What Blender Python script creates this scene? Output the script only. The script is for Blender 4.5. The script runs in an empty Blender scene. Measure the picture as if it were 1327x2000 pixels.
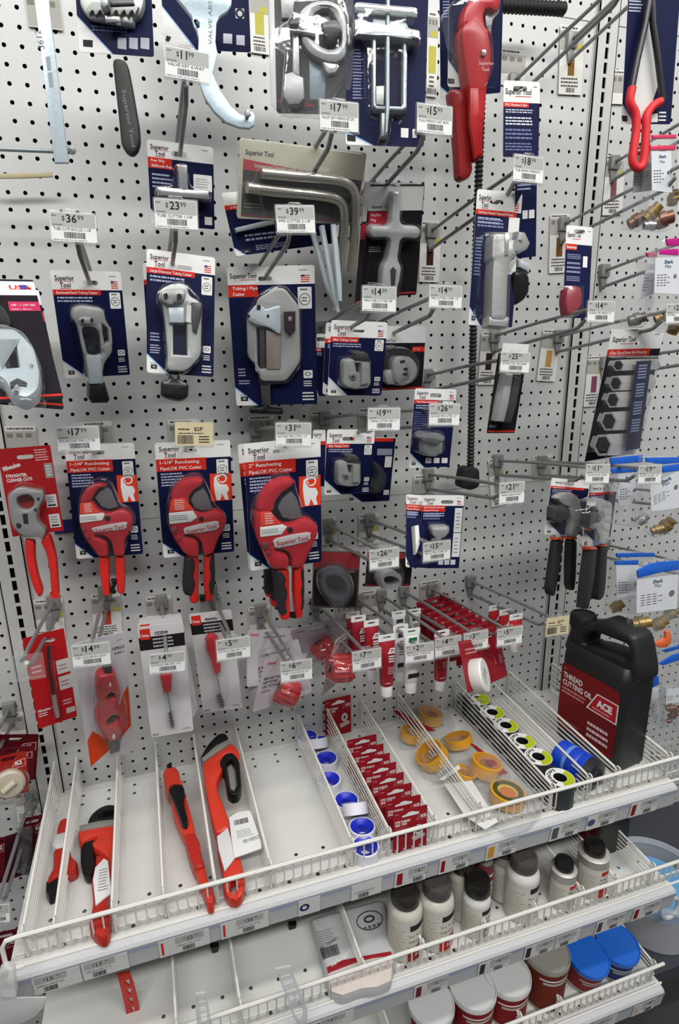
import bpy, math, random
import numpy as np
from mathutils import Vector, Matrix
from mathutils.geometry import tessellate_polygon
random.seed(4)
SC = bpy.context.scene
COL = SC.collection
IN = 0.0254                      # everything below is written in inches, meshes are stored in metres
# ------------------------------------------------------------------ camera
RC = np.array([[0.9576952245356702, -0.286436962096416, -0.02781588838218442],
               [-0.10071347555162531, -0.24304406852452876, -0.9647727072194998],
               [0.2695860766876249, 0.9267596492609651, -0.26161020575682437]])
CP = np.array([5.801627, -44.019514, 59.805563])
FPX, CX, CY = 1110.252, 663.5 - 49.0377, 1000 + 16.5579
cam = bpy.data.objects.new('camera', bpy.data.cameras.new('camera'))
COL.objects.link(cam)
cam.data.sensor_fit = 'VERTICAL'; cam.data.sensor_height = 24.0
cam.data.lens = 24.0 * FPX / 2000
cam.data.shift_x = (663.5 - CX) / 2000; cam.data.shift_y = (CY - 1000) / 2000
cam.data.clip_start = 0.02; cam.data.clip_end = 60
_r, _d, _f = RC
cam.matrix_world = Matrix(((_r[0], -_d[0], -_f[0], CP[0]*IN), (_r[1], -_d[1], -_f[1], CP[1]*IN), (_r[2], -_d[2], -_f[2], CP[2]*IN), (0, 0, 0, 1)))
SC.camera = cam
SC.view_settings.view_transform = 'Standard'; SC.view_settings.look = 'None'
SC.view_settings.gamma = 1; SC.view_settings.exposure = 0.0; SC.view_settings.use_curve_mapping = False
SC.cycles.max_bounces = 10; SC.cycles.transparent_max_bounces = 24; SC.cycles.caustics_reflective = False; SC.cycles.caustics_refractive = False
# ------------------------------------------------------------------ light: store air + ceiling fluorescent strips over the aisle
W = bpy.data.worlds.new('world'); SC.world = W; W.use_nodes = True
W.node_tree.nodes['Background'].inputs[0].default_value = (0.93, 0.95, 1, 1)
W.node_tree.nodes['Background'].inputs[1].default_value = 0.2
def area(name, loc, rot, sx, sy, power, col=(1, .99, .965)):
    l = bpy.data.lights.new(name, 'AREA'); l.shape = 'RECTANGLE'; l.size = sx*IN; l.size_y = sy*IN; l.energy = power; l.color = col
    o = bpy.data.objects.new(name, l); COL.objects.link(o); o.location = [c*IN for c in loc]; o.rotation_euler = rot; return o
area('ceiling_tube_light', (-12, -40, 134), (math.radians(8), 0, 0), 100, 8, 24)
area('ceiling_tube_light', (66, -40, 134), (math.radians(8), 0, 0), 90, 8, 19)
area('ceiling_tube_light', (15, -98, 138), (math.radians(38), 0, 0), 180, 10, 116)
# ------------------------------------------------------------------ pixel <-> place
def ray(x, y): return RC.T @ np.array([(x-CX)/FPX, (y-CY)/FPX, 1.0])
def aty(x, y, dep):
    d = ray(x, y); return CP + d*((-dep-CP[1])/d[1])
def atz(x, y, z):
    d = ray(x, y); return CP + d*((z-CP[2])/d[2])
def pr(P):
    q = RC @ (np.array(P, float)-CP); return np.array([CX+FPX*q[0]/q[2], CY+FPX*q[1]/q[2]])
KS = {1:(0,0,2.457),2:(430,0,2.823),3:(800,0,2.518),4:(0,400,2.949),5:(400,450,2.949),6:(600,600,3.686),7:(880,340,2.969),8:(880,640,2.969),
      9:(0,800,4.423),10:(280,800,3.492),11:(0,1150,2.765),12:(440,1050,4.147),13:(640,1050,2.765),14:(1040,1000,3.571),15:(540,1320,3.686),
      16:(760,1320,2.340),17:(0,1380,2.370),18:(380,1640,2.765),19:(740,1620,2.261),20:(0,1700,2.765),21:(220,120,4.423),22:(180,440,4.423),
      23:(600,520,3.686),24:(240,1200,4.147),0:(0,0,1)}
def S(k, s):
    ox, oy, sc = KS[k]
    return [(ox+float(a)/sc, oy+float(b)/sc) for a, b in (t.split(',') for t in s.split())]
class Frame:
    """a plane in the place: origin o (inches), axes u (right), v (up), n (out)"""
    def __init__(s, o, u, v, n): s.o, s.u, s.v, s.n = [np.array(a, float) for a in (o, u, v, n)]
    def loc(s, x, y, z=0.0):
        d = ray(x, y); o = s.o+s.n*z; t = ((o-CP)@s.n)/(d@s.n); P = CP+d*t-o
        return (P@s.u, P@s.v)
    def L(s, pts, z=0.0): return [s.loc(x, y, z) for x, y in pts]
    def world(s, u, v, z=0): return s.o+s.u*u+s.v*v+s.n*z
    def mat(s):
        m = Matrix.Identity(4)
        for i in range(3):
            m[i][0], m[i][1], m[i][2], m[i][3] = s.u[i], s.v[i], s.n[i], s.o[i]*IN
        return m
def axes(yaw, pitch, roll):
    cy, sy, cp, sp, cr, sr = math.cos(yaw), math.sin(yaw), math.cos(pitch), math.sin(pitch), math.cos(roll), math.sin(roll)
    Rz = np.array([[cy, -sy, 0], [sy, cy, 0], [0, 0, 1]]); Rx = np.array([[1, 0, 0], [0, cp, -sp], [0, sp, cp]]); Ry = np.array([[cr, 0, sr], [0, 1, 0], [-sr, 0, cr]])
    A = Rz @ Rx @ Ry
    return A @ np.array([1., 0, 0]), A @ np.array([0, 0, 1.]), A @ np.array([0, -1., 0])
def vframe(x, y, dep, yaw=0, pitch=0, roll=0):
    return Frame(aty(x, y, dep), *axes(math.radians(yaw), math.radians(pitch), math.radians(roll)))
def flat(z, o=(0, 0)): return Frame((o[0], o[1], z), (1, 0, 0), (0, 1, 0), (0, 0, 1))
def fit(c, dep, pw=12.0, wh=None):
    """pose, width and height of a hanging rectangle whose corners TL TR BR BL were measured; dep = distance of its top edge from the wall"""
    c = np.array(c, float); mid = (c[0]+c[1])/2
    a0 = aty(mid[0], mid[1], dep); w0 = np.linalg.norm(aty(*c[0], dep)-aty(*c[1], dep)); h0 = np.linalg.norm(aty(*c[0], dep)-aty(*c[3], dep))
    p = np.array([0, 0, 0, w0, h0, a0[0], a0[2]])
    if wh: p[3], p[4] = wh
    def res(p):
        u, v, n = axes(p[0], p[1], p[2]); o = np.array([p[5], -dep, p[6]])
        q = [o-u*p[3]/2, o+u*p[3]/2, o+u*p[3]/2-v*p[4], o-u*p[3]/2-v*p[4]]
        r = [(pr(a)-b) for a, b in zip(q, c)]
        e = list(np.array(r).ravel())+[p[0]*pw, p[1]*pw, p[2]*3]
        if wh: e += [(p[3]-wh[0])*60, (p[4]-wh[1])*60]
        return np.array(e)
    lam = 1e-2; r = res(p)
    for it in range(25):
        J = np.zeros((len(r), 7))
        for i in range(7):
            d = np.zeros(7); d[i] = 1e-5; J[:, i] = (res(p+d)-r)/1e-5
        A = J.T@J; q = p-np.linalg.solve(A+lam*np.diag(np.diag(A)), J.T@r); r2 = res(q)
        if r2@r2 < r@r: p, r, lam = q, r2, lam*.3
        else: lam *= 4
    u, v, n = axes(p[0], p[1], p[2])
    o = np.array([p[5], -dep, p[6]])-v*p[4]/2
    f = Frame(o, u, v, n); f.w, f.h = p[3], p[4]
    f.err = float(np.sqrt(np.mean(r[:8]**2)))
    return f
# ------------------------------------------------------------------ materials
def lin(h):
    h = h.lstrip('#'); c = [int(h[i:i+2], 16)/255 for i in (0, 2, 4)]
    return tuple(x/12.92 if x <= .04045 else ((x+.055)/1.055)**2.4 for x in c)+(1,)
MATS = {}
def M(hexcol, kind='paper'):
    key = (hexcol, kind)
    if key in MATS: return MATS[key]
    m = bpy.data.materials.new(kind+'_'+hexcol.strip('#')); m.use_nodes = True; nt = m.node_tree; N = nt.nodes; b = N['Principled BSDF']
    c = lin(hexcol); b.inputs['Base Color'].default_value = c
    rough, metal, bump, scale = {'paper': (.58, 0, 0, 1), 'print': (.5, 0, 0, 1), 'plastic': (.32, 0, .02, 300), 'satin': (.5, 0, .03, 400), 'metal': (.34, .55, .12, 220),
        'chrome': (.2, .8, .05, 90), 'zinc': (.4, .35, .25, 130), 'paint': (.38, 0, .04, 250), 'rubber': (.6, 0, .1, 300), 'coated': (.3, 0, .02, 200), 'foil': (.3, 0, .5, 60), 'floor': (.3, 0, .05, 20)}[kind]
    b.inputs['Specular IOR Level'].default_value = .12 if kind in ('paper', 'print') else .5; b.inputs['Roughness'].default_value = rough; b.inputs['Metallic'].default_value = metal
    tc = N.new('ShaderNodeTexCoord'); nz = N.new('ShaderNodeTexNoise'); nz.inputs['Scale'].default_value = scale if bump else 25; nz.inputs['Detail'].default_value = 3
    nt.links.new(tc.outputs['Object'], nz.inputs['Vector'])
    mx = N.new('ShaderNodeMix'); mx.data_type = 'RGBA'; mx.inputs['A'].default_value = tuple(x*.9 for x in c[:3])+(1,); mx.inputs['B'].default_value = tuple(min(1, x*1.07) for x in c[:3])+(1,)
    nt.links.new(nz.outputs['Fac'], mx.inputs['Factor']); nt.links.new(mx.outputs['Result'], b.inputs['Base Color'])
    if bump:
        bp = N.new('ShaderNodeBump'); bp.inputs['Strength'].default_value = bump; bp.inputs['Distance'].default_value = .001
        nt.links.new(nz.outputs['Fac'], bp.inputs['Height']); nt.links.new(bp.outputs['Normal'], b.inputs['Normal'])
    MATS[key] = m; return m
def clear(name='clear_plastic', tint=(.93, .94, .95), refl=.9, haze=0.0, rough=.08, wob=.25, scale=40):
    if name in MATS: return MATS[name]
    m = bpy.data.materials.new(name); m.use_nodes = True; nt = m.node_tree; N = nt.nodes
    for n in list(N): N.remove(n)
    out = N.new('ShaderNodeOutputMaterial'); tr = N.new('ShaderNodeBsdfTransparent'); tr.inputs[0].default_value = tint+(1,)
    gl = N.new('ShaderNodeBsdfGlossy'); gl.inputs['Roughness'].default_value = rough; gl.inputs[0].default_value = (1, 1, 1, 1)
    fr = N.new('ShaderNodeLayerWeight'); fr.inputs['Blend'].default_value = .5; pw = N.new('ShaderNodeMath'); pw.operation = 'POWER'; pw.inputs[1].default_value = 4; ad = N.new('ShaderNodeMath'); ad.inputs[1].default_value = .035
    ml = N.new('ShaderNodeMath'); ml.operation = 'MULTIPLY'; ml.inputs[1].default_value = refl
    tc = N.new('ShaderNodeTexCoord'); nz = N.new('ShaderNodeTexNoise'); nz.inputs['Scale'].default_value = scale
    bp = N.new('ShaderNodeBump'); bp.inputs['Strength'].default_value = wob; bp.inputs['Distance'].default_value = .003
    nt.links.new(tc.outputs['Object'], nz.inputs['Vector']); nt.links.new(nz.outputs['Fac'], bp.inputs['Height'])
    nt.links.new(bp.outputs['Normal'], gl.inputs['Normal']); nt.links.new(bp.outputs['Normal'], fr.inputs['Normal'])
    nt.links.new(fr.outputs['Facing'], pw.inputs[0]); nt.links.new(pw.outputs[0], ad.inputs[0]); nt.links.new(ad.outputs[0], ml.inputs[0])
    mx = N.new('ShaderNodeMixShader'); nt.links.new(ml.outputs[0], mx.inputs[0]); nt.links.new(tr.outputs[0], mx.inputs[1]); nt.links.new(gl.outputs[0], mx.inputs[2])
    last = mx
    if haze:
        df = N.new('ShaderNodeBsdfDiffuse'); df.inputs[0].default_value = (.85, .86, .87, 1); m2 = N.new('ShaderNodeMixShader'); m2.inputs[0].default_value = haze
        nt.links.new(mx.outputs[0], m2.inputs[1]); nt.links.new(df.outputs[0], m2.inputs[2]); last = m2
    nt.links.new(last.outputs[0], out.inputs[0]); MATS[name] = m; return m
CLEAR = clear(tint=(.97, .975, .98), haze=.012, rough=.06, wob=.3); BAGC = clear('bag_film', (.96, .965, .97), 1.0, .07, .12, .9, 25); HOLD = clear('label_holder_plastic', (.95, .96, .95), .8, .06, .1, .05)
SMOKE = clear('smoked_plastic', (.55, .56, .6), 1.0, .03, .08, .3)
WH, PAPER, NAVY, RED, BLK = M('#dcdcda'), M('#d2d2d0'), M('#0d1338'), M('#c52d22'), M('#15151a')
GREYT, INK, STRIPE = M('#a9a9a6'), M('#26262a'), M('#9a9a9a')
WIRE = M('#d9d8d2', 'coated'); HOOK = M('#8b8c8d', 'metal')
ZINC, CAST, CHROME, DKMET = M('#b9c3c8', 'zinc'), M('#a7a8a5', 'zinc'), M('#d6d6d6', 'chrome'), M('#4a4a4c', 'metal')
BLKP, REDP, DRED = M('#0d0d0f', 'plastic'), M('#c8201c', 'plastic'), M('#8e1622', 'paper')
# ------------------------------------------------------------------ mesh collector (local inches)
def catmull(pts, n=4, closed=True):
    out = []; P = [np.array(p, float) for p in pts]; m = len(P)
    for i in range(m if closed else m-1):
        a, b, c, d = (P[(i-1) % m], P[i], P[(i+1) % m], P[(i+2) % m]) if closed else (P[max(i-1, 0)], P[i], P[i+1], P[min(i+2, m-1)])
        for k in range(n):
            t = k/n; out.append(tuple(.5*((2*b)+(c-a)*t+(2*a-5*b+4*c-d)*t*t+(3*b-a-3*c+d)*t**3)))
    if not closed: out.append(tuple(P[-1]))
    return out
def soft(pts):
    """round each corner of a measured outline a little, keeping the straight runs straight"""
    out = []; n = len(pts)
    for i in range(n):
        a, p, b = np.array(pts[i-1]), np.array(pts[i]), np.array(pts[(i+1) % n]); la, lb = np.linalg.norm(a-p), np.linalg.norm(b-p); r = min(.35, la*.42, lb*.42)
        if r < .02: out.append(tuple(p)); continue
        s, e = p+(a-p)/la*r, p+(b-p)/lb*r
        for t in (0, .33, .67, 1): out.append(tuple(s*(1-t)**2+2*p*t*(1-t)+e*t*t))
    return out
def area2(l): return sum(l[i][0]*l[(i+1) % len(l)][1]-l[(i+1) % len(l)][0]*l[i][1] for i in range(len(l)))/2
def inset(l, d):
    n = len(l); out = []
    for i in range(n):
        p, a, b = np.array(l[i]), np.array(l[i-1]), np.array(l[(i+1) % n])
        e1, e2 = p-a, b-p; e1 = e1/(np.linalg.norm(e1)+1e-9); e2 = e2/(np.linalg.norm(e2)+1e-9)
        nn = np.array([-e1[1]-e2[1], e1[0]+e2[0]]); k = np.linalg.norm(nn)
        nn = nn/(k+1e-9); c = max(.5, nn@np.array([-e1[1], e1[0]])); out.append(tuple(p+nn*d/c))
    return out
def rrect(x0, y0, x1, y1, r, n=3):
    o = []
    for cx, cy, a in ((x1-r, y1-r, 0), (x0+r, y1-r, 90), (x0+r, y0+r, 180), (x1-r, y0+r, 270)):
        for k in range(n+1):
            t = math.radians(a+90*k/n); o.append((cx+r*math.cos(t), cy+r*math.sin(t)))
    return o
def circ(cx, cy, r, n=16, ry=None): return [(cx+r*math.cos(2*math.pi*k/n), cy+(ry or r)*math.sin(2*math.pi*k/n)) for k in range(n)]
_TX = {}
def textmesh(s, bold=0.0):
    k = (s, bold)
    if k in _TX: return _TX[k]
    c = bpy.data.curves.new('t', 'FONT'); c.body = s; c.size = 1; c.resolution_u = 2; c.offset = bold; c.fill_mode = 'FRONT'
    o = bpy.data.objects.new('t', c); COL.objects.link(o); bpy.context.view_layer.update()
    me = bpy.data.meshes.new_from_object(o.evaluated_get(bpy.context.evaluated_depsgraph_get()))
    v = np.array([tuple(x.co[:2]) for x in me.vertices]) if len(me.vertices) else np.zeros((1, 2)); f = [tuple(p.vertices) for p in me.polygons]
    bpy.data.objects.remove(o); bpy.data.curves.remove(c); bpy.data.meshes.remove(me)
    _TX[k] = (v, f); return v, f
class MB:
    def __init__(s): s.v = []; s.f = []; s.m = []; s.mats = []
    def mi(s, m):
        if m not in s.mats: s.mats.append(m)
        return s.mats.index(m)
    def add(s, vs, fs, m):
        b = len(s.v); s.v += [tuple(float(c) for c in v) for v in vs]; k = s.mi(m)
        for f in fs: s.f.append(tuple(b+i for i in f)); s.m.append(k)
        return s
    def poly(s, pts, z, m):
        if area2(pts) < 0: pts = pts[::-1]
        if len(pts) > 4:
            t = tessellate_polygon([[Vector((p[0], p[1], 0)) for p in pts]]); fs = []
            for a, b, c in t:
                fs.append((a, b, c) if area2([pts[a], pts[b], pts[c]]) > 0 else (a, c, b))
            return s.add([(p[0], p[1], z) for p in pts], fs, m)
        return s.add([(p[0], p[1], z) for p in pts], [tuple(range(len(pts)))], m)
    def rect(s, x0, y0, x1, y1, z, m):
        return s.poly([(min(x0, x1), min(y0, y1)), (max(x0, x1), min(y0, y1)), (max(x0, x1), max(y0, y1)), (min(x0, x1), max(y0, y1))], z, m)
    def prism(s, loops, z0, z1, m, bev=0.0, back=True, steps=2):
        if not isinstance(loops[0], list): loops = [loops]
        loops = [l if (area2(l) > 0) == (i == 0) else l[::-1] for i, l in enumerate(loops)]
        rings = [(0, z0)]
        if bev:
            for k in range(steps+1):
                a = math.pi/2*k/steps; rings.append((bev*(1-math.cos(a)), z1-bev*(1-math.sin(a))))
        else: rings.append((0, z1))
        vs = []; fs = []; offs = []
        for d, z in rings:
            o = []
            for l in loops:
                o.append(len(vs)); q = inset(l, d) if d else l; vs += [(p[0], p[1], z) for p in q]
            offs.append(o)
        for k in range(len(rings)-1):
            for li, l in enumerate(loops):
                n = len(l); a, b = offs[k][li], offs[k+1][li]
                for i in range(n): j = (i+1) % n; fs.append((a+i, a+j, b+j, b+i))
        def cap(k, up):
            base = offs[k][0]; tl = [[Vector(vs[offs[k][li]+i]).xy.to_3d() for i in range(len(l))] for li, l in enumerate(loops)]
            for a, b, c in tessellate_polygon(tl):
                P = [vs[base+i] for i in (a, b, c)]; ar = area2(P)
                if abs(ar) < 1e-10: continue
                fs.append((base+a, base+b, base+c) if (ar > 0) == up else (base+a, base+c, base+b))
        cap(len(rings)-1, True)
        if back: cap(0, False)
        return s.add(vs, fs, m)
    def box(s, a, b, m):
        x0, y0, z0 = a; x1, y1, z1 = b
        v = [(x0, y0, z0), (x1, y0, z0), (x1, y1, z0), (x0, y1, z0), (x0, y0, z1), (x1, y0, z1), (x1, y1, z1), (x0, y1, z1)]
        return s.add(v, [(0, 3, 2, 1), (4, 5, 6, 7), (0, 1, 5, 4), (1, 2, 6, 5), (2, 3, 7, 6), (3, 0, 4, 7)], m)
    def tube(s, path, r, m, n=8, caps=True):
        P = [np.array(p, float) for p in path]; rs = r if isinstance(r, (list, tuple)) else [r]*len(P); vs = []; fs = []; up = None
        for i, p in enumerate(P):
            t = (P[min(i+1, len(P)-1)]-P[max(i-1, 0)]); t = t/(np.linalg.norm(t)+1e-9)
            if up is None:
                up = np.array([0, 0, 1.]) if abs(t[2]) < .9 else np.array([1., 0, 0])
            a = np.cross(t, up); a /= np.linalg.norm(a)+1e-9; b = np.cross(a, t); up = b
            for k in range(n):
                q = 2*math.pi*k/n; vs.append(tuple(p+rs[i]*(a*math.cos(q)+b*math.sin(q))))
        for i in range(len(P)-1):
            for k in range(n): j = (k+1) % n; fs.append((i*n+k, (i+1)*n+k, (i+1)*n+j, i*n+j))
        if caps: fs.append(tuple(range(n))); fs.append(tuple((len(P)-1)*n+k for k in range(n))[::-1])
        return s.add(vs, fs, m)
    def lathe(s, prof, m, n=24, c=(0, 0, 0), ax=None, sx=1, sy=1):
        """prof: (r, h) list; ax: optional 3x3 columns (x,y,axis)"""
        A = np.eye(3) if ax is None else np.array(ax, float).T; vs = []; fs = []
        for r, h in prof:
            for k in range(n):
                q = 2*math.pi*k/n; vs.append(tuple(np.array(c)+A@np.array([r*math.cos(q)*sx, r*math.sin(q)*sy, h])))
        for i in range(len(prof)-1):
            for k in range(n): j = (k+1) % n; fs.append((i*n+k, i*n+j, (i+1)*n+j, (i+1)*n+k))
        return s.add(vs, fs, m)
    def text(s, t, x, y, h, m, z=.02, w=None, ang=0, bold=0.0, cap=.7, al='l'):
        """left baseline at x,y; h capital height; w total width if squeezed"""
        v, f = textmesh(t, bold)
        if not f: return s
        v = v-np.array([v[:, 0].min(), 0]); k = h/cap*1.0; wx = v[:, 0].max()*k; kx = k*(w/wx if w else 1); W_ = v[:, 0].max()*kx
        x_ = {'l': 0, 'c': -W_/2, 'r': -W_}[al]; ca, sa = math.cos(math.radians(ang)), math.sin(math.radians(ang))
        q = [(x+(a*kx+x_)*ca-b*k*sa, y+(a*kx+x_)*sa+b*k*ca, z) for a, b in v]
        return s.add(q, f, m)
    def bars(s, x0, y0, x1, y1, m, z=.02, n=16):
        w = (x1-x0)/n; x = x0; R = random.Random(int(abs(x0*100))+n)
        while x < x1-.2*w:
            a = w*R.choice([.35, .5, .8]); s.rect(x, y0, min(x+a, x1), y1, z, m); x += a+w*R.choice([.3, .5])
        return s
    def lines(s, x0, y0, x1, y1, n, m, z=.02, thick=.45, seed=1):
        """unreadably small print: broken strokes"""
        R = random.Random(seed*7+n); dy = (y1-y0)/n
        for i in range(n):
            y = y0+dy*i; x = x0; e = x0+(x1-x0)*R.uniform(.75, 1)
            while x < e:
                l = abs(x1-x0)*R.uniform(.05, .16); s.rect(x, y+dy*(.5-thick/2), min(x+l, e), y+dy*(.5+thick/2), z, m); x += l+abs(x1-x0)*.022
        return s
    def build(s, name, parent=None, smooth=True, frame=None):
        me = bpy.data.meshes.new(name); me.from_pydata([(x*IN, y*IN, z*IN) for x, y, z in s.v], [], s.f)
        for m in s.mats: me.materials.append(m)
        me.polygons.foreach_set('material_index', s.m)
        if smooth:
            me.polygons.foreach_set('use_smooth', [True]*len(me.polygons)); me.set_sharp_from_angle(angle=math.radians(38))
        me.update()
        o = bpy.data.objects.new(name, me); COL.objects.link(o)
        if parent is not None: o.parent = parent
        if frame is not None: o.matrix_world = frame.mat()
        return o
def tag(o, label, cat, group=None):
    o['label'] = label; o['category'] = cat
    if group: o['group'] = group
    return o
def struct(o): o['kind'] = 'structure'; return o
def thing(name, label, cat, frame, group=None):
    o = bpy.data.objects.new(name, None); COL.objects.link(o); o.empty_display_size = .02
    o.matrix_world = frame.mat(); return tag(o, label, cat, group)
def world_thing(name, label, cat, loc, group=None):
    return thing(name, label, cat, Frame(loc, (1, 0, 0), (0, 1, 0), (0, 0, 1)), group)
def part(fr, root, name, k, s, z0, z1, m, bev=0.0, sm=0, holes=(), label=None, back=True, steps=2):
    """outline measured on the photo, put on plane z1 of the thing's own frame, given real thickness"""
    def g(q):
        pts = fr.L(S(k, q), z1); n = sm or (3 if len(pts) >= 7 and bev >= .1 and sm is not None else 0)
        return soft(pts) if n == 3 and not sm else (catmull(pts, n) if n else pts)
    o = MB().prism([g(s)]+[g(h) for h in holes], z0, z1, m, bev, back, steps).build(name, root)
    if label: o['label'] = label
    return o
# ================================================================== the setting
def perf(name, origin, u, v, nu, nv, skip, r, m, depth=.12, flip=False, rim=None):
    """sheet of nu x nv one inch cells, each with a real round hole unless skip(i,j)"""
    vs = []; fs = []; ms = []; u = np.array(u, float); v = np.array(v, float); n = np.cross(u, v); o = np.array(origin, float)
    vid = {}
    def V(a, b, c=0.0):
        k = (round(a, 4), round(b, 4), c)
        if k not in vid: vid[k] = len(vs); vs.append(tuple(o+u*a+v*b+n*c))
        return vid[k]
    dirs = [(math.cos(math.pi*k/4), math.sin(math.pi*k/4)) for k in range(8)]
    for i in range(nu):
        for j in range(nv):
            if skip(i, j): fs.append((V(i, j), V(i+1, j), V(i+1, j+1), V(i, j+1))); ms.append(0); continue
            cx, cy = i+.5, j+.5; out = []
            for a, b in dirs:
                s_ = .5/max(abs(a), abs(b)); out.append(V(cx+a*s_, cy+b*s_))
            inn = [V(cx+a*r, cy+b*r) for a, b in dirs]; dep = [V(cx+a*r, cy+b*r, -depth) for a, b in dirs]
            for k in range(8):
                q = (k+1) % 8; fs.append((out[k], out[q], inn[q], inn[k])); ms.append(0); fs.append((inn[k], inn[q], dep[q], dep[k])); ms.append(1)
    mb = MB(); mb.mi(m); mb.mi(rim or m); mb.v = [tuple(float(c) for c in x) for x in vs]; mb.f = fs; mb.m = ms
    return mb.build(name, smooth=False)
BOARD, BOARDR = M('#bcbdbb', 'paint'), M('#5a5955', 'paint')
UPR = M('#b9b9b5', 'paint'); DARK = M('#0b0b0c', 'rubber')
# holes: x index i at X=i, row j at Z=78-j ; blank rows 29 and -7 are the seams of the 36 inch panels
def board(name, i0, i1, z0, z1):
    nv = z1-z0
    return struct(perf(name, (i0-.5, 0, z0-.5), (1, 0, 0), (0, 0, 1), i1-i0+1, nv, lambda i, j: (78-(z0+j)) in (29, -7, 65) , .135, BOARD, rim=BOARDR))
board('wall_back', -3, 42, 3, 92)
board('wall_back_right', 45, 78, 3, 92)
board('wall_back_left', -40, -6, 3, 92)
struct(MB().box((-60, 1.4, 0), (100, 1.6, 96), DARK).build('wall_cavity', smooth=False))
def upright(name, xc):
    mb = MB(); w = .16
    # slotted steel face made of strips so each slot is a real opening
    for a, b in ((xc-.95, xc-w), (xc+w, xc+.95)): mb.box((a, -.28, 2), (b, -.18, 92), UPR)
    for k in range(2, 92): mb.box((xc-w, -.28, k+.28), (xc+w, -.18, k+.52), UPR)
    mb.box((xc-.95, -.28, 2), (xc-.88, .1, 92), UPR); mb.box((xc+.88, -.28, 2), (xc+.95, .1, 92), UPR)
    return struct(mb.build(name, smooth=False))
upright('trim_1', -4.5); upright('trim_2', 43.55)
# narrow folded edge strips beside the uprights, and seams
mb = MB()
for x in (-5.6, -3.55, 42.48, 44.45): mb.box((x-.05, -.06, 2), (x+.05, .05, 92), UPR)
for x0, x1 in ((-40, -5.6), (-3.5, 42.5), (44.5, 78.5)):
    for z in (49, 85): mb.box((x0, -.05, z-.06), (x1, .02, z+.03), UPR)
struct(mb.build('trim_3', smooth=False))
struct(MB().box((-90, -160, -.5), (140, 3, 0), M('#3b3f3d', 'floor')).build('floor', smooth=False))
struct(MB().box((-120, -200, 142), (170, 6, 144), M('#c9c9c5', 'paint')).build('ceiling', smooth=False))
# ------------------------------------------------------------------ shelves
SHW = M('#cfcfcb', 'paint'); CHAN = M('#b7b8ba', 'satin'); CHB = M('#8d93a8', 'satin')
def shelf(z, dep, label, x0=-4.9, x1=43.9):
    root = world_thing('metal_shelf', label, 'shelf', (x0, 0, z-1))
    fr = Frame((x0, 0, z-1), (1, 0, 0), (0, 1, 0), (0, 0, 1))
    n = int(x1-x0)
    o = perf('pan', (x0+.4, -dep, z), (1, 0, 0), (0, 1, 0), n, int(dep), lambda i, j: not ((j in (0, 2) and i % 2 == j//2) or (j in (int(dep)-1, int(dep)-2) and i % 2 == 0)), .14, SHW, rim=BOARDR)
    o.parent = root; o.matrix_parent_inverse = root.matrix_world.inverted()
    mb = MB(); L = x1-x0
    mb.box((0, -dep-.15, 0), (L, -dep+.05, 1.0), SHW); mb.box((0, -dep, .2), (.45, -.02, .99), SHW); mb.box((L-.45, -dep, .2), (L, -.02, .99), SHW)
    mb.box((0, -.6, .2), (L, -.02, .96), SHW)
    mb.build('pan_lip', root)
    # price channel, leaning back towards the bottom
    pr_ = [(-dep-.15, .95), (-dep-.5, .8), (-dep-.62, .62), (-dep-.42, -1.0), (-dep-.3, -1.0), (-dep-.45, .5), (-dep-.15, .6)]
    mb = MB(); v = [(0, a, b) for a, b in pr_]+[(L, a, b) for a, b in pr_]; k = len(pr_)
    mb.add(v, [(i, (i+1) % k, k+(i+1) % k, k+i) for i in range(k)]+[tuple(range(k))[::-1], tuple(range(k, 2*k))], CHAN)
    mb.build('price_channel', root, smooth=False)
    mb = MB(); mb.add([(0, -dep-.64, .55), (L, -dep-.64, .55), (L, -dep-.635, .3), (0, -dep-.635, .3)], [(0, 1, 2, 3)], CHB); mb.build('channel_strip', root, smooth=False)
    return root
def fence(z, dep, label, x0=-5.0, x1=48.0, h=2.15):
    root = world_thing('wire_fence', label, 'fence', (x0, -dep, z)); mb = MB(); L = x1-x0; y = .15
    mb.tube([(.9, y-.25, .0), (.25, y-.28, .05), (0, y-.2, .5), (0, y-.2, h-.5), (.25, y-.2, h-.08), (.9, y-.2, h), (L, y-.2, h)], .14, WIRE, 8); mb.build('top_rail', root)
    mb = MB(); mb.tube([(.3, y-.25, .05), (L, y-.25, .05)], .09, WIRE, 6); mb.tube([(.3, y+.5, -.0+.1), (L, y+.5, .1)], .07, WIRE, 6); mb.build('bottom_rail', root)
    mb = MB()
    for i in range(int((L-1.2)/.62)):
        x = 1.1+i*.62; mb.tube([(x, y-.12, h+.04), (x, y-.1, .55), (x+.02, y-.02, .3), (x+.06, y+.5, .14)], .058, WIRE, 6)
    mb.build('pickets', root); return root
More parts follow.
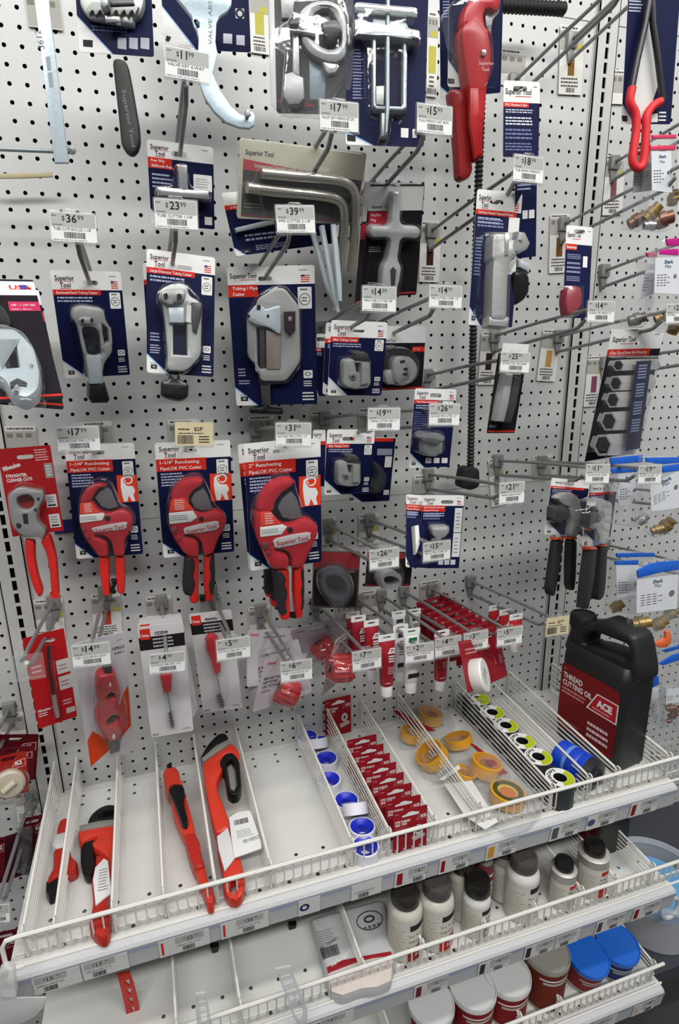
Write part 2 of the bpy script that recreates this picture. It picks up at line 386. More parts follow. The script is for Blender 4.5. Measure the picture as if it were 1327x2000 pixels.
def divider(x, z, dep, label, zb=3.05, zf=2.25, n=6, group='wire shelf dividers', yb=-.35, lean=0.0, cat='divider'):
    """rack of long wires running from the back board to the front fence"""
    root = world_thing('wire_divider', label, cat, (x, 0, z), group); mb = MB(); yf = -dep+.35
    for k in range(n):
        t = k/(n-1); h0 = .28+(zb-.28)*t; h1 = .28+(zf-.28)*t; xo = lean*t
        pts = [(xo, yb, h0), (xo, yf+.3*(k == n-1), h1)]
        if k == n-1: pts += [(xo, yf+.08, h1-.08), (xo, yf, h1-.35), (0, yf-.02, .2)]
        mb.tube(pts, .1 if k == n-1 else .066, WIRE, 6)
    mb.tube([(0, yb, .15), (lean, yb, zb)], .07, WIRE, 6)
    mb.build('rods', root)
    mb = MB(); r = .2; cx, cz = lean, zf+.05   # the clip ring that hooks over the fence rail
    mb.tube([(cx+.02, yf-.12+r*math.cos(a), cz+r*math.sin(a)) for a in [math.pi*2*k/12 for k in range(11)]], .06, WIRE, 6)
    mb.tube([(cx, yf-.1, zf), (cx, yf-.05, .8), (cx+.05, yf+.1, .3)], .06, WIRE, 6)
    mb.build('clip', root); return root
Z1, D1 = 26.6, 14.7
Z2, D2 = 17.5, 16.0
Z3, D3 = 7.2, 16.5
shelf(Z1, D1, 'white perforated metal shelf holding pipe wrenches, thread tape and the black oil jug')
shelf(Z2, D2, 'middle of the three white shelves, carrying capped compound bottles and a plastic bag')
shelf(Z3, D3, 'lowest white shelf at the bottom edge, carrying round tubs with white and blue lids', -4.9, 43.9)
fence(Z1, D1, 'white wire fence along the front of the top shelf')
fence(Z2, D2, 'white wire fence along the front of the middle shelf in front of the compound bottles')
fence(Z3, D3, 'white wire fence on the lowest shelf in front of the blue lidded tubs', 14, 44)
names = ['leftmost white wire divider on the top shelf, at the shelf end', 'white wire divider on the top shelf left of the red wrench with a black jaw', 'white wire divider right of the short red wrench with hanging tag',
         'white wire divider left of the slim red pipe wrench', 'white wire divider between the slim and the large red pipe wrench', 'white wire divider right of the large red pipe wrench', 'white wire divider left of the blue and white tape rolls',
         'white wire divider between the tape rolls and the red tape cards', 'white wire divider right of the red tape cards', 'white wire divider left of the bagged yellow tape rolls', 'white wire divider between yellow tape bags and black pipe tape rolls',
         'white wire divider just left of the big blue tape roll', 'white wire divider beside the label of the black oil jug', 'white wire divider to the right of the black oil jug']
for x, nm in zip((-3.9, -2.2, 1.0, 4.0, 7.15, 10.75, 16.4, 19.15, 22.6, 26.3, 32.5, 35.8, 38.45, 43.6), names): divider(x, Z1, D1, nm)
for x, nm in ((3.9, 'white divider wire on the dark left half of the middle shelf'), (8.0, 'white divider wire left of the clear hanging strap end'), (16.6, 'white wire divider at the left edge of the lying plastic bag'),
              (21.2, 'wire divider between plastic bag and white compound bottles'), (26.2, 'wire divider to the right of the pair of large compound bottles'), (30.6, 'wire divider left of the lone grey capped white bottle'), (35.0, 'wire divider right of the lone grey capped white bottle'), (38.3, 'wire divider left of the small red labelled can'),
              (42.0, 'wire divider at the right end of the middle shelf')):
    divider(x, Z2, D2, nm, 3.0, 2.2, group='middle shelf dividers')
for x, nm in ((19.5, 'wire divider left of the first white lidded tub'), (29.8, 'wire divider between the white lidded tubs and the brown labelled tub'), (33.6, 'wire divider left of the blue lidded tubs'), (43.2, 'wire divider right of the blue lidded tubs')):
    divider(x, Z3, D3, nm, 3.0, 2.2, group='bottom shelf dividers')
# ------------------------------------------------------------------ paper shelf labels in the price channels (printed slips: things you could slide out)
def slip(z, dep, x, w, price, desc, label, pic=None, picm=None, h=1.5):
    yb, zb = -dep-.44, z-1.98+.02; yt, zt = -dep-.635, z-.45
    n = np.array([0, -(zt-zb), (yt-yb)]); n = n/np.linalg.norm(n); v = np.array([0, yt-yb, zt-zb]); v = v/np.linalg.norm(v)
    fr = Frame(np.array([x, yb, zb])+n*.04, (1, 0, 0), v, n); o = MB()
    o.prism(rrect(0, 0, w, h, .03, 1), 0, .012, M('#cfcfcd'))
    if pic:
        if pic == 'ring': o.prism([circ(.42, h*.5, .34, 20), circ(.42, h*.5, .17, 20)], .012, .016, picm)
        elif pic == 'disc': o.poly(circ(.42, h*.5, .36, 20), .016, picm)
        else: o.rect(.15, h*.12, .15+pic, h*.88, .016, picm)
    x0 = 1.0 if pic else .12
    if price:
        o.rect(x0, h*.58, min(w-.05, x0+1.75), h*.98, .016, GREYT); o.text('$', x0+.5, h*.74, .15, INK, .02); o.text(price[:-2], x0+.68, h*.66, .3, INK, .02, bold=.01); o.text(price[-2:], x0+.7+.24*len(price[:-2]), h*.78, .14, INK, .02)
    if desc:
        o.text(desc, x0+.05, h*.40, .14, INK, .02, w=1.5); o.bars(x0+.4, h*.06, x0+1.15, h*.34, INK, .02, 14)
    return tag(o.build('shelf_label', None, frame=fr), label, 'label', 'paper slips in shelf price channels')
for a in ((-3.7, 2.6, '1599', "WRENCH PIPE 8\" ACE", 'paper shelf label with $15 at the far left of the top channel', None, None), (-1.0, 2.6, '1799', "WRENCH PIPE 10\" AC", 'paper shelf label reading $17 on the top channel', None, None),
          (3.4, 3.1, '2299', "WRENCH PIPE 14\" AC", 'paper shelf label reading $22 between the $17 and $35 slips', .14, RED), (7.2, 3.1, '3599', "WRENCH PIPE 18\" AC", 'paper shelf label reading $35 below the largest pipe wrench', .14, RED),
          (19.2, 2.4, '499', 'THREAD SEAL TAPE', 'paper shelf label reading $4 with red card picture below the red tape cards', .42, DRED), (22.6, 2.4, '279', 'THREAD SEAL TAPE', 'paper shelf label reading $2 with tall red picture', .3, DRED),
          (26.4, 2.6, '599', 'PTFE TAPE GAS', 'paper shelf label reading $5 with a yellow disc picture below it', .5, M('#c9923a')), (31.9, 2.6, '499', 'MEGATAPE', 'paper shelf label reading $4 on the top channel below the pipe tape', .55, M('#555a58')),
          (35.2, 2.7, '699', 'TAPE PIPE WRAP', 'paper shelf label with round blue roll picture reading $6', 'disc', M('#4a5276')), (39.3, 2.7, '4199', 'OIL THREAD CUT', 'paper shelf label reading $41 below the black oil jug', .4, M('#7d1f22'))):
    slip(Z1, D1, *a[:5], pic=a[5], picm=a[6])
slip(Z1, D1, 12.3, 1.5, None, None, 'white slip with a dark blue ring picture on the top channel', 'ring', M('#1c2a5a'))
slip(Z1, D1, 16.0, 2.2, None, 'CLEARANCE', 'plain slip with one barcode below the blue and white tape rolls')
for a in ((20.2, 2.7, '599', 'PIPE JOINT COMP', 'middle channel slip reading $5 with dark red bottle picture', .42, M('#6a2a2c')), (25.4, 2.7, '899', 'PIPE JOINT COMP', 'middle channel slip reading $8 below the two large bottles', .42, M('#3a3436')), (29.4, 2.7, '1599', 'PIPE JOINT COMP', 'middle channel slip reading $15 with black and white jar picture', .42, M('#2e2e33')),
          (32.2, 2.2, '599', 'PVC CEMENT', 'middle channel slip without a picture beside the $15 slip', None, None), (36.0, 2.8, '1699', 'OATEY FLUX', 'middle channel slip reading $16 with grey picture', .42, M('#4d4a55')), (39.6, 2.8, '1999', 'CUTTING OIL', 'middle channel slip reading $19 at the right end', .42, M('#7a1c1c'))):
    slip(Z2, D2, *a[:5], pic=a[5], picm=a[6])
slip(Z2, D2, 12.2, 3.4, '399', 'BAG PUTTY', 'middle channel slip below the lying plastic bag', .8, M('#6d6d6b'))
slip(Z3, D3, 36.5, 2.4, '399', 'PUTTY', 'bottom channel slip below the blue lidded tubs')
slip(Z3, D3, 40.6, 2.4, '899', 'FLUX', 'bottom channel slip at the right end', .5, M('#c9b8a8'))
# ------------------------------------------------------------------ peg hooks with label arms
def price_front(mb, w, h, price, desc, m1=GREYT, m2=WH, z=.03):
    x0, x1, y0, y1 = -w/2, w/2, -h/2, h/2
    mb.prism(rrect(x0, y0, x1, y1, .05, 1), z-.02, z, m2); mb.rect(x0+.03, y0+h*.5, x1-.03, y1-.03, z+.004, m1)
    k = h*.27; n = len(price)-2
    mb.text('$', -.5, y0+h*.72, k*.6, INK, z+.008); vv = textmesh(price[:-2], .02)[0]; tw = (vv[:, 0].max()-vv[:, 0].min())*k/.7; mb.text(price[:-2], -.3, y0+h*.66, k, INK, z+.008, bold=.02); mb.text(price[-2:], -.26+tw, y0+h*.76, k*.6, INK, z+.008)
    mb.lines(x0+.1, y0+h*.52, x0+.65, y0+h*.61, 1, STRIPE if m1 is not GREYT else M('#6f6f6d'), z+.008); mb.lines(x0+.08, y0+h*.82, x0+.35, y0+h*.93, 1, M('#6f6f6d'), z+.008)
    mb.text(desc, x0+.12, y0+h*.38, .13, INK, z+.008, w=w-.35 if len(desc) > 12 else None); mb.bars(-.45, y0+h*.12, .5, y0+h*.33, INK, z+.008, 18); mb.lines(x0+.08, y0+.03, x1-.1, y0+h*.09, 1, STRIPE, z+.008)
LBL = []
def hook(c, price, desc, label, tan=False, dep=12.0, X=None, Z=None, rise=1.5, peg=10.8, bracket=True, arm=True, group='peg hooks on the perforated wall', tip=.45):
    """wire display hook: bracket in the board, product rod with upturned tip, label arm with price holder"""
    if c is not None:
        f = fit([(c[0], c[1]), (c[2], c[3]), (c[4], c[5]), (c[6], c[7])], dep, pw=30); X = f.o[0]; Z = f.o[2]+f.h/2-rise
    base = Frame((X, 0, Z), (1, 0, 0), (0, 0, 1), (0, -1, 0)); root = thing('peg_hook', label, 'hook', base, group)
    mb = MB()
    if bracket:
        G = M('#7d7d7b', 'plastic'); mb.prism(rrect(-.45, -.55, .45, .55, .12), .02, .5, G, .08); mb.prism([(-.36, -.5), (.36, -.5), (.14, -1.5), (-.14, -1.5)], .02, .34, G, .05); mb.box((-.5, .25, -.3), (.5, .45, .1), G)
        mb.build('bracket', root)
    k = rise/dep
    zc = lambda d: -1.3+k*d
    MB().tube([(0, zc(0)-.12, -.3), (0, zc(0), .3), (0, zc(peg*.5), peg*.5), (0, zc(peg-.9), peg-.9), (0, zc(peg-.9)+.06, peg-.7), (0, zc(peg)+tip, peg)], .135, HOOK, 8).build('peg_rod', root)
    if arm:
        e = dep-.12
        MB().tube([(0, .1, .1), (0, .05, .8), (0, k*e*.5-.1, e*.5), (0, k*e-.35, e-.2), (0, k*e-.3, e)], .125, HOOK, 8).build('label_arm', root)
    if c is not None:
        # holder and paper in the pose measured at the hook tip
        R = np.array([base.u, base.v, base.n]); A = [R@f.u, R@f.v, R@f.n]; o = R@(f.o-base.o)
        m4 = Matrix([(A[0][i], A[1][i], A[2][i], o[i]*IN) for i in range(3)]+[(0, 0, 0, 1)])
        w, h = f.w, f.h
        mb = MB(); mb.prism(rrect(-w/2-.04, -h/2-.06, w/2+.04, h/2+.05, .08, 2), -.06, 0.0, HOLD, .02); mb.prism(rrect(-.35, h/2-.02, .35, h/2+.16, .1, 2), -.2, .0, HOLD, .02)
        mb.prism(rrect(-w/2-.04, -h/2-.09, w/2+.04, -h/2+.05, .04, 1), -.02, .08, HOLD, .01)
        q = mb.build('label_holder', root); q.matrix_local = m4
        if price:
            mb = MB()
            if tan:
                T = M('#c3b795'); mb.prism(rrect(-w/2+.03, -h/2+.02, w/2-.03, h/2-.02, .05, 1), .01, .03, T); y0 = -h/2
                mb.text('$'+price[:-2], 0, y0+h*.64, h*.15, INK, .04, bold=.01); mb.text(price[-2:], .32, y0+h*.7, h*.1, INK, .04); mb.lines(-w*.4, y0+h*.64, -.1, y0+h*.76, 1, INK, .04); mb.lines(-w*.4, y0+h*.5, w*.4, y0+h*.57, 1, INK, .04)
                mb.bars(-w*.42, y0+h*.1, -.05, y0+h*.46, INK, .04, 18); mb.lines(.25, y0+h*.12, w*.42, y0+h*.46, 3, INK, .04)
            else: price_front(mb, w-.05, h-.05, price, desc)
            mb.build('price_label', q)
    return root
HK = [((321,87,411,105,409,163,321,151),'1199','VALVE KEY 4-WAY','peg hook with $11 label overlapping the curved zinc spanner'),
 ((95,412,190,417,189,476,100,472),'3699','TUBE CUTR ENCLSD 1-1/8"','peg hook with the $36 label above the enclosed feed cutter card'),
 ((301,387,387,391,387,450,301,446),'2399','TUBE CUTTER 1-5/8"','peg hook with the $23 price label in front of the tee shaped key card'),
 ((623,194,702,201,700,260,625,254),'1799','FAUCET SEAT WRENCH SET 2PC','peg hook with $17 label in front of the puller card'),
 ((814,201,885,208,883,267,814,258),'1599','PLUG WRENCH CAST IRON','peg hook with $15 label beside the red handled cutter at the top'),
 ((536,400,614,402,617,456,542,455),'3999','PIPE CUTTER 2-1/8"','peg hook with the $39 label over the bent seat wrench pack'),
 ((1004,300,1063,308,1061,360,1001,354),'1899','TUB DRAIN WRENCH','peg hook with the $18 label below the tall plumber saw card'),
 ((707,558,776,560,773,611,707,607),'1499','MINI TUBE CUTTER 7/8"','peg hook with $14 label below the cross shaped plug wrench'),
 ((838,556,904,558,902,604,838,601),'1499','PIPE CUTTER COPPR 1/2"','peg hook with $14 label left of the clear socket tool pack'),
 ((1148,587,1202,588,1200,631,1147,629),'1499','INTERNAL PIPE WRENCH 1/2"','peg hook with $14 label below the small navy pouch'),
 ((979,686,1036,688,1034,730,977,726),'2599','EXTRACTOR TUB DRAIN','peg hook with the $25 label on white'),
 ((108,833,194,831,197,879,113,885),'1799','PVC RATCHET PIPE CUTTER','peg hook with $17 label above the leftmost round red cutter card'),
 ((538,826,608,824,609,873,538,871),'3199','RATCHET PIPE CUTR 1-1/2"','peg hook with the $31 label above the largest red PVC cutter'),
 ((717,796,782,796,782,842,719,841),'1999','TUBING CUTTER 1/8X1-1"','peg hook with the $19 price label between two mini cutter cards'),
 ((838,788,899,787,898,833,838,830),'2699','RATCHET PIPE CUTTER 1/2"','peg hook with $26 label in front of the hexagon blister card'),
 ((975,941,1025,941,1025,981,975,987),'2199','WRENCH BASIN RATCHET','peg hook with the $21 label right of the black block foot'),
 ((1144,905,1191,906,1191,945,1144,944),'1199','WATER PUMP PLIERS','peg hook with the $11 label above the plier cards'),
 ((1247,908,1293,907,1292,944,1247,946),'1999','PUMP PLIER 10"','peg hook with the $19 label in front of blue zip bags'),
 ((721,1075,780,1067,780,1107,722,1114),'2699','MINI TUBE CUTTER 1/2"','peg hook with $26 label above the round clear pack'),
 ((826,1060,881,1054,880,1091,826,1099),'1599','PIPE CUTTER COPPR 3/4"','peg hook with $15 label crossing the paired navy cards'),
 ((139,1260,213,1253,219,1296,142,1306),'1499','TUBE CLEAN BRUSH 1/2X3/4','peg hook with $14 label over the four in one brush card'),
 ((291,1277,362,1271,362,1309,291,1319),'499','FITTING BRUSH 1/2"','peg hook with the $4 label in front of the front fitting brush card'),
 ((421,1250,488,1241,490,1282,424,1293),'599','FITTING BRUSH 3/4"','peg hook with the $5 label beside the single brush card'),
 ((547,1293,610,1286,611,1325,549,1335),'699','TUBE CLEAN BRUSH 3/4"','peg hook with the $6 label over the front ribbed red brush sleeve'),
 ((687,1273,745,1264,746,1302,689,1313),'799','TUBE CLEAN BRUSH 3/4"','peg hook with the $7 label in front of the red squeeze tubes'),
 ((790,1259,848,1253,849,1289,793,1296),'259','PIPE THREAD COMPOUND','peg hook with the $2 label above white tubes'),
 ((849,1247,902,1240,901,1278,850,1286),'499','PIPE JOINT COMPND 1Z','peg hook with the $4 label above a single red tube'),
 ((905,1238,954,1228,954,1265,906,1273),'399','PIPE GREASE ACE','peg hook with the $3 label above the round white jar'),
 ((970,1229,1021,1221,1020,1256,971,1263),'599','FAUCET & VALVE 1OZ','peg hook with the $5 label at the small green and red tubes')]
for c, p, d, l in HK: hook(c, p, d, l)
hook((341,824,417,824,418,872,341,871), '2599', '', 'peg hook with a yellowed tan $25 label', tan=True)
hook((1067,1207,1113,1201,1111,1238,1065,1243), '799', '', 'peg hook with a yellowed label beside the oil jug cap', tan=True)
hook((-2,1289,82,1276,88,1319,4,1334), None, '', 'peg hook with an empty clear label holder in front of the red drill bit card')
hook((1301,594,1352,590,1352,632,1301,632), '299', 'FITTING', 'long peg hook of the hexagon socket card, its label cut by the right picture edge')
hook((-34,1768,18,1765,22,1800,-32,1806), '699', 'FAUCET SEAT', 'peg hook with a small label at the left picture edge')
for X, Z, l, kw in ((35.3, 80.2, 'long peg hook carrying the saw card, running out to the upper right', {}), (40.2, 83.4, 'long peg hook near the top right white tag', {}), (40.8, 70.6, 'long peg hook carrying the small navy pouch', {}), (45.3, 75.4, 'peg hook carrying clear bags in the right bay', {}),
    (45.4, 67.1, 'peg hook behind the pink topped bags', {}), (46.4, 59.4, 'peg hook low behind the hexagon sockets', {}), (48.2, 47.8, 'peg hook carrying the blue zip bags', {}), (48.8, 41.8, 'lower peg hook carrying the front blue zip bags', {}),
    (5.9, 83.5, 'peg hook at the top edge behind the wide navy card', {}), (-6.4, 35.0, 'peg hook carrying the dark red cards left of the shelf', {}), (20.6, 80.5, 'peg hook hidden at the top between navy cards', {})):
    hook(None, None, '', l, X=X, Z=Z, **kw)
# ------------------------------------------------------------------ paper position tags behind the hooks
def ptag(c, label, pic='#4a3b2a', photo=True, dep=.12):
    f = fit([(c[0], c[1]), (c[2], c[3]), (c[4], c[5]), (c[6], c[7])], dep, pw=200); w, h = f.w, f.h; o = MB(); x, y = -w/2, -h/2
    o.prism(rrect(x, y, w/2, h/2, .05, 1), 0, .02, M('#d3d2cc')); o.lines(x+.15, h/2-.28, w/2-.15, h/2-.08, 1, M('#55534f'), .026, .6, int(c[0]) % 9+1)
    o.rect(x+.02, h/2-1.6 if h > 2.2 else y+.05, w/2-.02, h/2-.35, .024, M('#a3a19b'))
    for k in range(3): o.rect(x+.1+k*w*.3, h/2-.8, x+.1+k*w*.3+w*.2, h/2-.5, .028, M('#77756f'))
    if h > 2.4:
        o.rect(w/2-.6, h/2-1.55, w/2-.1, h/2-1.2, .028, M('#b3ab4c'))
        if photo: o.rect(-.3, y+h*.28, .3, y+h*.6, .028, M(pic))
        o.lines(x+.2, y+h*.1, w/2-.2, y+h*.26, 3, M('#44423f'), .028); o.bars(-.4, y+h*.02+.05, .4, y+h*.1, INK, .03, 10)
    return tag(o.build('paper_tag', None, frame=f), label, 'tag', 'printed position tags behind the hooks')
for c, l, p in (((48,-20,117,-18,122,60,53,52),'white printed tag behind the top of the long zinc bar','#8a8478'), ((487,-30,525,-30,527,105,488,105),'white tag with yellow patch between wide navy card and black pack','#b0a850'),
  ((836,20,857,25,853,190,833,188),'narrow white tag strip right of the puller card','#b0a850'), ((979,94,1029,98,1025,170,977,165),'white tag behind the bracket above the saw card','#888888'),
  ((1094,50,1143,50,1135,188,1092,182),'white tag picturing a brass part, nearest the top right corner of the middle bay','#7a5a26'), ((1195,135,1232,138,1230,205,1193,202),'pale tag in the right bay left of the red wire tool','#999999'),
  ((1180,302,1220,304,1217,422,1178,418),'tag behind a bracket in the right bay below the red wire tool','#7c5050'), ((823,432,862,432,858,552,818,550),'white tag picturing a drain shaft right of the plug wrench','#3b1d1d'),
  ((1074,417,1114,418,1110,534,1074,532),'white tag left of the small navy pouch','#6b4a2a'), ((939,645,978,650,968,753,936,750),'white tag left of the $25 label','#2c2418'),
  ((1062,642,1097,645,1085,747,1048,742),'white tag with ladder shaped picture','#b08a4a'), ((1147,694,1181,695,1175,795,1140,793),'white tag left of the hexagon socket card','#7d3a55'),
  ((948,896,986,893,984,985,965,991),'bent white tag behind the $21 label','#888888'), ((1040,888,1078,888,1078,930,1042,935),'white tag at the bracket left of the plier cards','#888888'),
  ((10,833,70,831,74,880,12,885),'grey printed tag above the flat silver cutter card','#888888'), ((160,824,217,822,223,865,165,868),'grey printed tag peeking out right of the left $17 label','#888888'),
  ((328,820,385,818,388,862,330,865),'grey printed tag behind the tan label','#888888'), ((485,812,535,810,538,858,487,860),'grey printed tag left of the $31 label','#888888'), ((607,803,653,801,655,842,609,845),'grey printed tag below the mini tubing cutters','#888888'),
  ((700,797,735,796,737,840,702,842),'grey printed tag behind the $19 label','#888888'), ((830,722,853,722,852,765,830,765),'small grey tag right of the round blister card','#888888'), ((808,928,850,926,849,962,808,964),'grey tag above the paired navy cards','#888888'),
  ((628,1010,657,1008,659,1062,630,1064),'grey tag right of the largest red cutter','#888888'), ((700,1004,742,1002,742,1062,702,1064),'grey tag behind the crossing rods above the $26 label','#888888'), ((65,1172,123,1167,128,1250,72,1256),'grey tag above the drill bit card','#888888'),
  ((176,1160,234,1157,240,1240,184,1246),'grey tag above the four in one brush card','#b04030'), ((283,1166,334,1162,338,1215,288,1218),'grey tag above the stacked fitting brush cards','#888888'), ((388,1160,432,1157,436,1205,392,1208),'grey tag above the single brush card','#888888'),
  ((484,1185,528,1182,532,1245,488,1248),'grey tag above the left tube cleaner cards','#888888'), ((655,1178,690,1175,694,1230,660,1233),'grey tag left of the red tubes','#888888'), ((697,1155,738,1152,740,1200,700,1202),'grey tag above the red tubes','#888888'),
  ((820,1137,860,1131,862,1170,822,1175),'grey tag above the dark red packet row','#888888'), ((0,1393,47,1390,53,1442,4,1446),'grey tag above the dark red cards at the far left','#888888'), ((28,1543,76,1535,82,1600,34,1606),'grey tag between the leftmost cards and the shelf','#888888')):
    ptag(c, l, p)
# ================================================================== carded tools
class Card:
    def __init__(s, name, label, cat, c, dep, k=0, group=None, pw=12.0):
        pts = S(k, c) if isinstance(c, str) else c
        s.fr = fit(pts, dep, pw); s.w, s.h = s.fr.w, s.fr.h; s.root = thing(name, label, cat, s.fr, group); s.k = k
    def X(s, fx): return (fx-.5)*s.w
    def Y(s, fy): return (.5-fy)*s.h
    def P(s, *f): return [(s.X(a), s.Y(b)) for a, b in f]
    def T(s, k, t, z=.04): return s.fr.L(S(k, t), z)
    def part(s, name, k, t, z0, z1, m, bev=0.0, sm=0, holes=(), label=None, **kw): return part(s.fr, s.root, name, k, t, z0, z1, m, bev, sm, holes, label, **kw)
def slot_loop(c, fx, fy, w=.9, h=.26):
    x, y = c.X(fx), c.Y(fy); return rrect(x-w/2, y-h/2, x+w/2, y+h/2, h*.48, 3)
def backer(c, m=WH, slot=(.5, .085), r=.15, thick=.03, sw=.9, sh=.26):
    mb = MB(); l = [rrect(-c.w/2, -c.h/2, c.w/2, c.h/2, r)]
    if slot: l.append(slot_loop(c, slot[0], slot[1], sw, sh))
    mb.prism(l, 0, thick, m); return mb
def sup(name, label, c, dep, title, k=0, hdr=.165, bar=.055, bx=.62, cut=(.30, .82), logo='two', lx=.05, slot=(.55, .085), flag=True, badge=True, icon=True, sub=2, cat='tool', group=None, navy=NAVY, foot=True, pw=12.0, red=RED, sz=1.0, num=True):
    """navy, red and white hanging card of the brand"""
    C_ = Card(name, label, cat, c, dep, k, group, pw); w, h = C_.w, C_.h; X, Y = C_.X, C_.Y; mb = backer(C_, WH, slot); z = .034
    cx, cy = cut
    mb.poly(C_.P((0.0, hdr), (0.0, cy), (cx, 1.0), (.985, 1.0), (1.0, .985), (1.0, hdr)), z, navy)
    if cut[0]: mb.poly([(X(0.0), Y(cy)), (X(0.0), Y(cy+.012)), (X(cx-.02), Y(1)), (X(cx), Y(1))], z+.003, M('#8fb4e0'))
    if bar: mb.rect(X(0), Y(hdr-.003), X(bx), Y(hdr+bar*len(title)), z+.004, red)
    for i, t in enumerate(title):
        v = min(.8, bar*h*.6); mb.text(t, X(.05), Y(hdr+bar*(i+.76)), v*.85, WH, z+.008, w=min(bx*w*.86, len(t)*v*.62), bold=.015)
    if logo == 'two':
        a = hdr*h*.25; mb.text('Superior', X(lx), Y(hdr*.50), a, INK, z+.004, w=.27*w*sz, bold=.02); mb.text('Tool', X(lx+.06*sz), Y(hdr*.86), a, INK, z+.004, w=.15*w*sz, bold=.02)
        mb.rect(X(lx), Y(hdr*.54), X(lx+.27*sz), Y(hdr*.56), z+.004, RED); mb.rect(X(lx+.06*sz), Y(hdr*.90), X(lx+.21*sz), Y(hdr*.93), z+.004, RED)
    elif logo:
        a = hdr*h*.26; mb.text('Superior Tool', X(lx), Y(hdr*.62), a, INK, z+.004, w=.42*w*sz, bold=.02); mb.rect(X(lx+.16*sz), Y(hdr*.7), X(lx+.42*sz), Y(hdr*.73), z+.004, RED)
    if num: mb.lines(X(.82), Y(hdr*.3), X(.94), Y(hdr*.2), 1, M('#77777a'), z+.004)
    if flag:
        for i in range(4): mb.rect(X(.84), Y(hdr*(.52+.11*i)), X(.94), Y(hdr*(.57+.11*i)), z+.004, RED)
        mb.rect(X(.84), Y(hdr*.6), X(.885), Y(hdr*.5), z+.006, M('#2b3570'))
    y = hdr+bar*len(title)+.012
    for i in range(sub): mb.lines(X(.05), Y(y+.024+.03*i), X(.55), Y(y+.03*i), 1, M('#a8aec8'), z+.004, .6, i+2)
    if badge:
        mb.prism(rrect(X(.80), Y(hdr+.17), X(.96), Y(hdr+.02), .04, 1), z, z+.004, WH); r = .065*w
        mb.prism([circ(X(.88), Y(hdr+.105), r, 18), circ(X(.88), Y(hdr+.105), r*.88, 18)], z, z+.008, INK); mb.lines(X(.83), Y(hdr+.05), X(.93), Y(hdr+.025), 1, INK, z+.006)
        mb.lines(X(.845), Y(hdr+.125), X(.915), Y(hdr+.085), 2, INK, z+.006)
    if foot:
        mb.rect(X(.06), Y(.965), X(.15), Y(.93), z+.004, INK); mb.rect(X(.085), Y(.955), X(.125), Y(.94), z+.006, STRIPE); mb.lines(X(.05), Y(.925), X(.16), Y(.913), 1, M('#6c6c70'), z+.004)
    if icon:
        mb.prism(rrect(X(.84), Y(.80), X(.95), Y(.74), .04, 1), z, z+.004, WH); mb.prism([circ(X(.895), Y(.768), .04*w, 12, .015*h), circ(X(.895), Y(.768), .03*w, 12, .01*h)], z, z+.008, INK)
        mb.lines(X(.84), Y(.865), X(.95), Y(.815), 3, WH, z+.004); mb.lines(X(.82), Y(.975), X(.98), Y(.90), 3, WH, z+.004)
    C_.mb = mb; return C_
def done(C_, name='card'): o = C_.mb.build(name, C_.root); return C_
def blister(C_, k, t, h, m=None, sm=0, bev=None, name='blister'):
    return C_.part(name, k, t, .04, h, m or CLEAR, bev if bev is not None else min(.25, h*.6), sm, back=False)
# ---- enclosed feed tubing cutter (left)
c = sup('tubing_cutter', 'silver tubing cutter with black knob on a navy card, under the $36 label', '283,375 697,387 745,975 378,1002', 5.3, ['Enclosed-Feed Tubing Cutter'], 4, hdr=.17, bar=.045, bx=.68, cut=(.33, .82), slot=(.54, .105)); done(c)
c.part('cutter_body', 4, '420,600 470,582 600,600 612,670 640,710 652,800 650,850 598,918 595,1030 525,1035 505,985 480,830 445,690 412,650', .04, .75, CAST, .16, holes=('475,700 555,710 580,760 590,865 560,872 500,860 478,780', '590,690 625,715 630,790 600,805'))
c.part('feed_screw', 4, '495,860 505,820 530,806 552,822 562,860 530,880', .2, .6, BLKP, .08)
c.part('feed_barrel', 4, '492,870 585,868 600,1035 520,1038', .1, .85, ZINC, .2)
c.part('knob', 4, '516,1042 608,1030 636,1125 622,1145 530,1147 512,1120', -.1, .95, BLKP, .2)
c.part('rollers', 4, '455,660 480,648 520,652 540,668 530,690 465,685', .5, .95, CAST, .1)
for q in ('468,660 480,655 486,668 478,680 466,674', '522,656 534,652 540,665 532,677 520,670'): c.part('roller_pin', 4, q, .9, .98, BLKP)
blister(c, 4, '402,590 470,574 608,590 620,670 655,740 652,870 600,940 595,1032 495,1030 480,900 440,700 410,680', 1.05)
# ---- large diameter tubing cutter
dup_ = sup('tubing_cutter', 'second large diameter cutter card hidden behind the front one, only its left edge showing', '813,325 1200,360 1190,975 872,985', 4.6, ['Large-Diameter Tubing Cutter'], 4, hdr=.14, bar=.04, bx=.7, badge=False, icon=False, flag=False); done(dup_)
c = sup('tubing_cutter', 'grey cutter with two round rollers and black knob on navy card, below the $23 label', '847,252 1238,306 1232,990 843,968', 6.3, ['Large-Diameter Tubing Cutter'], 4, hdr=.145, bar=.042, bx=.7, cut=(.32, .84), slot=(.55, .115)); 
c.mb.lines(c.X(.05), c.Y(.74), c.X(.2), c.Y(.66), 3, M('#a8aec8'), .04); c.mb.lines(c.X(.05), c.Y(.84), c.X(.2), c.Y(.76), 4, M('#a8aec8'), .04); done(c)
c.part('cutter_body', 4, '925,480 990,450 1050,450 1085,470 1090,520 1165,560 1165,640 1160,870 1075,960 960,955 965,870 950,680 935,560 912,540', .04, .7, CAST, .15, holes=('1000,680 1075,680 1080,865 1000,860',))
c.part('roller_yoke', 4, '925,500 960,480 1050,478 1075,510 1062,555 1010,560 990,580 930,560', .5, 1.15, CAST, .2)
for q in ('943,512 962,508 970,526 960,545 944,540', '1020,515 1040,512 1050,530 1040,550 1022,545'): c.part('roller_pin', 4, q, 1.1, 1.2, BLKP)
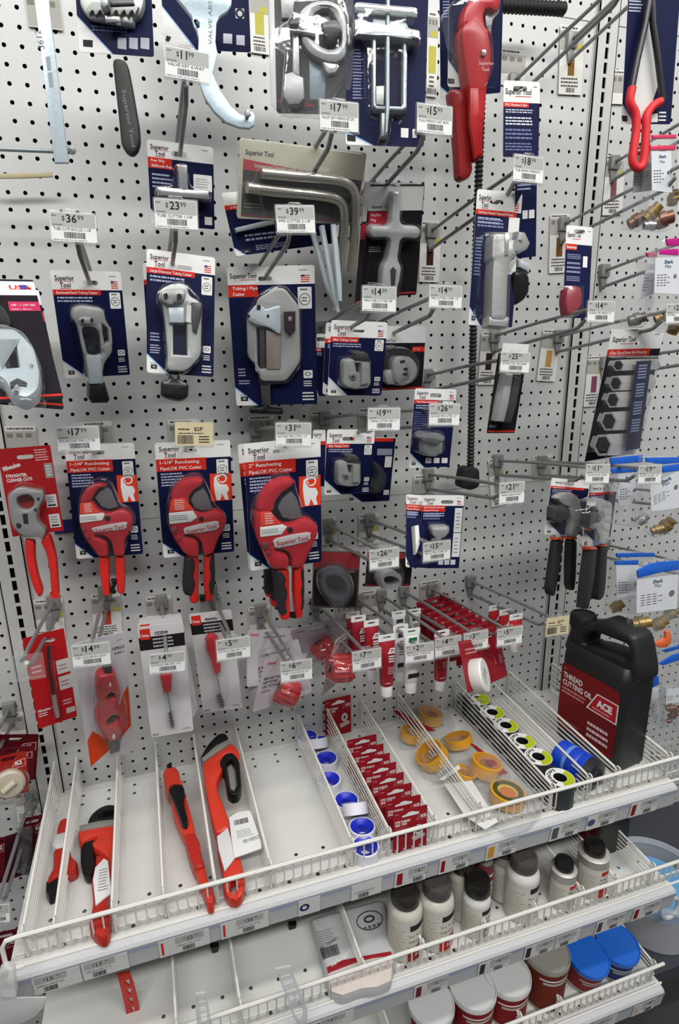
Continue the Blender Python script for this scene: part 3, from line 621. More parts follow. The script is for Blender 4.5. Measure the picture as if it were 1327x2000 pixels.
c.part('slide_block', 4, '970,590 1060,590 1062,680 975,678', .2, .95, ZINC, .08)
c.part('feed_screw', 4, '980,680 1000,680 1002,860 984,862', .3, .55, BLKP, .05)
c.part('size_plate', 4, '1075,575 1105,580 1102,680 1072,675', .6, .8, WH, .03)
c.part('side_grip', 4, '1105,560 1165,560 1160,640 1135,740 1110,720', .5, .95, DKMET, .12)
c.part('knob', 4, '930,1012 975,1005 975,970 1035,975 1040,1008 1075,1020 1090,1040 1085,1110 1050,1130 1000,1125 950,1110 928,1095', .0, .9, BLKP, .22)
blister(c, 4, '905,480 980,432 1070,432 1110,470 1175,560 1172,870 1085,968 955,970 955,880 935,620 898,560', 1.35)
# ---- tubing / pipe cutter
c = sup('pipe_cutter', 'large octagonal blister pipe cutter with black tee handle on navy card, under the $39 label', '125,212 632,198 650,1003 185,1005', 4.3, ['Tubing / Pipe', 'Cutter'], 5, hdr=.125, bar=.04, bx=.34, cut=(.27, .855), logo='one', sz=.72, lx=.03, slot=(.43, .083), sub=0)
c.mb.lines(c.X(.05), c.Y(.78), c.X(.15), c.Y(.71), 3, M('#a8aec8'), .04); c.mb.lines(c.X(.05), c.Y(.84), c.X(.2), c.Y(.80), 2, M('#a8aec8'), .04); done(c)
c.part('cutter_frame', 5, '300,395 400,330 460,330 545,440 552,760 470,870 320,870 300,780 245,730 240,500 290,450', .04, .75, CAST, .15, holes=('300,560 430,560 435,790 305,795',))
c.part('wheel_holder', 5, '240,490 280,440 300,425 335,440 350,455 440,425 440,610 370,560 300,545 250,520', .5, 1.1, ZINC, .12)
for q in ('245,485 255,482 262,492 255,503 245,500', '300,430 315,428 325,440 318,458 300,455', '358,485 367,483 374,492 368,502 358,500'): c.part('pin', 5, q, 1.0, 1.15, BLKP)
c.part('feed_screw', 5, '315,562 345,562 352,792 318,795', .4, .7, DKMET, .06)
c.part('slide_bar', 5, '352,570 436,600 436,800 355,800', .3, .85, M('#9a8d86', 'zinc'), .08)
c.part('spare_wheel_label', 5, '455,468 522,466 522,575 490,612 458,575', .7, 1.0, M('#2a1418'), .04)
c.part('rivet', 5, '480,500 492,494 504,503 500,522 484,524', 1.0, 1.1, CHROME, .03)
c.part('shank', 5, '318,895 378,890 382,1010 330,1010', .15, .6, DKMET, .12)
c.part('tee_handle', 5, '252,1022 330,1015 345,1003 365,1010 372,1025 450,1032 453,1065 255,1058', .05, .75, BLKP, .25)
blister(c, 5, '228,480 300,370 400,316 470,318 560,430 562,770 490,885 385,890 380,900 310,898 300,790 240,740', 1.3)
# ---- copper cutter (far left, black cards)
def usa(C_, m, z=.04):
    m.text('USA', C_.X(.52), C_.Y(.1), C_.h*.04, RED, z, bold=.03); m.rect(C_.X(.72), C_.Y(.1), C_.X(.84), C_.Y(.055), z, M('#2f4fa8')); m.rect(C_.X(.84), C_.Y(.1), C_.X(.92), C_.Y(.08), z, RED)
for n_, (q, dd, lb) in enumerate((('-110,395 205,505 380,1160 -20,1168', 4.2, 'rear black cutter card sticking out below and right of the front one'), ('-120,425 185,440 372,1120 -20,1150', 6.0, 'clear clamshell with oval silver cutter on black card with USA print, at left edge'))):
    c = Card('tubing_cutter', lb, 'tool', q, dd, 4); mb = backer(c, M('#18141c'), (.62, .06)); m_ = MB()
    mb.rect(c.X(0), c.Y(0.02), c.X(1), c.Y(.155), .036, M('#cfd0d4')); usa(c, mb)
    mb.rect(c.X(.45), c.Y(.30), c.X(1.0), c.Y(.215), .036, M('#b92f58')); mb.text('1/8" - 1 1/2" OD', c.X(.5), c.Y(.255), .16, WH, .042, w=c.w*.42, bold=.02); mb.text('3mm - 30mm', c.X(.5), c.Y(.29), .13, WH, .042, w=c.w*.34)
    mb.rect(c.X(0), c.Y(.975), c.X(.99), c.Y(.96), .036, RED); c.mb = mb; done(c)
    if n_:
        c.part('cutter_body', 4, '-40,700 80,705 130,740 200,820 235,960 225,1060 150,1110 70,1080 20,1000 -40,960', .04, .8, ZINC, .25, 0, holes=('5,790 85,790 105,925 40,930',))
        c.part('knob', 4, '-40,560 20,575 40,610 60,640 70,690 20,700 -40,690', .04, .9, BLKP, .2)
        c.part('feed_screw', 4, '5,800 40,800 60,930 30,930', .3, .6, DKMET, .08)
        c.part('cutting_wheel', 4, '55,1020 100,995 155,1020 150,1040 110,1035 60,1045', .7, .9, DKMET, .05)
        for q in ('75,1050 95,1030 115,1045 105,1068 80,1068', '168,915 180,905 190,918 180,930'): c.part('rivet', 4, q, .75, .95, CHROME, .05)
        blister(c, 4, '-60,690 90,700 160,750 215,850 250,960 245,1060 175,1130 80,1100 20,1020 -50,980', 1.2, sm=3)
# ---- stillson four way key
c = sup('valve_key', 'chrome tee shaped four way key on a navy card, behind the $23 label', '702,665 1025,710 1028,1098 728,1080', 5.3, ['Four Way', 'Stillcock Key'], 1, hdr=.20, bar=.06, bx=.36, cut=(.25, .8), slot=(.47, .13), badge=False, icon=False, flag=False, sub=0)
c.mb.prism(rrect(c.X(.68), c.Y(.54), c.X(.97), c.Y(.34), .04, 1), .034, .038, WH); c.mb.lines(c.X(.72), c.Y(.5), c.X(.93), c.Y(.38), 4, M('#77777a'), .042, .3)
c.mb.lines(c.X(.05), c.Y(.56), c.X(.36), c.Y(.37), 4, M('#a8aec8'), .04); c.mb.rect(c.X(.84), c.Y(.95), c.X(.96), c.Y(.85), .04, WH); done(c)
c.part('upright_socket', 1, '852,785 902,792 908,950 862,945', .1, .75, CHROME, .18)
c.part('cross_socket', 1, '750,895 755,890 1005,915 1012,950 1003,962 760,942', .1, .8, CHROME, .22)
blister(c, 1, '836,780 912,782 912,890 1020,910 1018,975 745,945 745,888 836,885', 1.0)
# ---- faucet seat wrenches
dn = sup('wrench_card', 'navy card sticking out below the seat wrench clamshell, left corner white', '18,1055 560,1030 640,1330 75,1425', 4.5, ['2 Piece'], 2, hdr=.20, bar=.07, bx=.2, cut=(.1, .86), logo=None, badge=False, icon=False, flag=False, sub=0, slot=None)
dn.mb.lines(dn.X(.12), dn.Y(.8), dn.X(.6), dn.Y(.66), 2, M('#a8aec8'), .04); dn.mb.lines(dn.X(.2), dn.Y(.95), dn.X(.55), dn.Y(.86), 3, M('#a8aec8'), .04); dn.mb.rect(dn.X(.82), dn.Y(.95), dn.X(.9), dn.Y(.84), .04, WH); done(dn)
dn.part('zinc_key', 2, '85,1255 250,1215 300,1215 305,1235 95,1280', .05, .3, ZINC, .08)
c = Card('seat_wrenches', 'clamshell with two bent silver seat wrenches on a red and black card', 'tool', '110,758 812,845 745,1240 92,1205', 7.9, 2)
mb = backer(c, M('#e0dccc'), (.66, .27), sw=.75, sh=.2); z = .036
mb.poly(c.P((.03, .25), (.99, .37), (.99, .97), (.03, .97)), z, M('#221f22')); mb.poly(c.P((.03, .24), (.62, .34), (.62, .42), (.03, .37)), z+.004, M('#c8263a'))
u, v = c.T(2, '140,850 295,862', z)[0], c.T(2, '295,862 295,862', z)[0]; mb.text('Superior Tool', u[0], u[1], .24, INK, z+.004, w=v[0]-u[0], ang=0, bold=.02)
u, v = c.T(2, '190,920 545,955', z)[:2]; mb.text('Stepped and Tapered Faucet Seat Wrenches', u[0], u[1], .16, WH, z+.01, w=math.dist(u, v), ang=math.degrees(math.atan2(v[1]-u[1], v[0]-u[0])), bold=.02)
mb.lines(c.X(.05), c.Y(.86), c.X(.2), c.Y(.78), 2, M('#b9b2b2'), z+.004); mb.lines(c.X(.3), c.Y(.84), c.X(.48), c.Y(.8), 1, M('#b9b2b2'), z+.004); mb.rect(c.X(.03), c.Y(.96), c.X(.8), c.Y(.945), z+.004, M('#c8263a')); c.mb = mb; done(c)
def rod(C_, k, t, z, r, m, name, n=10, sm=3):
    p = C_.fr.L(S(k, t), z); p = catmull(p, sm, False) if sm else p
    rr = r if not isinstance(r, tuple) else [r[0]+(r[1]-r[0])*i/(len(p)-1) for i in range(len(p))]
    return MB().tube([(a, b, z) for a, b in p], rr, m, n).build(name, C_.root)
rod(c, 2, '225,955 400,972 600,988 690,1008 735,1050 748,1130 742,1250 735,1350 722,1500', .55, .3, M('#c4c0b4', 'chrome'), 'seat_wrench_rod'); rod(c, 2, '150,1035 300,1055 520,1075 630,1095 672,1130 685,1200 678,1320 665,1420 655,1560', .62, .3, M('#c4c0b4', 'chrome'), 'seat_wrench_rod')
blister(c, 2, '105,762 806,850 796,1240 700,1232 690,1250 640,1235 95,1205', .35, m=clear('clamshell_plastic', (.95, .95, .9), 1, .1), bev=.12, name='clamshell')
blister(c, 2, '210,930 690,985 775,1050 770,1240 640,1240 640,1120 600,1105 140,1075 132,1020 200,1000', .95, bev=.3)
for i, (q, lb) in enumerate((('500,1240 590,1560 640,1690 625,1710', 'a'), ('560,1245 620,1560 650,1720', 'b'), ('625,1240 655,1560 662,1660', 'c'))):
    p = S(2, q); f = vframe(*p[0], 6.2+i*.5); lab = ('leftmost of the loose tapered zinc rods hanging below the seat wrench pack', 'middle one of the loose tapered zinc rods hanging below the seat wrench pack', 'third loose tapered rod, right beside the bent seat wrench shafts')[i]
    pts = [f.loc(*a) for a in p]; o = MB().tube([(a, b, 0) for a, b in pts], [.2, .2, .14, .05][:len(pts)], ZINC, 8).build('tapered_rod', None, frame=f); tag(o, lab, 'tool', 'tapered rods')
# ---- plug wrench
cb = Card('plug_wrench', 'second plug wrench pack behind the cross shaped one, only its pinkish left edge showing', 'tool', '800,1000 1080,1010 1010,1600 740,1690', 3.9, 2); mb = backer(cb, M('#251b22'), None); mb.rect(cb.X(0), cb.Y(.3), cb.X(1), cb.Y(0), .036, M('#cfc6ca')); mb.rect(cb.X(0), cb.Y(.44), cb.X(.5), cb.Y(.32), .04, M('#c43348')); mb.rect(cb.X(0), cb.Y(.98), cb.X(1), cb.Y(.965), .04, RED); cb.mb = mb; done(cb)
c = Card('plug_wrench', 'cross shaped cast plug wrench in a clear blister on a black and white card', 'tool', '825,930 1132,925 1085,1625 790,1640', 6.2, 2)
z = .036; mb = MB(); mb.prism(rrect(c.X(0), c.Y(1), c.X(1), c.Y(.115), .12), 0, .03, M('#1b191c')); mb.rect(c.X(.01), c.Y(.31), c.X(.99), c.Y(.13), z, M('#d6d6d4'))
mb.text('Superior Tool', c.X(.07), c.Y(.29), .17, INK, z+.004, w=c.w*.33, bold=.02); mb.rect(c.X(.03), c.Y(.435), c.X(.42), c.Y(.315), z+.003, M('#c22a3c'))
for i, t in enumerate(('PopOut', 'Plug', 'Wrench')): mb.text(t, c.X(.07), c.Y(.35+.037*i), .15, WH, z+.008, bold=.02)
mb.lines(c.X(.05), c.Y(.63), c.X(.3), c.Y(.58), 3, M('#b8b8b8'), z+.004); mb.lines(c.X(.05), c.Y(.9), c.X(.2), c.Y(.87), 2, M('#b8b8b8'), z+.004); mb.rect(c.X(.02), c.Y(.985), c.X(.98), c.Y(.972), z+.004, M('#b3303c')); c.mb = mb; done(c)
MB().prism([rrect(c.X(0), c.Y(.14), c.X(1), c.Y(0), .12), slot_loop(c, .5, .07)], 0, .04, CLEAR).build('hang_tab', c.root)
c.part('wrench_body', 2, '955,1050 1000,1050 1000,1240 1095,1245 1118,1280 1095,1320 1002,1312 985,1430 1008,1475 995,1560 970,1640 900,1640 890,1560 900,1470 925,1430 945,1312 840,1312 820,1280 838,1240 945,1245', .04, .85, M('#c6c7c7', 'zinc'), .28)
c.part('fork_slot', 2, '940,1490 955,1470 972,1490 965,1570 945,1580', .84, .88, DKMET)
blister(c, 2, '940,1020 1010,1010 1015,1230 1110,1235 1132,1280 1110,1335 1015,1330 1000,1420 1022,1470 1000,1640 885,1640 875,1470 920,1420 930,1325 830,1325 805,1280 825,1230 935,1230', 1.15)
# ---- mini tubing cutters
def mini(C_, k, dx, dy, s_=1.0):
    g = lambda t: ' '.join('%f,%f' % (dx+(float(a)-250)*s_, dy+(float(b)-310)*s_) for a, b in (q.split(',') for q in t.split()))
    C_.part('cutter_body', k, g('265,380 330,372 350,385 385,385 460,395 462,550 440,585 350,590 265,570'), .04, .7, CAST, .12, holes=(g('350,400 385,400 385,470 360,470'),))
    C_.part('knob', k, g('350,330 400,322 445,335 450,372 400,385 350,375'), .1, .85, DKMET, .15)
    C_.part('cutting_wheel', k, g('305,490 320,470 350,470 365,495 355,520 325,525'), .65, .85, M('#8d8d8a', 'zinc'), .06); C_.part('wheel_pin', k, g('322,498 335,490 346,502 336,514'), .84, .92, BLKP)
    C_.part('grip', k, g('395,400 455,402 450,550 395,560'), .5, .95, CAST, .12)
    blister(C_, k, g('262,362 325,360 330,315 430,318 455,345 470,370 470,560 430,590 340,600 255,575 247,500'), 1.15)
for q, dd, lb in (('70,190 135,193 135,640 60,640', 3.0, 'rearmost mini tubing cutter card, narrow strip beside the big cutter card'), ('136,112 560,130 520,640 110,625', 5.6, 'mini tubing cutter card directly behind the front one below the $14 label')):
    c = sup('mini_cutter', lb, q, dd, ['Mini Tubing Cutter'], 6, hdr=.22, bar=.06, bx=.5, badge=False, icon=False, flag=False, group='mini tubing cutters'); done(c)
c = sup('mini_cutter', 'front mini tubing cutter card on the $14 hook, navy with small grey cutter', '178,92 578,108 535,632 143,636', 7.4, ['Mini Tubing Cutter'], 6, hdr=.215, bar=.065, bx=.5, cut=(.37, .74), slot=(.5, .14), group='mini tubing cutters'); done(c); mini(c, 6, 250, 310)
# ---- quick cut
c = Card('round_cutter', 'round clear blister with silver disc cutter on a black card beside the mini cutters', 'tool', '545,130 855,140 835,580 520,605', 4.6, 6); mb = backer(c, M('#cfd0d0'), None); z = .036
mb.rect(c.X(0), c.Y(1), c.X(.99), c.Y(.26), z, M('#17141a')); mb.text('Superior Tool', c.X(-.02), c.Y(.24), .17, INK, z+.004, w=c.w*.33, bold=.02); mb.text('QuickCut', c.X(.05), c.Y(.32), .15, WH, z+.004); mb.rect(c.X(.7), c.Y(.4), c.X(.99), c.Y(.32), z+.004, RED); mb.text('1/8-1" OD', c.X(.72), c.Y(.37), .1, WH, z+.008); mb.rect(c.X(0), c.Y(.99), c.X(.99), c.Y(.965), z+.004, RED); c.mb = mb; done(c)
c.part('disc_body', 6, '640,370 700,350 760,365 800,430 790,500 740,550 680,555 640,520 625,450', .04, .9, CHROME, .2, 3)
for q in ('670,385 705,380 708,398 675,405', '695,440 725,436 728,452 700,456', '690,475 722,472 724,488 694,492'): c.part('slot', 6, q, .9, .93, BLKP)
c.part('handle_disc', 6, '565,480 600,450 640,470 650,540 600,560 570,530', .04, .6, CAST, .15, 2)
blister(c, 6, '560,370 610,300 690,285 770,310 820,370 822,450 790,530 720,565 640,560 570,530 552,460', 1.4, sm=3, bev=.35)
# ---- tub drain extractor
c = sup('drain_extractor', 'hexagonal silver extractor in a blister on navy card, behind the $26 label', '775,580 1080,595 1020,1145 735,1160', 9.2, ['Tub Drain Extractor'], 6, hdr=.14, bar=.045, bx=.6, cut=(.38, .80), slot=(.5, .08), badge=False, icon=False)
c.mb.lines(c.X(.03), c.Y(.5), c.X(.45), c.Y(.28), 8, M('#5b628a'), .04); c.mb.prism(rrect(c.X(.68), c.Y(.28), c.X(.95), c.Y(.15), .05, 1), .034, .04, WH); done(c)
c.part('hex_head', 6, '835,920 870,900 960,905 1000,935 985,975 930,990 840,960', .04, 1.2, CHROME, .15); c.part('tapered_body', 6, '845,960 930,985 985,975 975,1050 900,1075 850,1050', .04, .8, M('#a6a7a4', 'zinc'), .15)
for i in range(3): a = 855+i*58; c.part('pictogram', 6, '%d,1085 %d,1085 %d,1122 %d,1122' % (a, a+42, a+40, a-2), .034, .045, WH)
blister(c, 6, '808,895 870,880 980,885 1008,920 1000,1050 940,1080 860,1075 810,1040', 1.5)
# ---- lower mini group
c = sup('mini_cutter', 'dark card with round pipe cutter peeking out right of the lower mini cutter', '330,935 630,940 598,1390 275,1410', 5.5, ['Mini'], 6, hdr=.01, bar=.05, bx=.95, cut=(.36, .82), logo=None, slot=None, flag=False, badge=False, icon=False, sub=0, num=False)
c.mb.rect(c.X(.6), c.Y(.27), c.X(.95), c.Y(.17), .04, M('#8d90a2')); c.mb.rect(c.X(.8), c.Y(.46), c.X(.96), c.Y(.29), .04, WH); c.mb.rect(c.X(.84), c.Y(.9), c.X(.97), c.Y(.82), .04, WH); done(c)
c.part('ring_cutter', 6, '470,1110 520,1130 570,1190 580,1250 555,1320 500,1350 450,1340 400,1320 440,1280 500,1250 510,1190', .04, .8, SMOKE, .2, 2); c.part('cutter_jaw', 6, '470,1290 520,1290 522,1330 480,1340', .1, .9, DKMET, .1)
c = sup('mini_cutter', 'card mostly hidden at the left behind the lower mini tubing cutter', '40,880 135,885 125,1290 40,1290', 4.0, ['Mini'], 6, hdr=.2, bar=.06, bx=1, badge=False, icon=False, flag=False, slot=None, sz=2.5, foot=False); done(c)
c = sup('mini_cutter', 'lower mini tubing cutter card on the $19 hook, navy with small grey cutter', '148,880 488,880 455,1338 118,1352', 7.7, ['Mini Tubing Cutter'], 6, hdr=.215, bar=.062, bx=.48, cut=(.37, .76), slot=(.45, .14), group='mini tubing cutters'); done(c); mini(c, 6, 212, 1058, .84)
# ---- paired navy cards
for q, dd, lb, bl in (('722,1352 860,1352 880,1890 700,1860', 8.0, 'rear one of the two overlapping navy cards above the $15 label', False), ('822,1352 1140,1355 1085,1882 812,1875', 9.0, 'front one of the two overlapping navy cards above the $15 label, small blister', True)):
    c = sup('copper_cutter', lb, q, dd, ['Quick-Ready Internal', 'Faucet Wrench'], 6, hdr=.14, bar=.04, bx=.56 if bl else 1, cut=(.2, .85), slot=(.6, .09) if bl else None, badge=False, icon=False, flag=bl, sz=1 if bl else 1.8); X, Y = c.X, c.Y
    c.mb.lines(X(.04), Y(.33), X(.5), Y(.24), 3, M('#7f86a8'), .04)
    if bl:
        c.mb.rect(X(.80), Y(.50), X(.985), Y(.17), .04, M('#c9c9c6')); c.mb.rect(X(.80), Y(.84), X(.985), Y(.51), .04, M('#c9c9c6')); c.mb.lines(X(.84), Y(.46), X(.95), Y(.22), 5, M('#6b6b6b'), .046, .25); c.mb.lines(X(.84), Y(.80), X(.95), Y(.56), 5, M('#6b6b6b'), .046, .25)
        for i in range(3): c.mb.rect(X(.48+.15*i), Y(.95), X(.6+.15*i), Y(.88), .04, M('#b9bac4'))
    done(c)
    if bl: c.part('fitting_cup', 6, '895,1600 910,1585 1025,1580 1030,1620 1000,1660 950,1680 905,1650', .04, .9, CAST, .2); blister(c, 6, '885,1575 900,1568 1030,1568 1040,1620 1010,1680 950,1690 890,1680', 1.2)
    else: c.part('tool_shaft', 6, '775,1575 810,1565 820,1700 790,1780', .04, .6, WH, .15)
# ---- tub drain wrench and the card behind it
c = sup('drain_wrench', 'navy card with zinc pipe and black handle showing right of the clear socket tool pack', '945,900 1108,905 1105,1440 945,1440'.replace('945,900', '870,420').replace('1108,905', '1103,425') if 0 else '372,40 502,45 492,470 375,500', 10.2, [], 7, hdr=.0, cut=(0, 1), bar=0, logo=None, slot=None, flag=False, badge=False, icon=False, sub=0, foot=False, num=False)
c.mb.lines(c.X(.1), c.Y(.12), c.X(.8), c.Y(.02), 2, M('#9aa0bb'), .04); c.mb.rect(c.X(.34), c.Y(.48), c.X(.58), c.Y(.37), .04, WH); c.mb.rect(c.X(.64), c.Y(.48), c.X(.9), c.Y(.37), .04, WH); done(c)
c.part('pipe_knuckle', 7, '400,330 440,335 470,400 450,440 400,465 380,440', .04, .8, CAST, .2); c.part('rivet', 7, '405,378 415,372 424,382 415,392', .8, .9, CHROME, .03)
c.part('zinc_neck', 7, '395,480 430,500 468,515 462,580 440,560 400,540', .04, .7, M('#c7ccd0', 'zinc'), .15); c.part('black_grip', 7, '375,560 440,560 468,590 466,690 430,740 385,765 365,720', .04, .9, BLKP, .3)
c = sup('drain_wrench', 'clear blister with grey socket shaped drain tool on tall navy card, below the $18 label', '148,92 425,108 350,900 112,865', 10.0, ['Tub Drain Wrench / Removal Wrench'], 7, hdr=.145, bar=.035, bx=.9, cut=(.28, .86), slot=(.45, .08), badge=False, icon=False)
c.mb.lines(c.X(.05), c.Y(.27), c.X(.7), c.Y(.2), 3, M('#7f86a8'), .04); c.mb.lines(c.X(.04), c.Y(.63), c.X(.2), c.Y(.34), 12, M('#7f86a8'), .04); c.mb.rect(c.X(.74), c.Y(.6), c.X(.98), c.Y(.18), .04, M('#cfcfcb')); done(c)
c.part('socket_tool', 7, '255,335 345,335 345,370 390,375 388,480 365,495 345,560 335,850 235,850 245,560 250,500 240,480 245,370', .04, 1.1, M('#9c9c99', 'zinc'), .3); c.part('long_flute', 7, '320,340 345,342 340,470 320,470', 1.0, 1.2, CHROME, .06); c.part('socket_foot', 7, '225,820 345,822 340,890 220,880', .04, 1.0, CAST, .25)
blister(c, 7, '200,325 395,330 390,480 400,490 360,560 350,900 210,890 190,800 200,530', 1.5)
# ---- small navy pouch
c = sup('pipe_wrench_pouch', 'small navy pouch with a red object in its clear lower part', '668,300 830,305 795,845 655,825', 8.0, ['Internal'], 7, hdr=.2, bar=.06, bx=.42, cut=(0, 1), slot=(.5, .06), badge=False, icon=False, flag=False, sub=0, logo='one', foot=False, sz=1.2)
for i, (a, b) in enumerate(((.3, .36), (.38, .52), (.54, .6))): c.mb.lines(c.X(.08), c.Y(b), c.X(.66), c.Y(a), 3, M('#8990b0'), .04)
c.mb.rect(c.X(.68), c.Y(.44), c.X(.85), c.Y(.32), .04, WH); done(c); c.part('red_grip', 7, '680,660 765,650 770,760 720,812 680,800', .04, .8, M('#8c2a38', 'plastic'), .3, 2); blister(c, 7, '660,640 785,640 785,800 740,820 665,820', 1.0)
# ---- saw card
c = sup('plumber_saw', 'tall navy card of a saw hanging above the $18 label', '462,398 642,402 633,778 460,770', 11.3, ["PVC Plumber's Saw"], 3, hdr=.28, bar=.06, bx=.7, cut=(0, 1), logo='one', slot=(.45, .1), sub=0, flag=False, badge=False, icon=False, foot=False, sz=1.7)
for i, (a, b, q) in enumerate(((.36, .42, '#c6cadb'), (.46, .58, '#d8dae4'), (.61, .77, '#6d749a'), (.80, .92, '#6d749a'))): c.mb.lines(c.X(.06), c.Y(b), c.X(.9), c.Y(a), 2+(i > 0), M(q), .04)
done(c)
# ---- black extractor card
c = Card('extractor_set', 'black card with silver and dark extractor halves, hanging behind the $25 label', 'tool', '290,150 435,150 383,612 198,610', 10.5, 8, pw=8); mb = MB(); mb.prism(rrect(c.X(0), c.Y(1), c.X(1), c.Y(0), .08), 0, .03, M('#141215')); mb.rect(c.X(0.1), c.Y(.2), c.X(1), c.Y(-.12), .034, WH); mb.rect(c.X(.02), c.Y(.985), c.X(.98), c.Y(.965), .036, RED); mb.lines(c.X(.05), c.Y(.93), c.X(.35), c.Y(.89), 2, M('#a8a8a8'), .036); c.mb = mb; done(c)
c.part('silver_half', 8, '330,270 372,270 345,440 318,550 275,545 300,400', .04, .8, M('#b8b8b6', 'zinc'), .2); c.part('dark_half', 8, '375,275 415,290 395,440 360,555 320,550 345,440', .04, .9, DKMET, .25); blister(c, 8, '325,262 420,268 420,320 362,558 270,552', 1.1)
# ---- hexagon socket set
c = sup('socket_set', 'card of five big shiny hexagon sockets hanging in front of the right upright', '935,8 1245,10 1070,725 778,778', 9.0, ['6-Piece Tub and Shower Valve Wrench Set'], 8, hdr=.145, bar=.045, bx=.8, cut=(0, 1), logo='one', slot=(.5, .1), sub=0, badge=False, icon=False, flag=False, foot=False, navy=M('#17161f'), pw=8)
c.mb.poly(c.P((.86, .2), (1, .2), (1, 1), (.72, 1)), .038, NAVY); done(c)
HEXM = M('#e6e2dc', 'metal')
for x, y, w_, h_ in ((970, 218, 38, 34), (955, 322, 44, 46), (938, 418, 46, 48), (915, 542, 54, 58), (880, 680, 62, 66)):
    hx = [(x+w_*a*.9, y+h_*b) for a, b in ((-1, .1), (-.55, -.9), (.4, -.95), (1, -.1), (.55, .9), (-.45, .95))]
    p = c.fr.L(S(8, ' '.join('%f,%f' % q for q in hx)), .9); q2 = c.fr.L(S(8, ' '.join('%f,%f' % (q[0]+150+(700-y)*.12, q[1]-8) for q in hx)), .5); mb = MB(); n = 6
    inn = [tuple(np.array(p).mean(0)*.22+np.array(q)*.78) for q in p]; pd = [tuple(np.array(a)+(.35, 0)) for a in inn]
    v = [(a, b, .95) for a, b in p]+[(a, b, .6) for a, b in q2]; mb.add(v, [(i, (i+1) % n, n+(i+1) % n, n+i) for i in range(n)]+[tuple(range(n, 2*n))], HEXM)
    v = [(a, b, .95) for a, b in p]+[(a, b, .97) for a, b in inn]+[(a, b, .5) for a, b in inn]; mb.add(v, [(i, (i+1) % n, n+(i+1) % n, n+i) for i in range(n)], CHROME); mb.add(v, [(n+i, n+(i+1) % n, 2*n+(i+1) % n, 2*n+i) for i in range(n)], CHROME); mb.poly([(a, b) for a, b in inn], .955, M('#141416'))
    mb.build('hex_socket', c.root, smooth=False)
s_ = c.T(8, '1080,195 1168,190 1100,700 1015,715', 1.1); mb = MB(); mb.poly(s_, 1.1, NAVY); 
for i in range(4):
    t0 = i*.2+.04; P0 = [np.array(q) for q in s_]; A = lambda u_, v_: tuple((P0[0]*(1-u_)+P0[1]*u_)*(1-v_)+(P0[3]*(1-u_)+P0[2]*u_)*v_)
    for j in range(5): mb.poly([A(.2, t0+j*.032), A(.75, t0+j*.032), A(.75, t0+j*.032+.016), A(.2, t0+j*.032+.016)], 1.104, M('#8990b0'))
mb.build('printed_band', c.root); blister(c, 8, '940,170 1235,165 1110,715 830,730', 1.25, bev=.3)
# ---- water pump pliers
for c0, dd, lb, body, tip, g1, g2, b1, b2, bl in (('590,865 805,895 765,1195 542,1205', 9.2, 'left pair of water pump pliers with black handles on navy card', '640,970 700,955 750,985 765,1060 755,1130 740,1220 700,1215 715,1120 690,1050 640,1010 620,990', '610,1040 660,1030 700,1060 690,1110 640,1130 605,1100',
      '620,1232 662,1232 640,1420 612,1560 592,1558 580,1520 600,1380', '705,1228 742,1228 735,1450 728,1520 712,1530 698,1500 700,1350', '622,1218 662,1218 662,1234 620,1234', '703,1216 742,1216 742,1230 703,1230', '620,985 680,955 745,965 780,1060 770,1200 620,1225 640,1140 600,1120 600,1050 630,1030'),
     ('810,905 968,910 925,1210 760,1275', 8.2, 'right pair of water pump pliers with black handles on navy card', '850,1000 890,995 935,1010 940,1080 930,1110 915,1180 910,1260 880,1255 890,1160 860,1060 835,1040', '820,1080 860,1070 885,1110 860,1170 815,1160',
      '815,1290 855,1290 838,1450 805,1635 775,1630 795,1440', '880,1270 915,1268 905,1480 895,1560 875,1585 858,1570 870,1400', '815,1275 855,1272 855,1292 815,1292', '880,1258 915,1256 915,1272 880,1272', '835,1010 890,988 945,1010 940,1100 920,1250 830,1275 840,1180 808,1160 815,1080')):
    c = sup('pump_pliers', lb, c0, dd, ['Tongue and Groove Pliers'], 8, hdr=.14, bar=.04, bx=.88, cut=(.42, .74), slot=(.5, .08), badge=False, icon=False, flag=False, logo='one', lx=.1, sz=.7); done(c)
    c.part('jaw', 8, body, .04, .6, CAST, .12); c.part('upper_jaw', 8, tip, .1, .8, DKMET, .1); c.part('pivot', 8, '%s' % ('680,1010 700,1008 710,1025 695,1040 678,1030' if dd > 9 else '890,1050 905,1046 914,1060 902,1075 888,1066'), .6, .8, CHROME, .04)
    ha = c.part('handle', 8, g1, .04, .6, M('#1b191b', 'rubber'), .2); hb = c.part('handle', 8, g2, -.1, .5, M('#1b191b', 'rubber'), .2); c.part('red_band', 8, b1, .02, .64, M('#d8502c', 'plastic'), .15).parent = ha; c.part('red_band', 8, b2, -.1, .54, M('#d8502c', 'plastic'), .15).parent = hb; blister(c, 8, bl, 1.05)
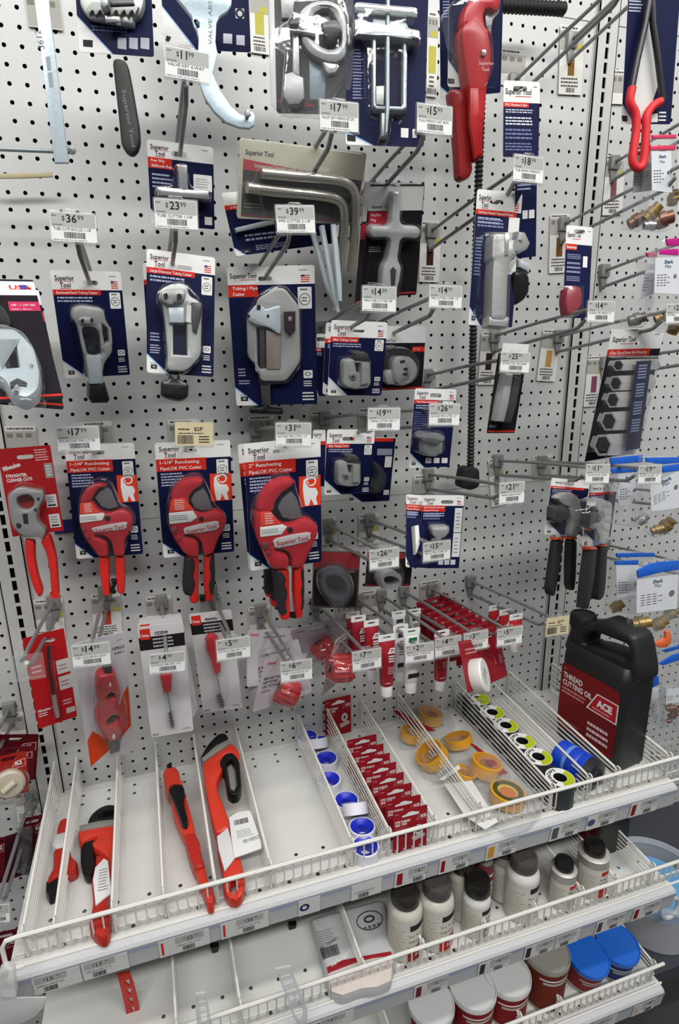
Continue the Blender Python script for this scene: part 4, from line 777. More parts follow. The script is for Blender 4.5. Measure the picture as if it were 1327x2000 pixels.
# ================================================================== top row
def loose(name, label, cat, p0, dep, yaw=0, pitch=0, k=0, roll=0, group=None):
    q = S(k, p0)[0]; C_ = Card.__new__(Card); C_.fr = vframe(q[0], q[1], dep, yaw, pitch, roll); C_.fr.w = C_.fr.h = 1; C_.w = C_.h = 1; C_.root = thing(name, label, cat, C_.fr, group); C_.k = k; return C_
c = loose('zinc_bar_wrench', 'long flat zinc bar hanging from the top edge at the left', 'tool', '240,400', 6.5, k=1)
c.part('flat_bar', 1, '158,-60 232,-60 240,60 330,780 262,780', -.25, 0, M('#b6c4cb', 'zinc'), .05)
c.mb = MB(); f0 = c.T(1, '218,150 238,150', 0); p = c.T(1, '222,240 232,225 232,300', 0)
c.mb.text('3612', p[0][0]-.05, p[0][1]+.05, .3, M('#5d666b'), .01, ang=98); 
for a in ('218,272 240,270 245,335 228,340', '228,350 250,345 258,415 238,420'): c.mb.poly(c.T(1, a, .01), .01, M('#8e9a9c'))
c.mb.build('stamped_marks', c.root)
f = vframe(60, 292, 5.2); p = [f.loc(-30, 290), f.loc(138, 297)]; mb = MB(); mb.tube([(a, b, 0) for a, b in p], .11, M('#8f9a9b', 'zinc'), 10)
q = f.loc(140, 293); mb.lathe([(0.01, -.26), (.15, -.2), (.24, -.05), (.24, .05), (.15, .2), (.01, .26)], M('#c3c8c8', 'zinc'), 12, (q[0], q[1], 0)); tag(mb.build('slide_bar', None, frame=f), 'thin horizontal metal rod with a ball end behind the zinc bar', 'tool')
f = vframe(50, 340, 1.5); mb = MB(); mb.prism([f.loc(*q) for q in S(1, '-60,835 60,832 100,828 160,832 248,826 256,850 200,852 100,856 -60,858')], -.06, .06, M('#a59a78', 'satin'), .02); tag(mb.build('wood_strip', None, frame=f), 'tan strip sticking in from the left edge below the metal rod', 'strip')
# chain/strap wrench on a navy card
c = sup('strap_wrench', 'navy card with toothed zinc pliers head on top and long black handle below', '345,-260 728,-260 732,285 383,240', 7.5, [], 1, hdr=.1, bar=0, cut=(.45, .66), logo=None, slot=None, flag=False, badge=False, icon=False, sub=0, foot=False, pw=45)
p = c.T(1, '440,118 450,150'); c.mb.lines(p[0][0], p[1][1], p[0][0]+2, p[0][1], 2, M('#6d7499'), .04); 
for x in (565, 620, 675): c.mb.poly(c.T(1, '%d,180 %d,183 %d,238 %d,232' % (x, x+42, x+42, x)), .042, M('#a5a7b0'))
c.mb.poly(c.T(1, '398,190 445,193 445,226 400,222'), .042, INK); done(c)
c.part('head_plate', 1, '370,-60 690,-60 690,20 670,70 640,85 640,115 420,75 385,30', .04, .5, M('#b7bcb8', 'zinc'), .15); 
t = '415,40 '+' '.join('%d,%d %d,%d' % (428+i*19, 68 if i % 2 == 0 else 48, 437+i*19, 52 if i % 2 == 0 else 72) for i in range(12))+' 665,30 640,10 440,8'
c.part('toothed_jaw', 1, t, .5, .75, M('#8b8d89', 'zinc'), .03); c.part('jaw_slot', 1, '520,-5 640,-5 645,20 530,25', .75, .85, DKMET, .05); c.part('spring', 1, '500,70 575,75 575,105 505,100', .5, .8, CHROME, .1); c.part('thumb_stud', 1, '478,-20 520,-20 520,22 500,38 480,22', .75, 1.2, M('#9aa09e', 'zinc'), .15)
c.part('handle', 1, '536,272 606,282 630,400 665,600 670,680 655,722 630,742 600,725 580,690 568,560 550,400', -.1, .35, M('#121113', 'rubber'), .15)
p = c.T(1, '580,430 605,600', .36); mb = MB(); mb.text('Superior Tool', p[0][0]+.05, p[0][1], .2, M('#6e6e70'), .362, w=2.7, ang=-82, bold=.02); mb.build('handle_print', c.root)
# wide navy card with hook spanner
c = sup('hook_spanner', 'wide navy card with pictograms, behind the curved zinc spanner', '745,-300 1190,-300 1196,270 800,215', 5.2, [], 1, hdr=.05, bar=0, cut=(.36, .62), logo=None, slot=None, flag=False, badge=False, icon=False, sub=0, foot=False, pw=45)
c.mb.poly(c.T(1, '765,145 825,175 810,205 780,170'), .045, WH); c.mb.poly(c.T(1, '800,170 822,178 812,200 795,195'), .05, INK)
for q in ('1130,40 1172,42 1172,90 1132,88', '1072,160 1115,163 1115,210 1072,208', '1135,168 1175,170 1175,218 1135,215'): c.mb.poly(c.T(1, q), .044, M('#b9bac6'))
p = c.T(1, '1152,65 1165,65'); c.mb.prism([circ(*p[0], .25, 14), circ(*p[0], .14, 14)], .044, .05, INK); done(c)
c = loose('hook_spanner', 'pale zinc spanner ending in a large open hook, beside the $11 label', 'tool', '1000,200', 7.5, k=1)
c.part('spanner_body', 1, '840,-80 1115,-80 1112,20 1095,50 1055,78 1040,110 1035,200 1045,260 1020,350 1055,430 1110,510 1150,545 1190,562 1205,555 1196,535 1215,535 1226,560 1222,598 1200,614 1150,610 1085,585 1030,535 985,470 960,400 950,300 955,180 945,140 932,118 920,75 880,25 850,-10', -.14, .14, M('#b3c4cc', 'zinc'), .04, holes=('930,100 945,95 958,108 960,130 950,135 938,125',))
c.part('hook_pin', 1, '1182,525 1200,525 1200,555 1182,555', -.1, .5, M('#98a2a4', 'zinc'), .03)
mb = MB(); p = c.T(1, '1010,215 1008,100', .15); mb.text('VALVE ABS', p[0][0]+.1, p[0][1], .2, M('#6f7c80'), .15, w=2.0, ang=86); mb.build('stamped_marks', c.root)
# black card with big pipe clamp
c = Card('pipe_clamp', 'thick clear clamshell with silver pipe clamp on black card at the top centre', 'tool', '290,-260 735,-260 725,650 315,610', 8.0, 2, pw=20); mb = backer(c, M('#19171a'), None); mb.poly(c.T(2, '318,548 520,575 520,592 320,563'), .036, M('#8e1f26')); mb.poly(c.T(2, '560,540 690,545 690,560 560,556'), .036, M('#8f8f8f')); c.mb = mb; done(c)
c.part('ring_clamp', 2, '430,80 470,20 540,-10 620,-5 680,40 705,120 705,240 695,310 640,345 560,330 490,290 450,230 440,180', .04, .9, M('#a5a7a8', 'zinc'), .3, 2, holes=('530,70 600,50 640,110 665,180 660,240 600,260 530,220 510,150',))
c.part('threaded_bolt', 2, '385,130 440,120 520,110 530,190 440,170 400,165', .6, 1.2, CHROME, .2); c.part('bolt_end', 2, '380,118 408,95 432,105 438,135 420,155 390,150', 1.2, 1.35, BLKP, .1, 2)
c.part('stem', 2, '400,165 438,160 440,420 400,400', .2, .9, M('#b9b9b7', 'zinc'), .15); c.part('stem_foot', 2, '350,400 400,385 465,420 470,540 440,575 380,580 345,530', .1, .9, M('#9c9d9c', 'zinc'), .25, 1); c.part('blade', 2, '490,280 570,340 585,350 580,548 495,548', .05, .3, M('#7f9299', 'zinc'), .05)
c.part('cutter_wheel', 2, '560,120 640,100 670,140 660,190 610,230 580,200', .8, 1.2, DKMET, .2, 2); c.part('knob', 2, '560,330 650,345 665,360 640,400 600,408 580,390', .1, .8, M('#bdbdbb', 'zinc'), .2)
c.part('upper_arm', 2, '330,-60 420,-60 400,100 340,100', .1, .7, CAST, .15)
blister(c, 2, '262,-60 742,-60 738,560 700,655 340,625 280,560', .5, m=clear('thick_clamshell', (.9, .9, .92), 1.2, .08), bev=.2, name='clamshell'); blister(c, 2, '330,-60 400,80 320,130 325,210 360,260 345,420 335,560 390,600 470,580 600,560 700,400 725,260 715,60 690,-60', 1.55)
# navy card with faucet puller
c = sup('faucet_puller', 'zinc faucet puller in a long blister on a tall navy card, white lower left corner', '715,-330 1148,-330 1135,822 678,790', 8.8, [], 2, hdr=.05, bar=0, cut=(.36, .93), logo=None, slot=None, flag=False, badge=False, icon=False, sub=0, foot=False, pw=45)
p = c.T(2, '735,265 775,550'); c.mb.lines(p[0][0], p[1][1], p[0][0]+.55, p[0][1], 16, M('#8990b0'), .04); 
for q in ('998,705 1040,708 1038,760 998,757', '1062,712 1085,712 1085,760 1062,760'): c.mb.poly(c.T(2, q), .044, WH)
c.mb.poly(c.T(2, '700,742 748,746 748,780 702,776'), .045, INK); done(c)
c.part('frame_yoke', 2, '842,90 1030,90 1030,590 1010,606 862,600 845,580', .04, .6, M('#b4bdbf', 'zinc'), .08, holes=('862,210 1012,210 1010,570 1000,585 870,580 860,565',))
c.part('cross_bar', 2, '742,100 1100,165 1105,222 742,172', .3, .9, M('#b8c0c0', 'zinc'), .12); c.part('tee_handle', 2, '745,10 1090,40 1092,85 745,50', .6, 1.0, CHROME, .15)
c.part('center_screw', 2, '918,-60 940,-60 938,600 925,740 910,745 915,600', .5, .85, M('#8e9a9f', 'zinc'), .12); c.part('screw_tip', 2, '890,615 930,618 928,755 890,750', .1, .55, M('#a9aaab', 'zinc'), .15)
for q in ('745,125 775,130 775,175 745,170', '1060,160 1100,168 1100,212 1060,206'): c.part('hex_nut', 2, q, .9, 1.15, CHROME, .06)
c.part('inner_sleeve', 2, '860,470 910,468 905,580 862,575', .2, .7, CAST, .1)
blister(c, 2, '735,-5 1100,30 1098,100 1035,95 1040,140 1118,158 1115,250 1040,245 1035,620 1005,645 955,640 945,760 885,758 880,640 815,620 805,230 735,220', 1.3)
# big red handled cutter, top right of centre
c = sup('pvc_cutter', 'rear navy card behind the big red handled cutter at the top', '150,-150 470,-150 440,440 150,500', 6.2, [], 3, hdr=.05, bar=0, cut=(.2, .9), logo=None, slot=None, flag=False, badge=False, icon=False, sub=0, foot=False, pw=45)
c.mb.poly(c.T(3, '388,350 420,332 418,392 390,385'), .045, WH); c.mb.lines(*(c.T(3, '165,90')[0]), *(c.T(3, '200,0')[0]), 6, M('#8990b0'), .045); c.mb.lines(*(c.T(3, '388,430')[0]), *(c.T(3, '425,400')[0]), 2, WH, .045); done(c)
c = sup('pvc_cutter', 'big red handled tubing cutter in clear wrap on navy card at the top', '205,-150 455,-150 440,430 178,428', 9.0, [], 3, hdr=.05, bar=0, cut=(.38, .76), logo=None, slot=None, flag=False, badge=False, icon=False, sub=0, foot=False, pw=45)
c.mb.poly(c.T(3, '190,385 222,388 222,412 192,410'), .045, INK); done(c)
RH = M('#a81e20', 'plastic'); RH2 = M('#8c1a1c', 'plastic')
c.part('handle', 3, '255,130 330,60 395,150 410,230 412,330 392,400 372,640 366,760 345,790 330,700 315,560 290,400 265,250', .1, 1.1, RH, .3)
c.part('head', 3, '270,60 290,10 340,-40 450,-40 455,10 430,60 405,40 380,40 370,80 380,140 400,190 330,130 260,130', .1, .9, M('#b5252a', 'plastic'), .25)
c.part('lower_handle', 3, '200,430 285,435 330,560 345,740 310,780 320,830 305,870 270,888 246,870 240,750 225,560', -.3, .5, RH2, .25); c.part('handle_ridge', 3, '300,430 345,430 352,760 325,780 300,600', .9, 1.2, RH, .12)
c.part('steel_blade', 3, '372,60 405,45 430,60 415,85 400,170 380,130', .2, .5, M('#b5b5b5', 'zinc'), .08); c.part('pivot', 3, '358,245 375,240 384,258 375,275 358,270', 1.1, 1.25, CHROME, .05, 1); 
mb = MB(); p = c.T(3, '342,318', 1.12)[0]; mb.text('Superior', p[0], p[1], .17, M('#d3a0a0'), 1.115, w=.95, bold=.02); mb.text('Tool', p[0]+.2, p[1]-.3, .17, M('#d3a0a0'), 1.115, bold=.02); mb.build('handle_print', c.root)
blister(c, 3, '200,20 250,-30 340,-60 460,-50 460,40 410,100 420,200 425,330 390,420 250,430 245,200', 1.5)
# long black corrugated wrench
c = loose('sink_wrench', 'long black ribbed rod with tee handle at the top and black block foot', 'tool', '350,820', 2.5, k=3)
def ribbed(C_, pts, z, r, m, name, step=.3, amp=.18):
    P = [np.array(q) for q in pts]; path = []; rr = []
    for i in range(len(P)-1):
        L = np.linalg.norm(P[i+1]-P[i]); n = max(2, int(L/step)*2)
        for k in range(n+(i == len(P)-2)): t = k/n; q = P[i]*(1-t)+P[i+1]*t; path.append((q[0], q[1], z)); rr.append(r*(1+(amp if k % 2 else -amp)))
    return MB().tube(path, rr, m, 10).build(name, C_.root)
ribbed(c, c.fr.L([(947, 20), (936, 330), (925, 640), (919, 930)], 0), 0, .28, M('#161616', 'rubber'), 'shaft'); ribbed(c, c.fr.L([(962, 10), (1104, 18)], .1), .1, .38, M('#141414', 'rubber'), 'tee_handle', .3, .2)
c.part('block_foot', 6, '1130,1160 1170,1150 1215,1155 1245,1170 1250,1290 1190,1322 1105,1300', -.5, .5, M('#101012', 'rubber'), .15)
# red wire tool at the top right
c = sup('strap_tool', 'tall navy card with red and black bent wire tool at the top right corner', '1090,-250 1345,-230 1285,612 1040,610', 9.5, [], 3, hdr=.04, bar=0, cut=(.26, .88), logo=None, slot=None, flag=False, badge=False, icon=False, sub=0, foot=False, pw=12)
c.mb.poly(c.T(3, '1185,60 1230,400 1190,520 1130,600 1090,500 1110,400'), .04, M('#cfcfcd')); c.mb.lines(*c.T(3, '1080,60')[0], *c.T(3, '1150,0')[0], 4, M('#b4b8cc'), .04); c.mb.lines(*c.T(3, '1225,600')[0], *c.T(3, '1270,545')[0], 3, WH, .05); c.mb.poly(c.T(3, '1190,562 1222,558 1222,600 1190,602'), .05, WH); c.mb.poly(c.T(3, '1045,568 1072,570 1072,598 1048,596'), .05, INK); done(c)
rod(c, 3, '1188,-40 1160,120 1120,300 1096,430', .5, .2, M('#3b3b40', 'metal'), 'wire_arm', sm=2); rod(c, 3, '1194,-20 1200,120 1225,300 1248,490 1228,510', .5, .2, M('#3b3b40', 'metal'), 'wire_arm', sm=1)
rod(c, 3, '1096,430 1085,500 1112,560 1116,640 1102,740 1100,800 1125,828 1150,805 1158,740 1165,640 1168,570 1200,520 1238,500', .5, .26, M('#d1222a', 'rubber'), 'red_sleeve', sm=3)
# ================================================================== ratcheting PVC cutters
def pvc_art(c, bx=.62, title=('1-1/4" Ratcheting', 'PipeLOK PVC Cutter')):
    X, Y = c.X, c.Y; OR = M('#d83c22'); m = c.mb
    m.rect(X(.70), Y(.52), X(.995), Y(.28), .038, OR); m.poly(c.P((.76, .31), (.82, .285), (.80, .34), (.84, .375), (.93, .38), (.96, .42), (.93, .46), (.95, .515), (.90, .515), (.86, .46), (.83, .515), (.78, .515), (.76, .45), (.75, .38)), .042, WH)
    m.prism([circ(X(.87), Y(.325), .065*c.w, 16), circ(X(.87), Y(.325), .045*c.w, 16)], .042, .046, WH); m.prism([circ(X(.83), Y(.33), .035*c.w, 12), circ(X(.83), Y(.33), .022*c.w, 12)], .042, .05, OR)
    m.lines(X(.05), Y(.37), X(.4), Y(.25), 5, M('#a8aec8'), .04, .5)
def pvc(label, c0, dd, k, title, body, jaw, blade, badge, lh, rh, bl, white, arrow, piv, pin, orange, black=None, red_end=None, gap=None, lk=''):
    c = sup('pvc_cutter', label, c0, dd, title, k, hdr=.14, bar=.05, bx=.66, cut=(.26, .86), slot=(.46, .075), flag=False, badge=True, icon=True, sub=0, logo='two', group='round headed PVC cutters'); pvc_art(c); done(c)
    R1 = M('#ad1c28', 'plastic'); R2 = M('#c4241e', 'plastic')
    c.part('cutter_body', k, body, .04, .95, R1, .25); c.part('upper_jaw', k, jaw, .04, .85, R1, .22); c.part('blade', k, blade, .2, .5, M('#5f5d60', 'satin'), .04)
    c.part('orange_panel', k, orange, .9, .97, M('#e0402a'), .02); c.part('arrow_panel', k, arrow, .9, 1.0, WH, .02)
    p = c.fr.L(S(k, orange), 1.0); x0, y0 = min(q[0] for q in p), min(q[1] for q in p); x1, y1 = max(q[0] for q in p), max(q[1] for q in p); mb = MB(); mb.lines(x0+.25*(x1-x0), y0+.1*(y1-y0), x0+.68*(x1-x0), y1-.08*(y1-y0), 5, WH, .975, .4); 
    p = c.fr.L(S(k, arrow), 1.0); x0, y0 = min(q[0] for q in p), min(q[1] for q in p); x1, y1 = max(q[0] for q in p), max(q[1] for q in p); mb.lines(x0+.08, y0+.25*(y1-y0), x0+.75*(x1-x0), y1-.25*(y1-y0), 3, M('#55555a'), 1.005, .35); mb.build('panel_print', c.root)
    o = c.part('name_badge', k, badge, .95, 1.03, M('#b7aeb0', 'satin'), .03, 2); p = c.fr.L(S(k, badge), 1.04); a, b = np.array(p[0]), np.array(p[1]); mb = MB(); d = b-a; L_ = float(np.linalg.norm(d)); an = math.degrees(math.atan2(d[1], d[0]))
    P_ = np.array(p); bo = o; dn_ = d/L_; pj = [float((q_-a)@dn_) for q_ in P_]; nn_ = np.array([-dn_[1], dn_[0]]); pk = [float((q_-a)@nn_) for q_ in P_]; Lt = max(pj)-min(pj); ctr = a+dn_*(max(pj)+min(pj))/2+nn_*(max(pk)+min(pk))/2; hh = L_*.14; st = ctr-dn_*Lt*.43-nn_*hh*.1; mb.text('Superior Tool', float(st[0]), float(st[1])-hh*.5, hh, M('#9a1c26'), 1.035, w=Lt*.86, ang=an, bold=.02); mb.build('badge_print', bo)
    c.part('pivot', k, piv, .95, 1.05, BLKP, .03, 1); 
    for q in pin: c.part('rivet', k, q, .95, 1.08, M('#b9696c', 'chrome'), .06, 1)
    c.part('left_handle', k, lh, -.1, .6, R2, .2); c.part('right_handle', k, rh, -.1, .6, R2, .2)
    if black:
        for q in black: c.part('black_grip', k, q, -.14, .66, M('#1d1c20', 'rubber'), .18)
    if gap: c.part('return_spring', k, gap, 0, .4, BLKP, .1)
    blister(c, k, bl, 1.3); return c
pvc('leftmost round headed red PVC cutter, plain red handles, under the left $17 label', '560,305 1155,285 1240,1245 660,1290', 1.9, 9, ['1-1/4" Ratcheting', 'PipeLOK PVC Cutter'],
    '690,830 790,780 850,870 930,900 1040,860 1110,880 1150,930 1150,1000 1110,1080 1080,1140 1075,1275 985,1275 960,1140 905,1095 800,1090 930,1140 940,1275 850,1275 830,1240 740,1130 690,1020',
    '690,830 690,760 740,680 820,635 900,640 930,655 900,670 850,690 810,740 790,790', '820,760 870,700 920,670 960,700 1020,840 940,860 880,840', '805,1020 1080,970 1090,1000 1070,1035 830,1060 805,1045',
    '850,1270 942,1275 945,1500 950,1600 930,1625 890,1610 862,1450', '985,1272 1075,1270 1082,1450 1075,1590 1055,1602 1015,1590 1000,1450',
    '668,800 690,700 760,620 860,590 930,600 965,640 1010,750 1035,830 1120,850 1170,920 1165,1010 1110,1110 1075,1260 960,1280 850,1280 770,1190 700,1080 672,950', None, '688,910 890,893 905,905 885,955 690,980', '905,930 930,915 955,930 950,955 925,962 905,950', ('705,1025 730,1015 745,1035 735,1058 708,1050', '748,1090 768,1085 778,1102 765,1118 748,1112'), '690,810 770,800 860,890 690,905', gap='950,1470 1000,1470 1010,1500 985,1560 1010,1590 955,1600 945,1550 975,1520')
pvc('middle round headed red PVC cutter with black and red grips, under the tan label', '75,228 593,205 620,968 140,1010', 4.3, 10, ['1-1/4" Ratcheting', 'PipeLOK PVC Cutter'],
    '180,620 270,600 340,690 400,720 500,690 560,720 570,770 545,830 500,910 485,985 410,1005 405,920 360,865 270,860 380,900 385,1010 290,1000 200,880 175,760',
    '180,620 200,550 260,490 350,470 415,480 405,520 350,550 310,600 320,650', '325,620 350,570 410,540 440,580 475,680 400,690 350,670', '290,805 490,762 515,780 500,820 300,850 282,835',
    '290,1000 380,990 378,1150 380,1320 350,1332 318,1320 318,1290 345,1200', '415,1000 485,985 490,1180 475,1310 425,1312 415,1200',
    '155,690 175,560 250,480 340,448 410,455 440,520 500,665 570,710 575,790 520,880 485,980 400,1015 300,1005 220,900 165,800', None, '175,708 340,690 368,735 330,765 178,782', '380,738 400,728 415,742 405,760 385,758', ('190,810 210,795 235,805 230,840 205,850 188,832', '240,870 255,865 262,880 250,895 238,888'), '200,610 280,605 345,685 175,700',
    black=('285,1010 350,1008 362,1080 345,1130 362,1190 350,1240 330,1280 285,1270 270,1240 270,1180', '455,1000 488,985 492,1180 478,1270 455,1265 440,1200 458,1140 445,1080'), gap='385,1275 430,1275 430,1310 385,1312')
for off, dd, lb in ((-44, 8.2, 'rear large red PVC cutter card, white corner and black grip left of the front one'),):
    c = sup('pvc_cutter', lb, '633,225 1160,195 1160,1010 730,1098'.replace('1160,195', '1150,200'), dd, ['2" Ratcheting', 'PipeLOK'], 10, hdr=.14, bar=.05, bx=.6, cut=(.22, .84), slot=(.47, .08), flag=False, badge=False, icon=False, group='round headed PVC cutters'); done(c)
    c.part('black_grip', 10, '830,1080 900,1085 905,1250 880,1270 832,1260', -.1, .5, M('#1d1c20', 'rubber'), .15); c.part('red_handle_end', 10, '832,1258 880,1262 880,1280 840,1280', -.1, .5, M('#c0221e', 'plastic'), .1); c.part('black_grip', 10, '875,1085 940,1090 945,1320 880,1310', .0, .7, M('#232228', 'rubber'), .15); c.part('red_handle_end', 10, '872,1300 925,1312 925,1345 895,1352 872,1335', .0, .7, M('#c0221e', 'plastic'), .1)
pvc('largest round headed red PVC cutter, front one on the $31 hook, black and red grips', '682,232 1210,195 1215,1035 735,1100', 9.8, 10, ['2" Ratcheting', 'PipeLOK PVC Cutter'],
    '770,700 860,690 920,770 990,800 1090,750 1160,760 1198,810 1190,870 1130,990 1100,1075 1010,1090 1020,1020 980,965 890,960 1000,1000 1002,1090 890,1090 850,1050 790,920 765,800',
    '770,700 800,600 860,520 950,475 1020,475 1040,505 1000,540 950,570 900,640 895,700', '918,670 950,610 1010,560 1045,600 1090,735 1010,750 950,735', '905,880 1120,838 1140,860 1120,900 920,945 895,920',
    '890,1085 1000,1090 1003,1300 1005,1430 975,1445 942,1440 945,1400 985,1250', '1030,1085 1100,1072 1105,1250 1090,1425 1045,1430 1030,1250',
    '745,780 755,650 820,540 920,460 1010,448 1045,490 1050,540 1110,720 1190,770 1205,840 1170,930 1100,1080 990,1095 870,1098 840,1020 780,900', None, '798,805 950,785 980,800 945,852 800,870', '985,812 1005,802 1025,815 1015,840 990,838', ('805,920 830,900 860,915 855,950 825,955', '850,975 865,968 875,980 862,995 850,990'), '800,700 870,695 940,780 798,800',
    black=('890,1098 955,1105 985,1160 970,1210 990,1270 975,1330 990,1390 960,1410 928,1400 915,1250', '1075,1090 1102,1080 1105,1250 1095,1370 1070,1370 1085,1310 1068,1250 1085,1190 1070,1140'), gap='1010,1395 1050,1400 1050,1430 1005,1425')
tag(MB().box((-1.3, -.14, 48.45), (3.8, -.06, 49.45), M('#1b2364', 'satin')).build('blue_tape', None), 'dark blue tape strip stuck across the panel seam left of the red cutters', 'tape')
# flat silver cutter, red card
c = Card('tubing_shear', 'flat silver pipe shear with long red handles on a red card at the left', 'tool', '-30,345 435,302 550,1045 110,1098', 3.5, 9, pw=8); X, Y = c.X, c.Y; mb = backer(c, M('#a01d22'), (.5, .11), .05, sw=1.0); z = .036
mb.text('Milwaukee', X(.06), Y(.25), .28, WH, z, w=c.w*.34, ang=14, bold=.03); mb.text('STRAIGHTER,', X(.08), Y(.325), .2, WH, z, w=c.w*.4, bold=.03); mb.text('CLEANER CUTS', X(.08), Y(.375), .2, WH, z, w=c.w*.48, bold=.03)
mb.lines(X(.68), Y(.17), X(.96), Y(.03), 5, M('#d8a8a8'), z); mb.rect(X(.82), Y(.37), X(.98), Y(.2), z, M('#8d8d8d')); mb.lines(X(.85), Y(.35), X(.95), Y(.22), 4, WH, z+.004)
for a, b in ((.56, .71), (.79, .95)): mb.rect(X(.75), Y(b), X(.96), Y(a), z, M('#c3c3c0')); mb.lines(X(.78), Y(b-.05), X(.93), Y(a+.02), 3, M('#6c6a68'), z+.004, .4); mb.rect(X(.78), Y(b-.015), X(.93), Y(b-.035), z+.005, INK)
c.mb = mb; done(c)
c.part('silver_head', 9, '65,735 160,665 375,705 380,760 330,860 310,950 400,1050 370,1120 330,1100 230,1110 140,1060 95,960', .04, .75, M('#9c9c9b', 'zinc'), .12, holes=('145,760 200,738 260,738 300,790 285,840 240,870 180,860 145,815',))
for q in ('195,900 238,900 245,990 205,985', '138,985 165,980 188,1000 175,1028 145,1020', '318,770 330,758 345,768 338,785 322,782', '292,862 305,852 320,862 312,880 296,878'): c.part('hole_mark', 9, q, .74, .78, M('#211e22'))
c.part('handle', 9, '208,1115 300,1135 300,1300 330,1450 370,1570 362,1615 330,1625 290,1560 240,1400 212,1250', -.1, .6, M('#c42420', 'plastic'), .2); c.part('handle', 9, '345,1140 395,1075 430,1090 460,1170 490,1300 500,1450 512,1610 490,1640 452,1635 440,1560 430,1420 400,1250', -.1, .6, M('#c42420', 'plastic'), .2, holes=('458,1590 475,1575 488,1590 485,1608 462,1608',))
blister(c, 9, '55,725 160,630 385,680 392,770 345,870 330,950 410,1045 375,1130 230,1125 130,1080 80,950', 1.1)
# ================================================================== packs under the t hook
c = Card('mini_cutter', 'dark square clamshell with a horseshoe shaped clear dome, right of the largest red cutter', 'tool', '712,105 1095,112 1075,575 705,560', 6.0, 12); mb = MB(); mb.prism(rrect(c.X(0), c.Y(1), c.X(1), c.Y(0), .1), 0, .03, M('#5a4b4c')); mb.rect(c.X(.02), c.Y(.3), c.X(.98), c.Y(.02), .034, M('#7d2a2e')); mb.rect(c.X(.03), c.Y(.97), c.X(.97), c.Y(.32), .034, M('#2d2629')); mb.lines(c.X(.7), c.Y(.37), c.X(.95), c.Y(.33), 1, M('#c07070'), .04); c.mb = mb; done(c)
c.part('horseshoe', 12, '770,330 810,280 900,262 980,300 1030,390 1030,470 980,540 930,580 880,570 820,480 770,420', .04, 1.2, M('#77777b', 'zinc'), .35, 2, holes=('830,330 900,310 960,350 980,420 930,470 860,450 825,390',)); blister(c, 12, '745,330 800,260 920,250 1000,290 1045,380 1040,480 1000,560 930,590 860,570 790,500 750,420', 1.7, m=SMOKE, sm=2, bev=.4)
c = Card('mini_cutter', 'round hanging clear cup pack on dark red card, behind the lower $26 label', 'tool', '215,30 470,30 445,262 205,262', 8.5, 13, pw=20); mb = MB(); mb.prism(rrect(c.X(0), c.Y(1), c.X(1), c.Y(.2), .1), 0, .03, M('#241c20')); mb.rect(c.X(0), c.Y(.36), c.X(1), c.Y(.22), .034, M('#9b3b3b')); mb.rect(c.X(0.02), c.Y(.99), c.X(.98), c.Y(.95), .034, M('#7c2228')); c.mb = mb; done(c)
MB().prism(rrect(c.X(0), c.Y(.3), c.X(1), c.Y(0), .2), -.05, .05, CLEAR).build('hang_tab', c.root)
c.part('ring_disc', 13, '282,225 300,195 340,185 385,195 412,225 400,265 360,285 315,280 285,260', .04, 1.2, M('#9b9d9c', 'zinc'), .3, 2, holes=('315,225 340,205 375,215 378,245 345,260 320,250',)); blister(c, 13, '245,180 290,140 380,120 420,170 425,230 400,275 350,288 290,275 270,225', 1.6, sm=2, bev=.35)
# ================================================================== brushes and small packs row
c = Card('drill_bit', 'red card with a long thin bit behind the empty clear label holder', 'tool', '120,268 345,212 415,685 210,758', 5.2, 11, pw=8); mb = backer(c, M('#b01c22'), (.6, .09), .05, sw=.8); X, Y = c.X, c.Y
for a, b in ((.32, .47), (.50, .65)): mb.rect(X(.68), Y(b), X(1), Y(a), .036, M('#c9c2bf')); mb.lines(X(.72), Y(b-.03), X(.96), Y(a+.04), 2, M('#8a5a58'), .04, .3)
mb.lines(X(.08), Y(.4), X(.35), Y(.3), 2, M('#d8b0b0'), .036); mb.text('Milwaukee', X(.06), Y(.82), .2, WH, .036, w=.8, bold=.03); mb.lines(X(.06), Y(.88), X(.3), Y(.83), 2, WH, .036); mb.lines(X(.7), Y(.83), X(.95), Y(.76), 2, M('#d8b0b0'), .036); mb.rect(X(.75), Y(.93), X(.98), Y(.87), .036, M('#c8b8b4')); c.mb = mb; done(c)
rod(c, 11, '262,310 265,420 290,570', .25, .12, M('#53151a', 'metal'), 'bit_shank', sm=0); rod(c, 11, '290,570 300,630 312,690', .25, .15, M('#b9a5a5', 'metal'), 'bit_tip', sm=0); blister(c, 11, '240,300 285,300 335,700 290,715', .5)
c = Card('pipe_brush', 'four in one pipe brush, two joined round red rings on white and orange card', 'brush', '385,290 678,238 720,862 488,965', 8.6, 11, pw=8); mb = backer(c, M('#c9c6cc'), (.42, .06)); X, Y = c.X, c.Y
OR = M('#d9481c'); mb.poly(c.T(11, '692,520 708,740 640,820 560,900 490,962 472,820 500,770 560,800 620,740 660,580'), .036, OR)
mb.text('CEPILLO', X(.72), Y(.115), .22, INK, .036, w=c.w*.25, bold=.03); mb.text('4 EN 1', X(.75), Y(.15), .18, INK, .036, w=c.w*.2, bold=.03); mb.text('31407', X(.83), Y(.055), .1, INK, .036); c.mb = mb; done(c)
RB = M('#a82a2e', 'plastic')
c.part('ring_body', 11, '535,480 600,465 632,475 652,540 660,590 640,640 650,660 680,700 678,760 650,790 645,820 600,835 570,820 530,760 525,700 545,660 530,600 522,540', .04, .9, RB, .25, 0, holes=('580,590 600,568 622,575 622,600 600,612 582,608', '580,720 610,690 642,690 645,720 620,745 590,750'))
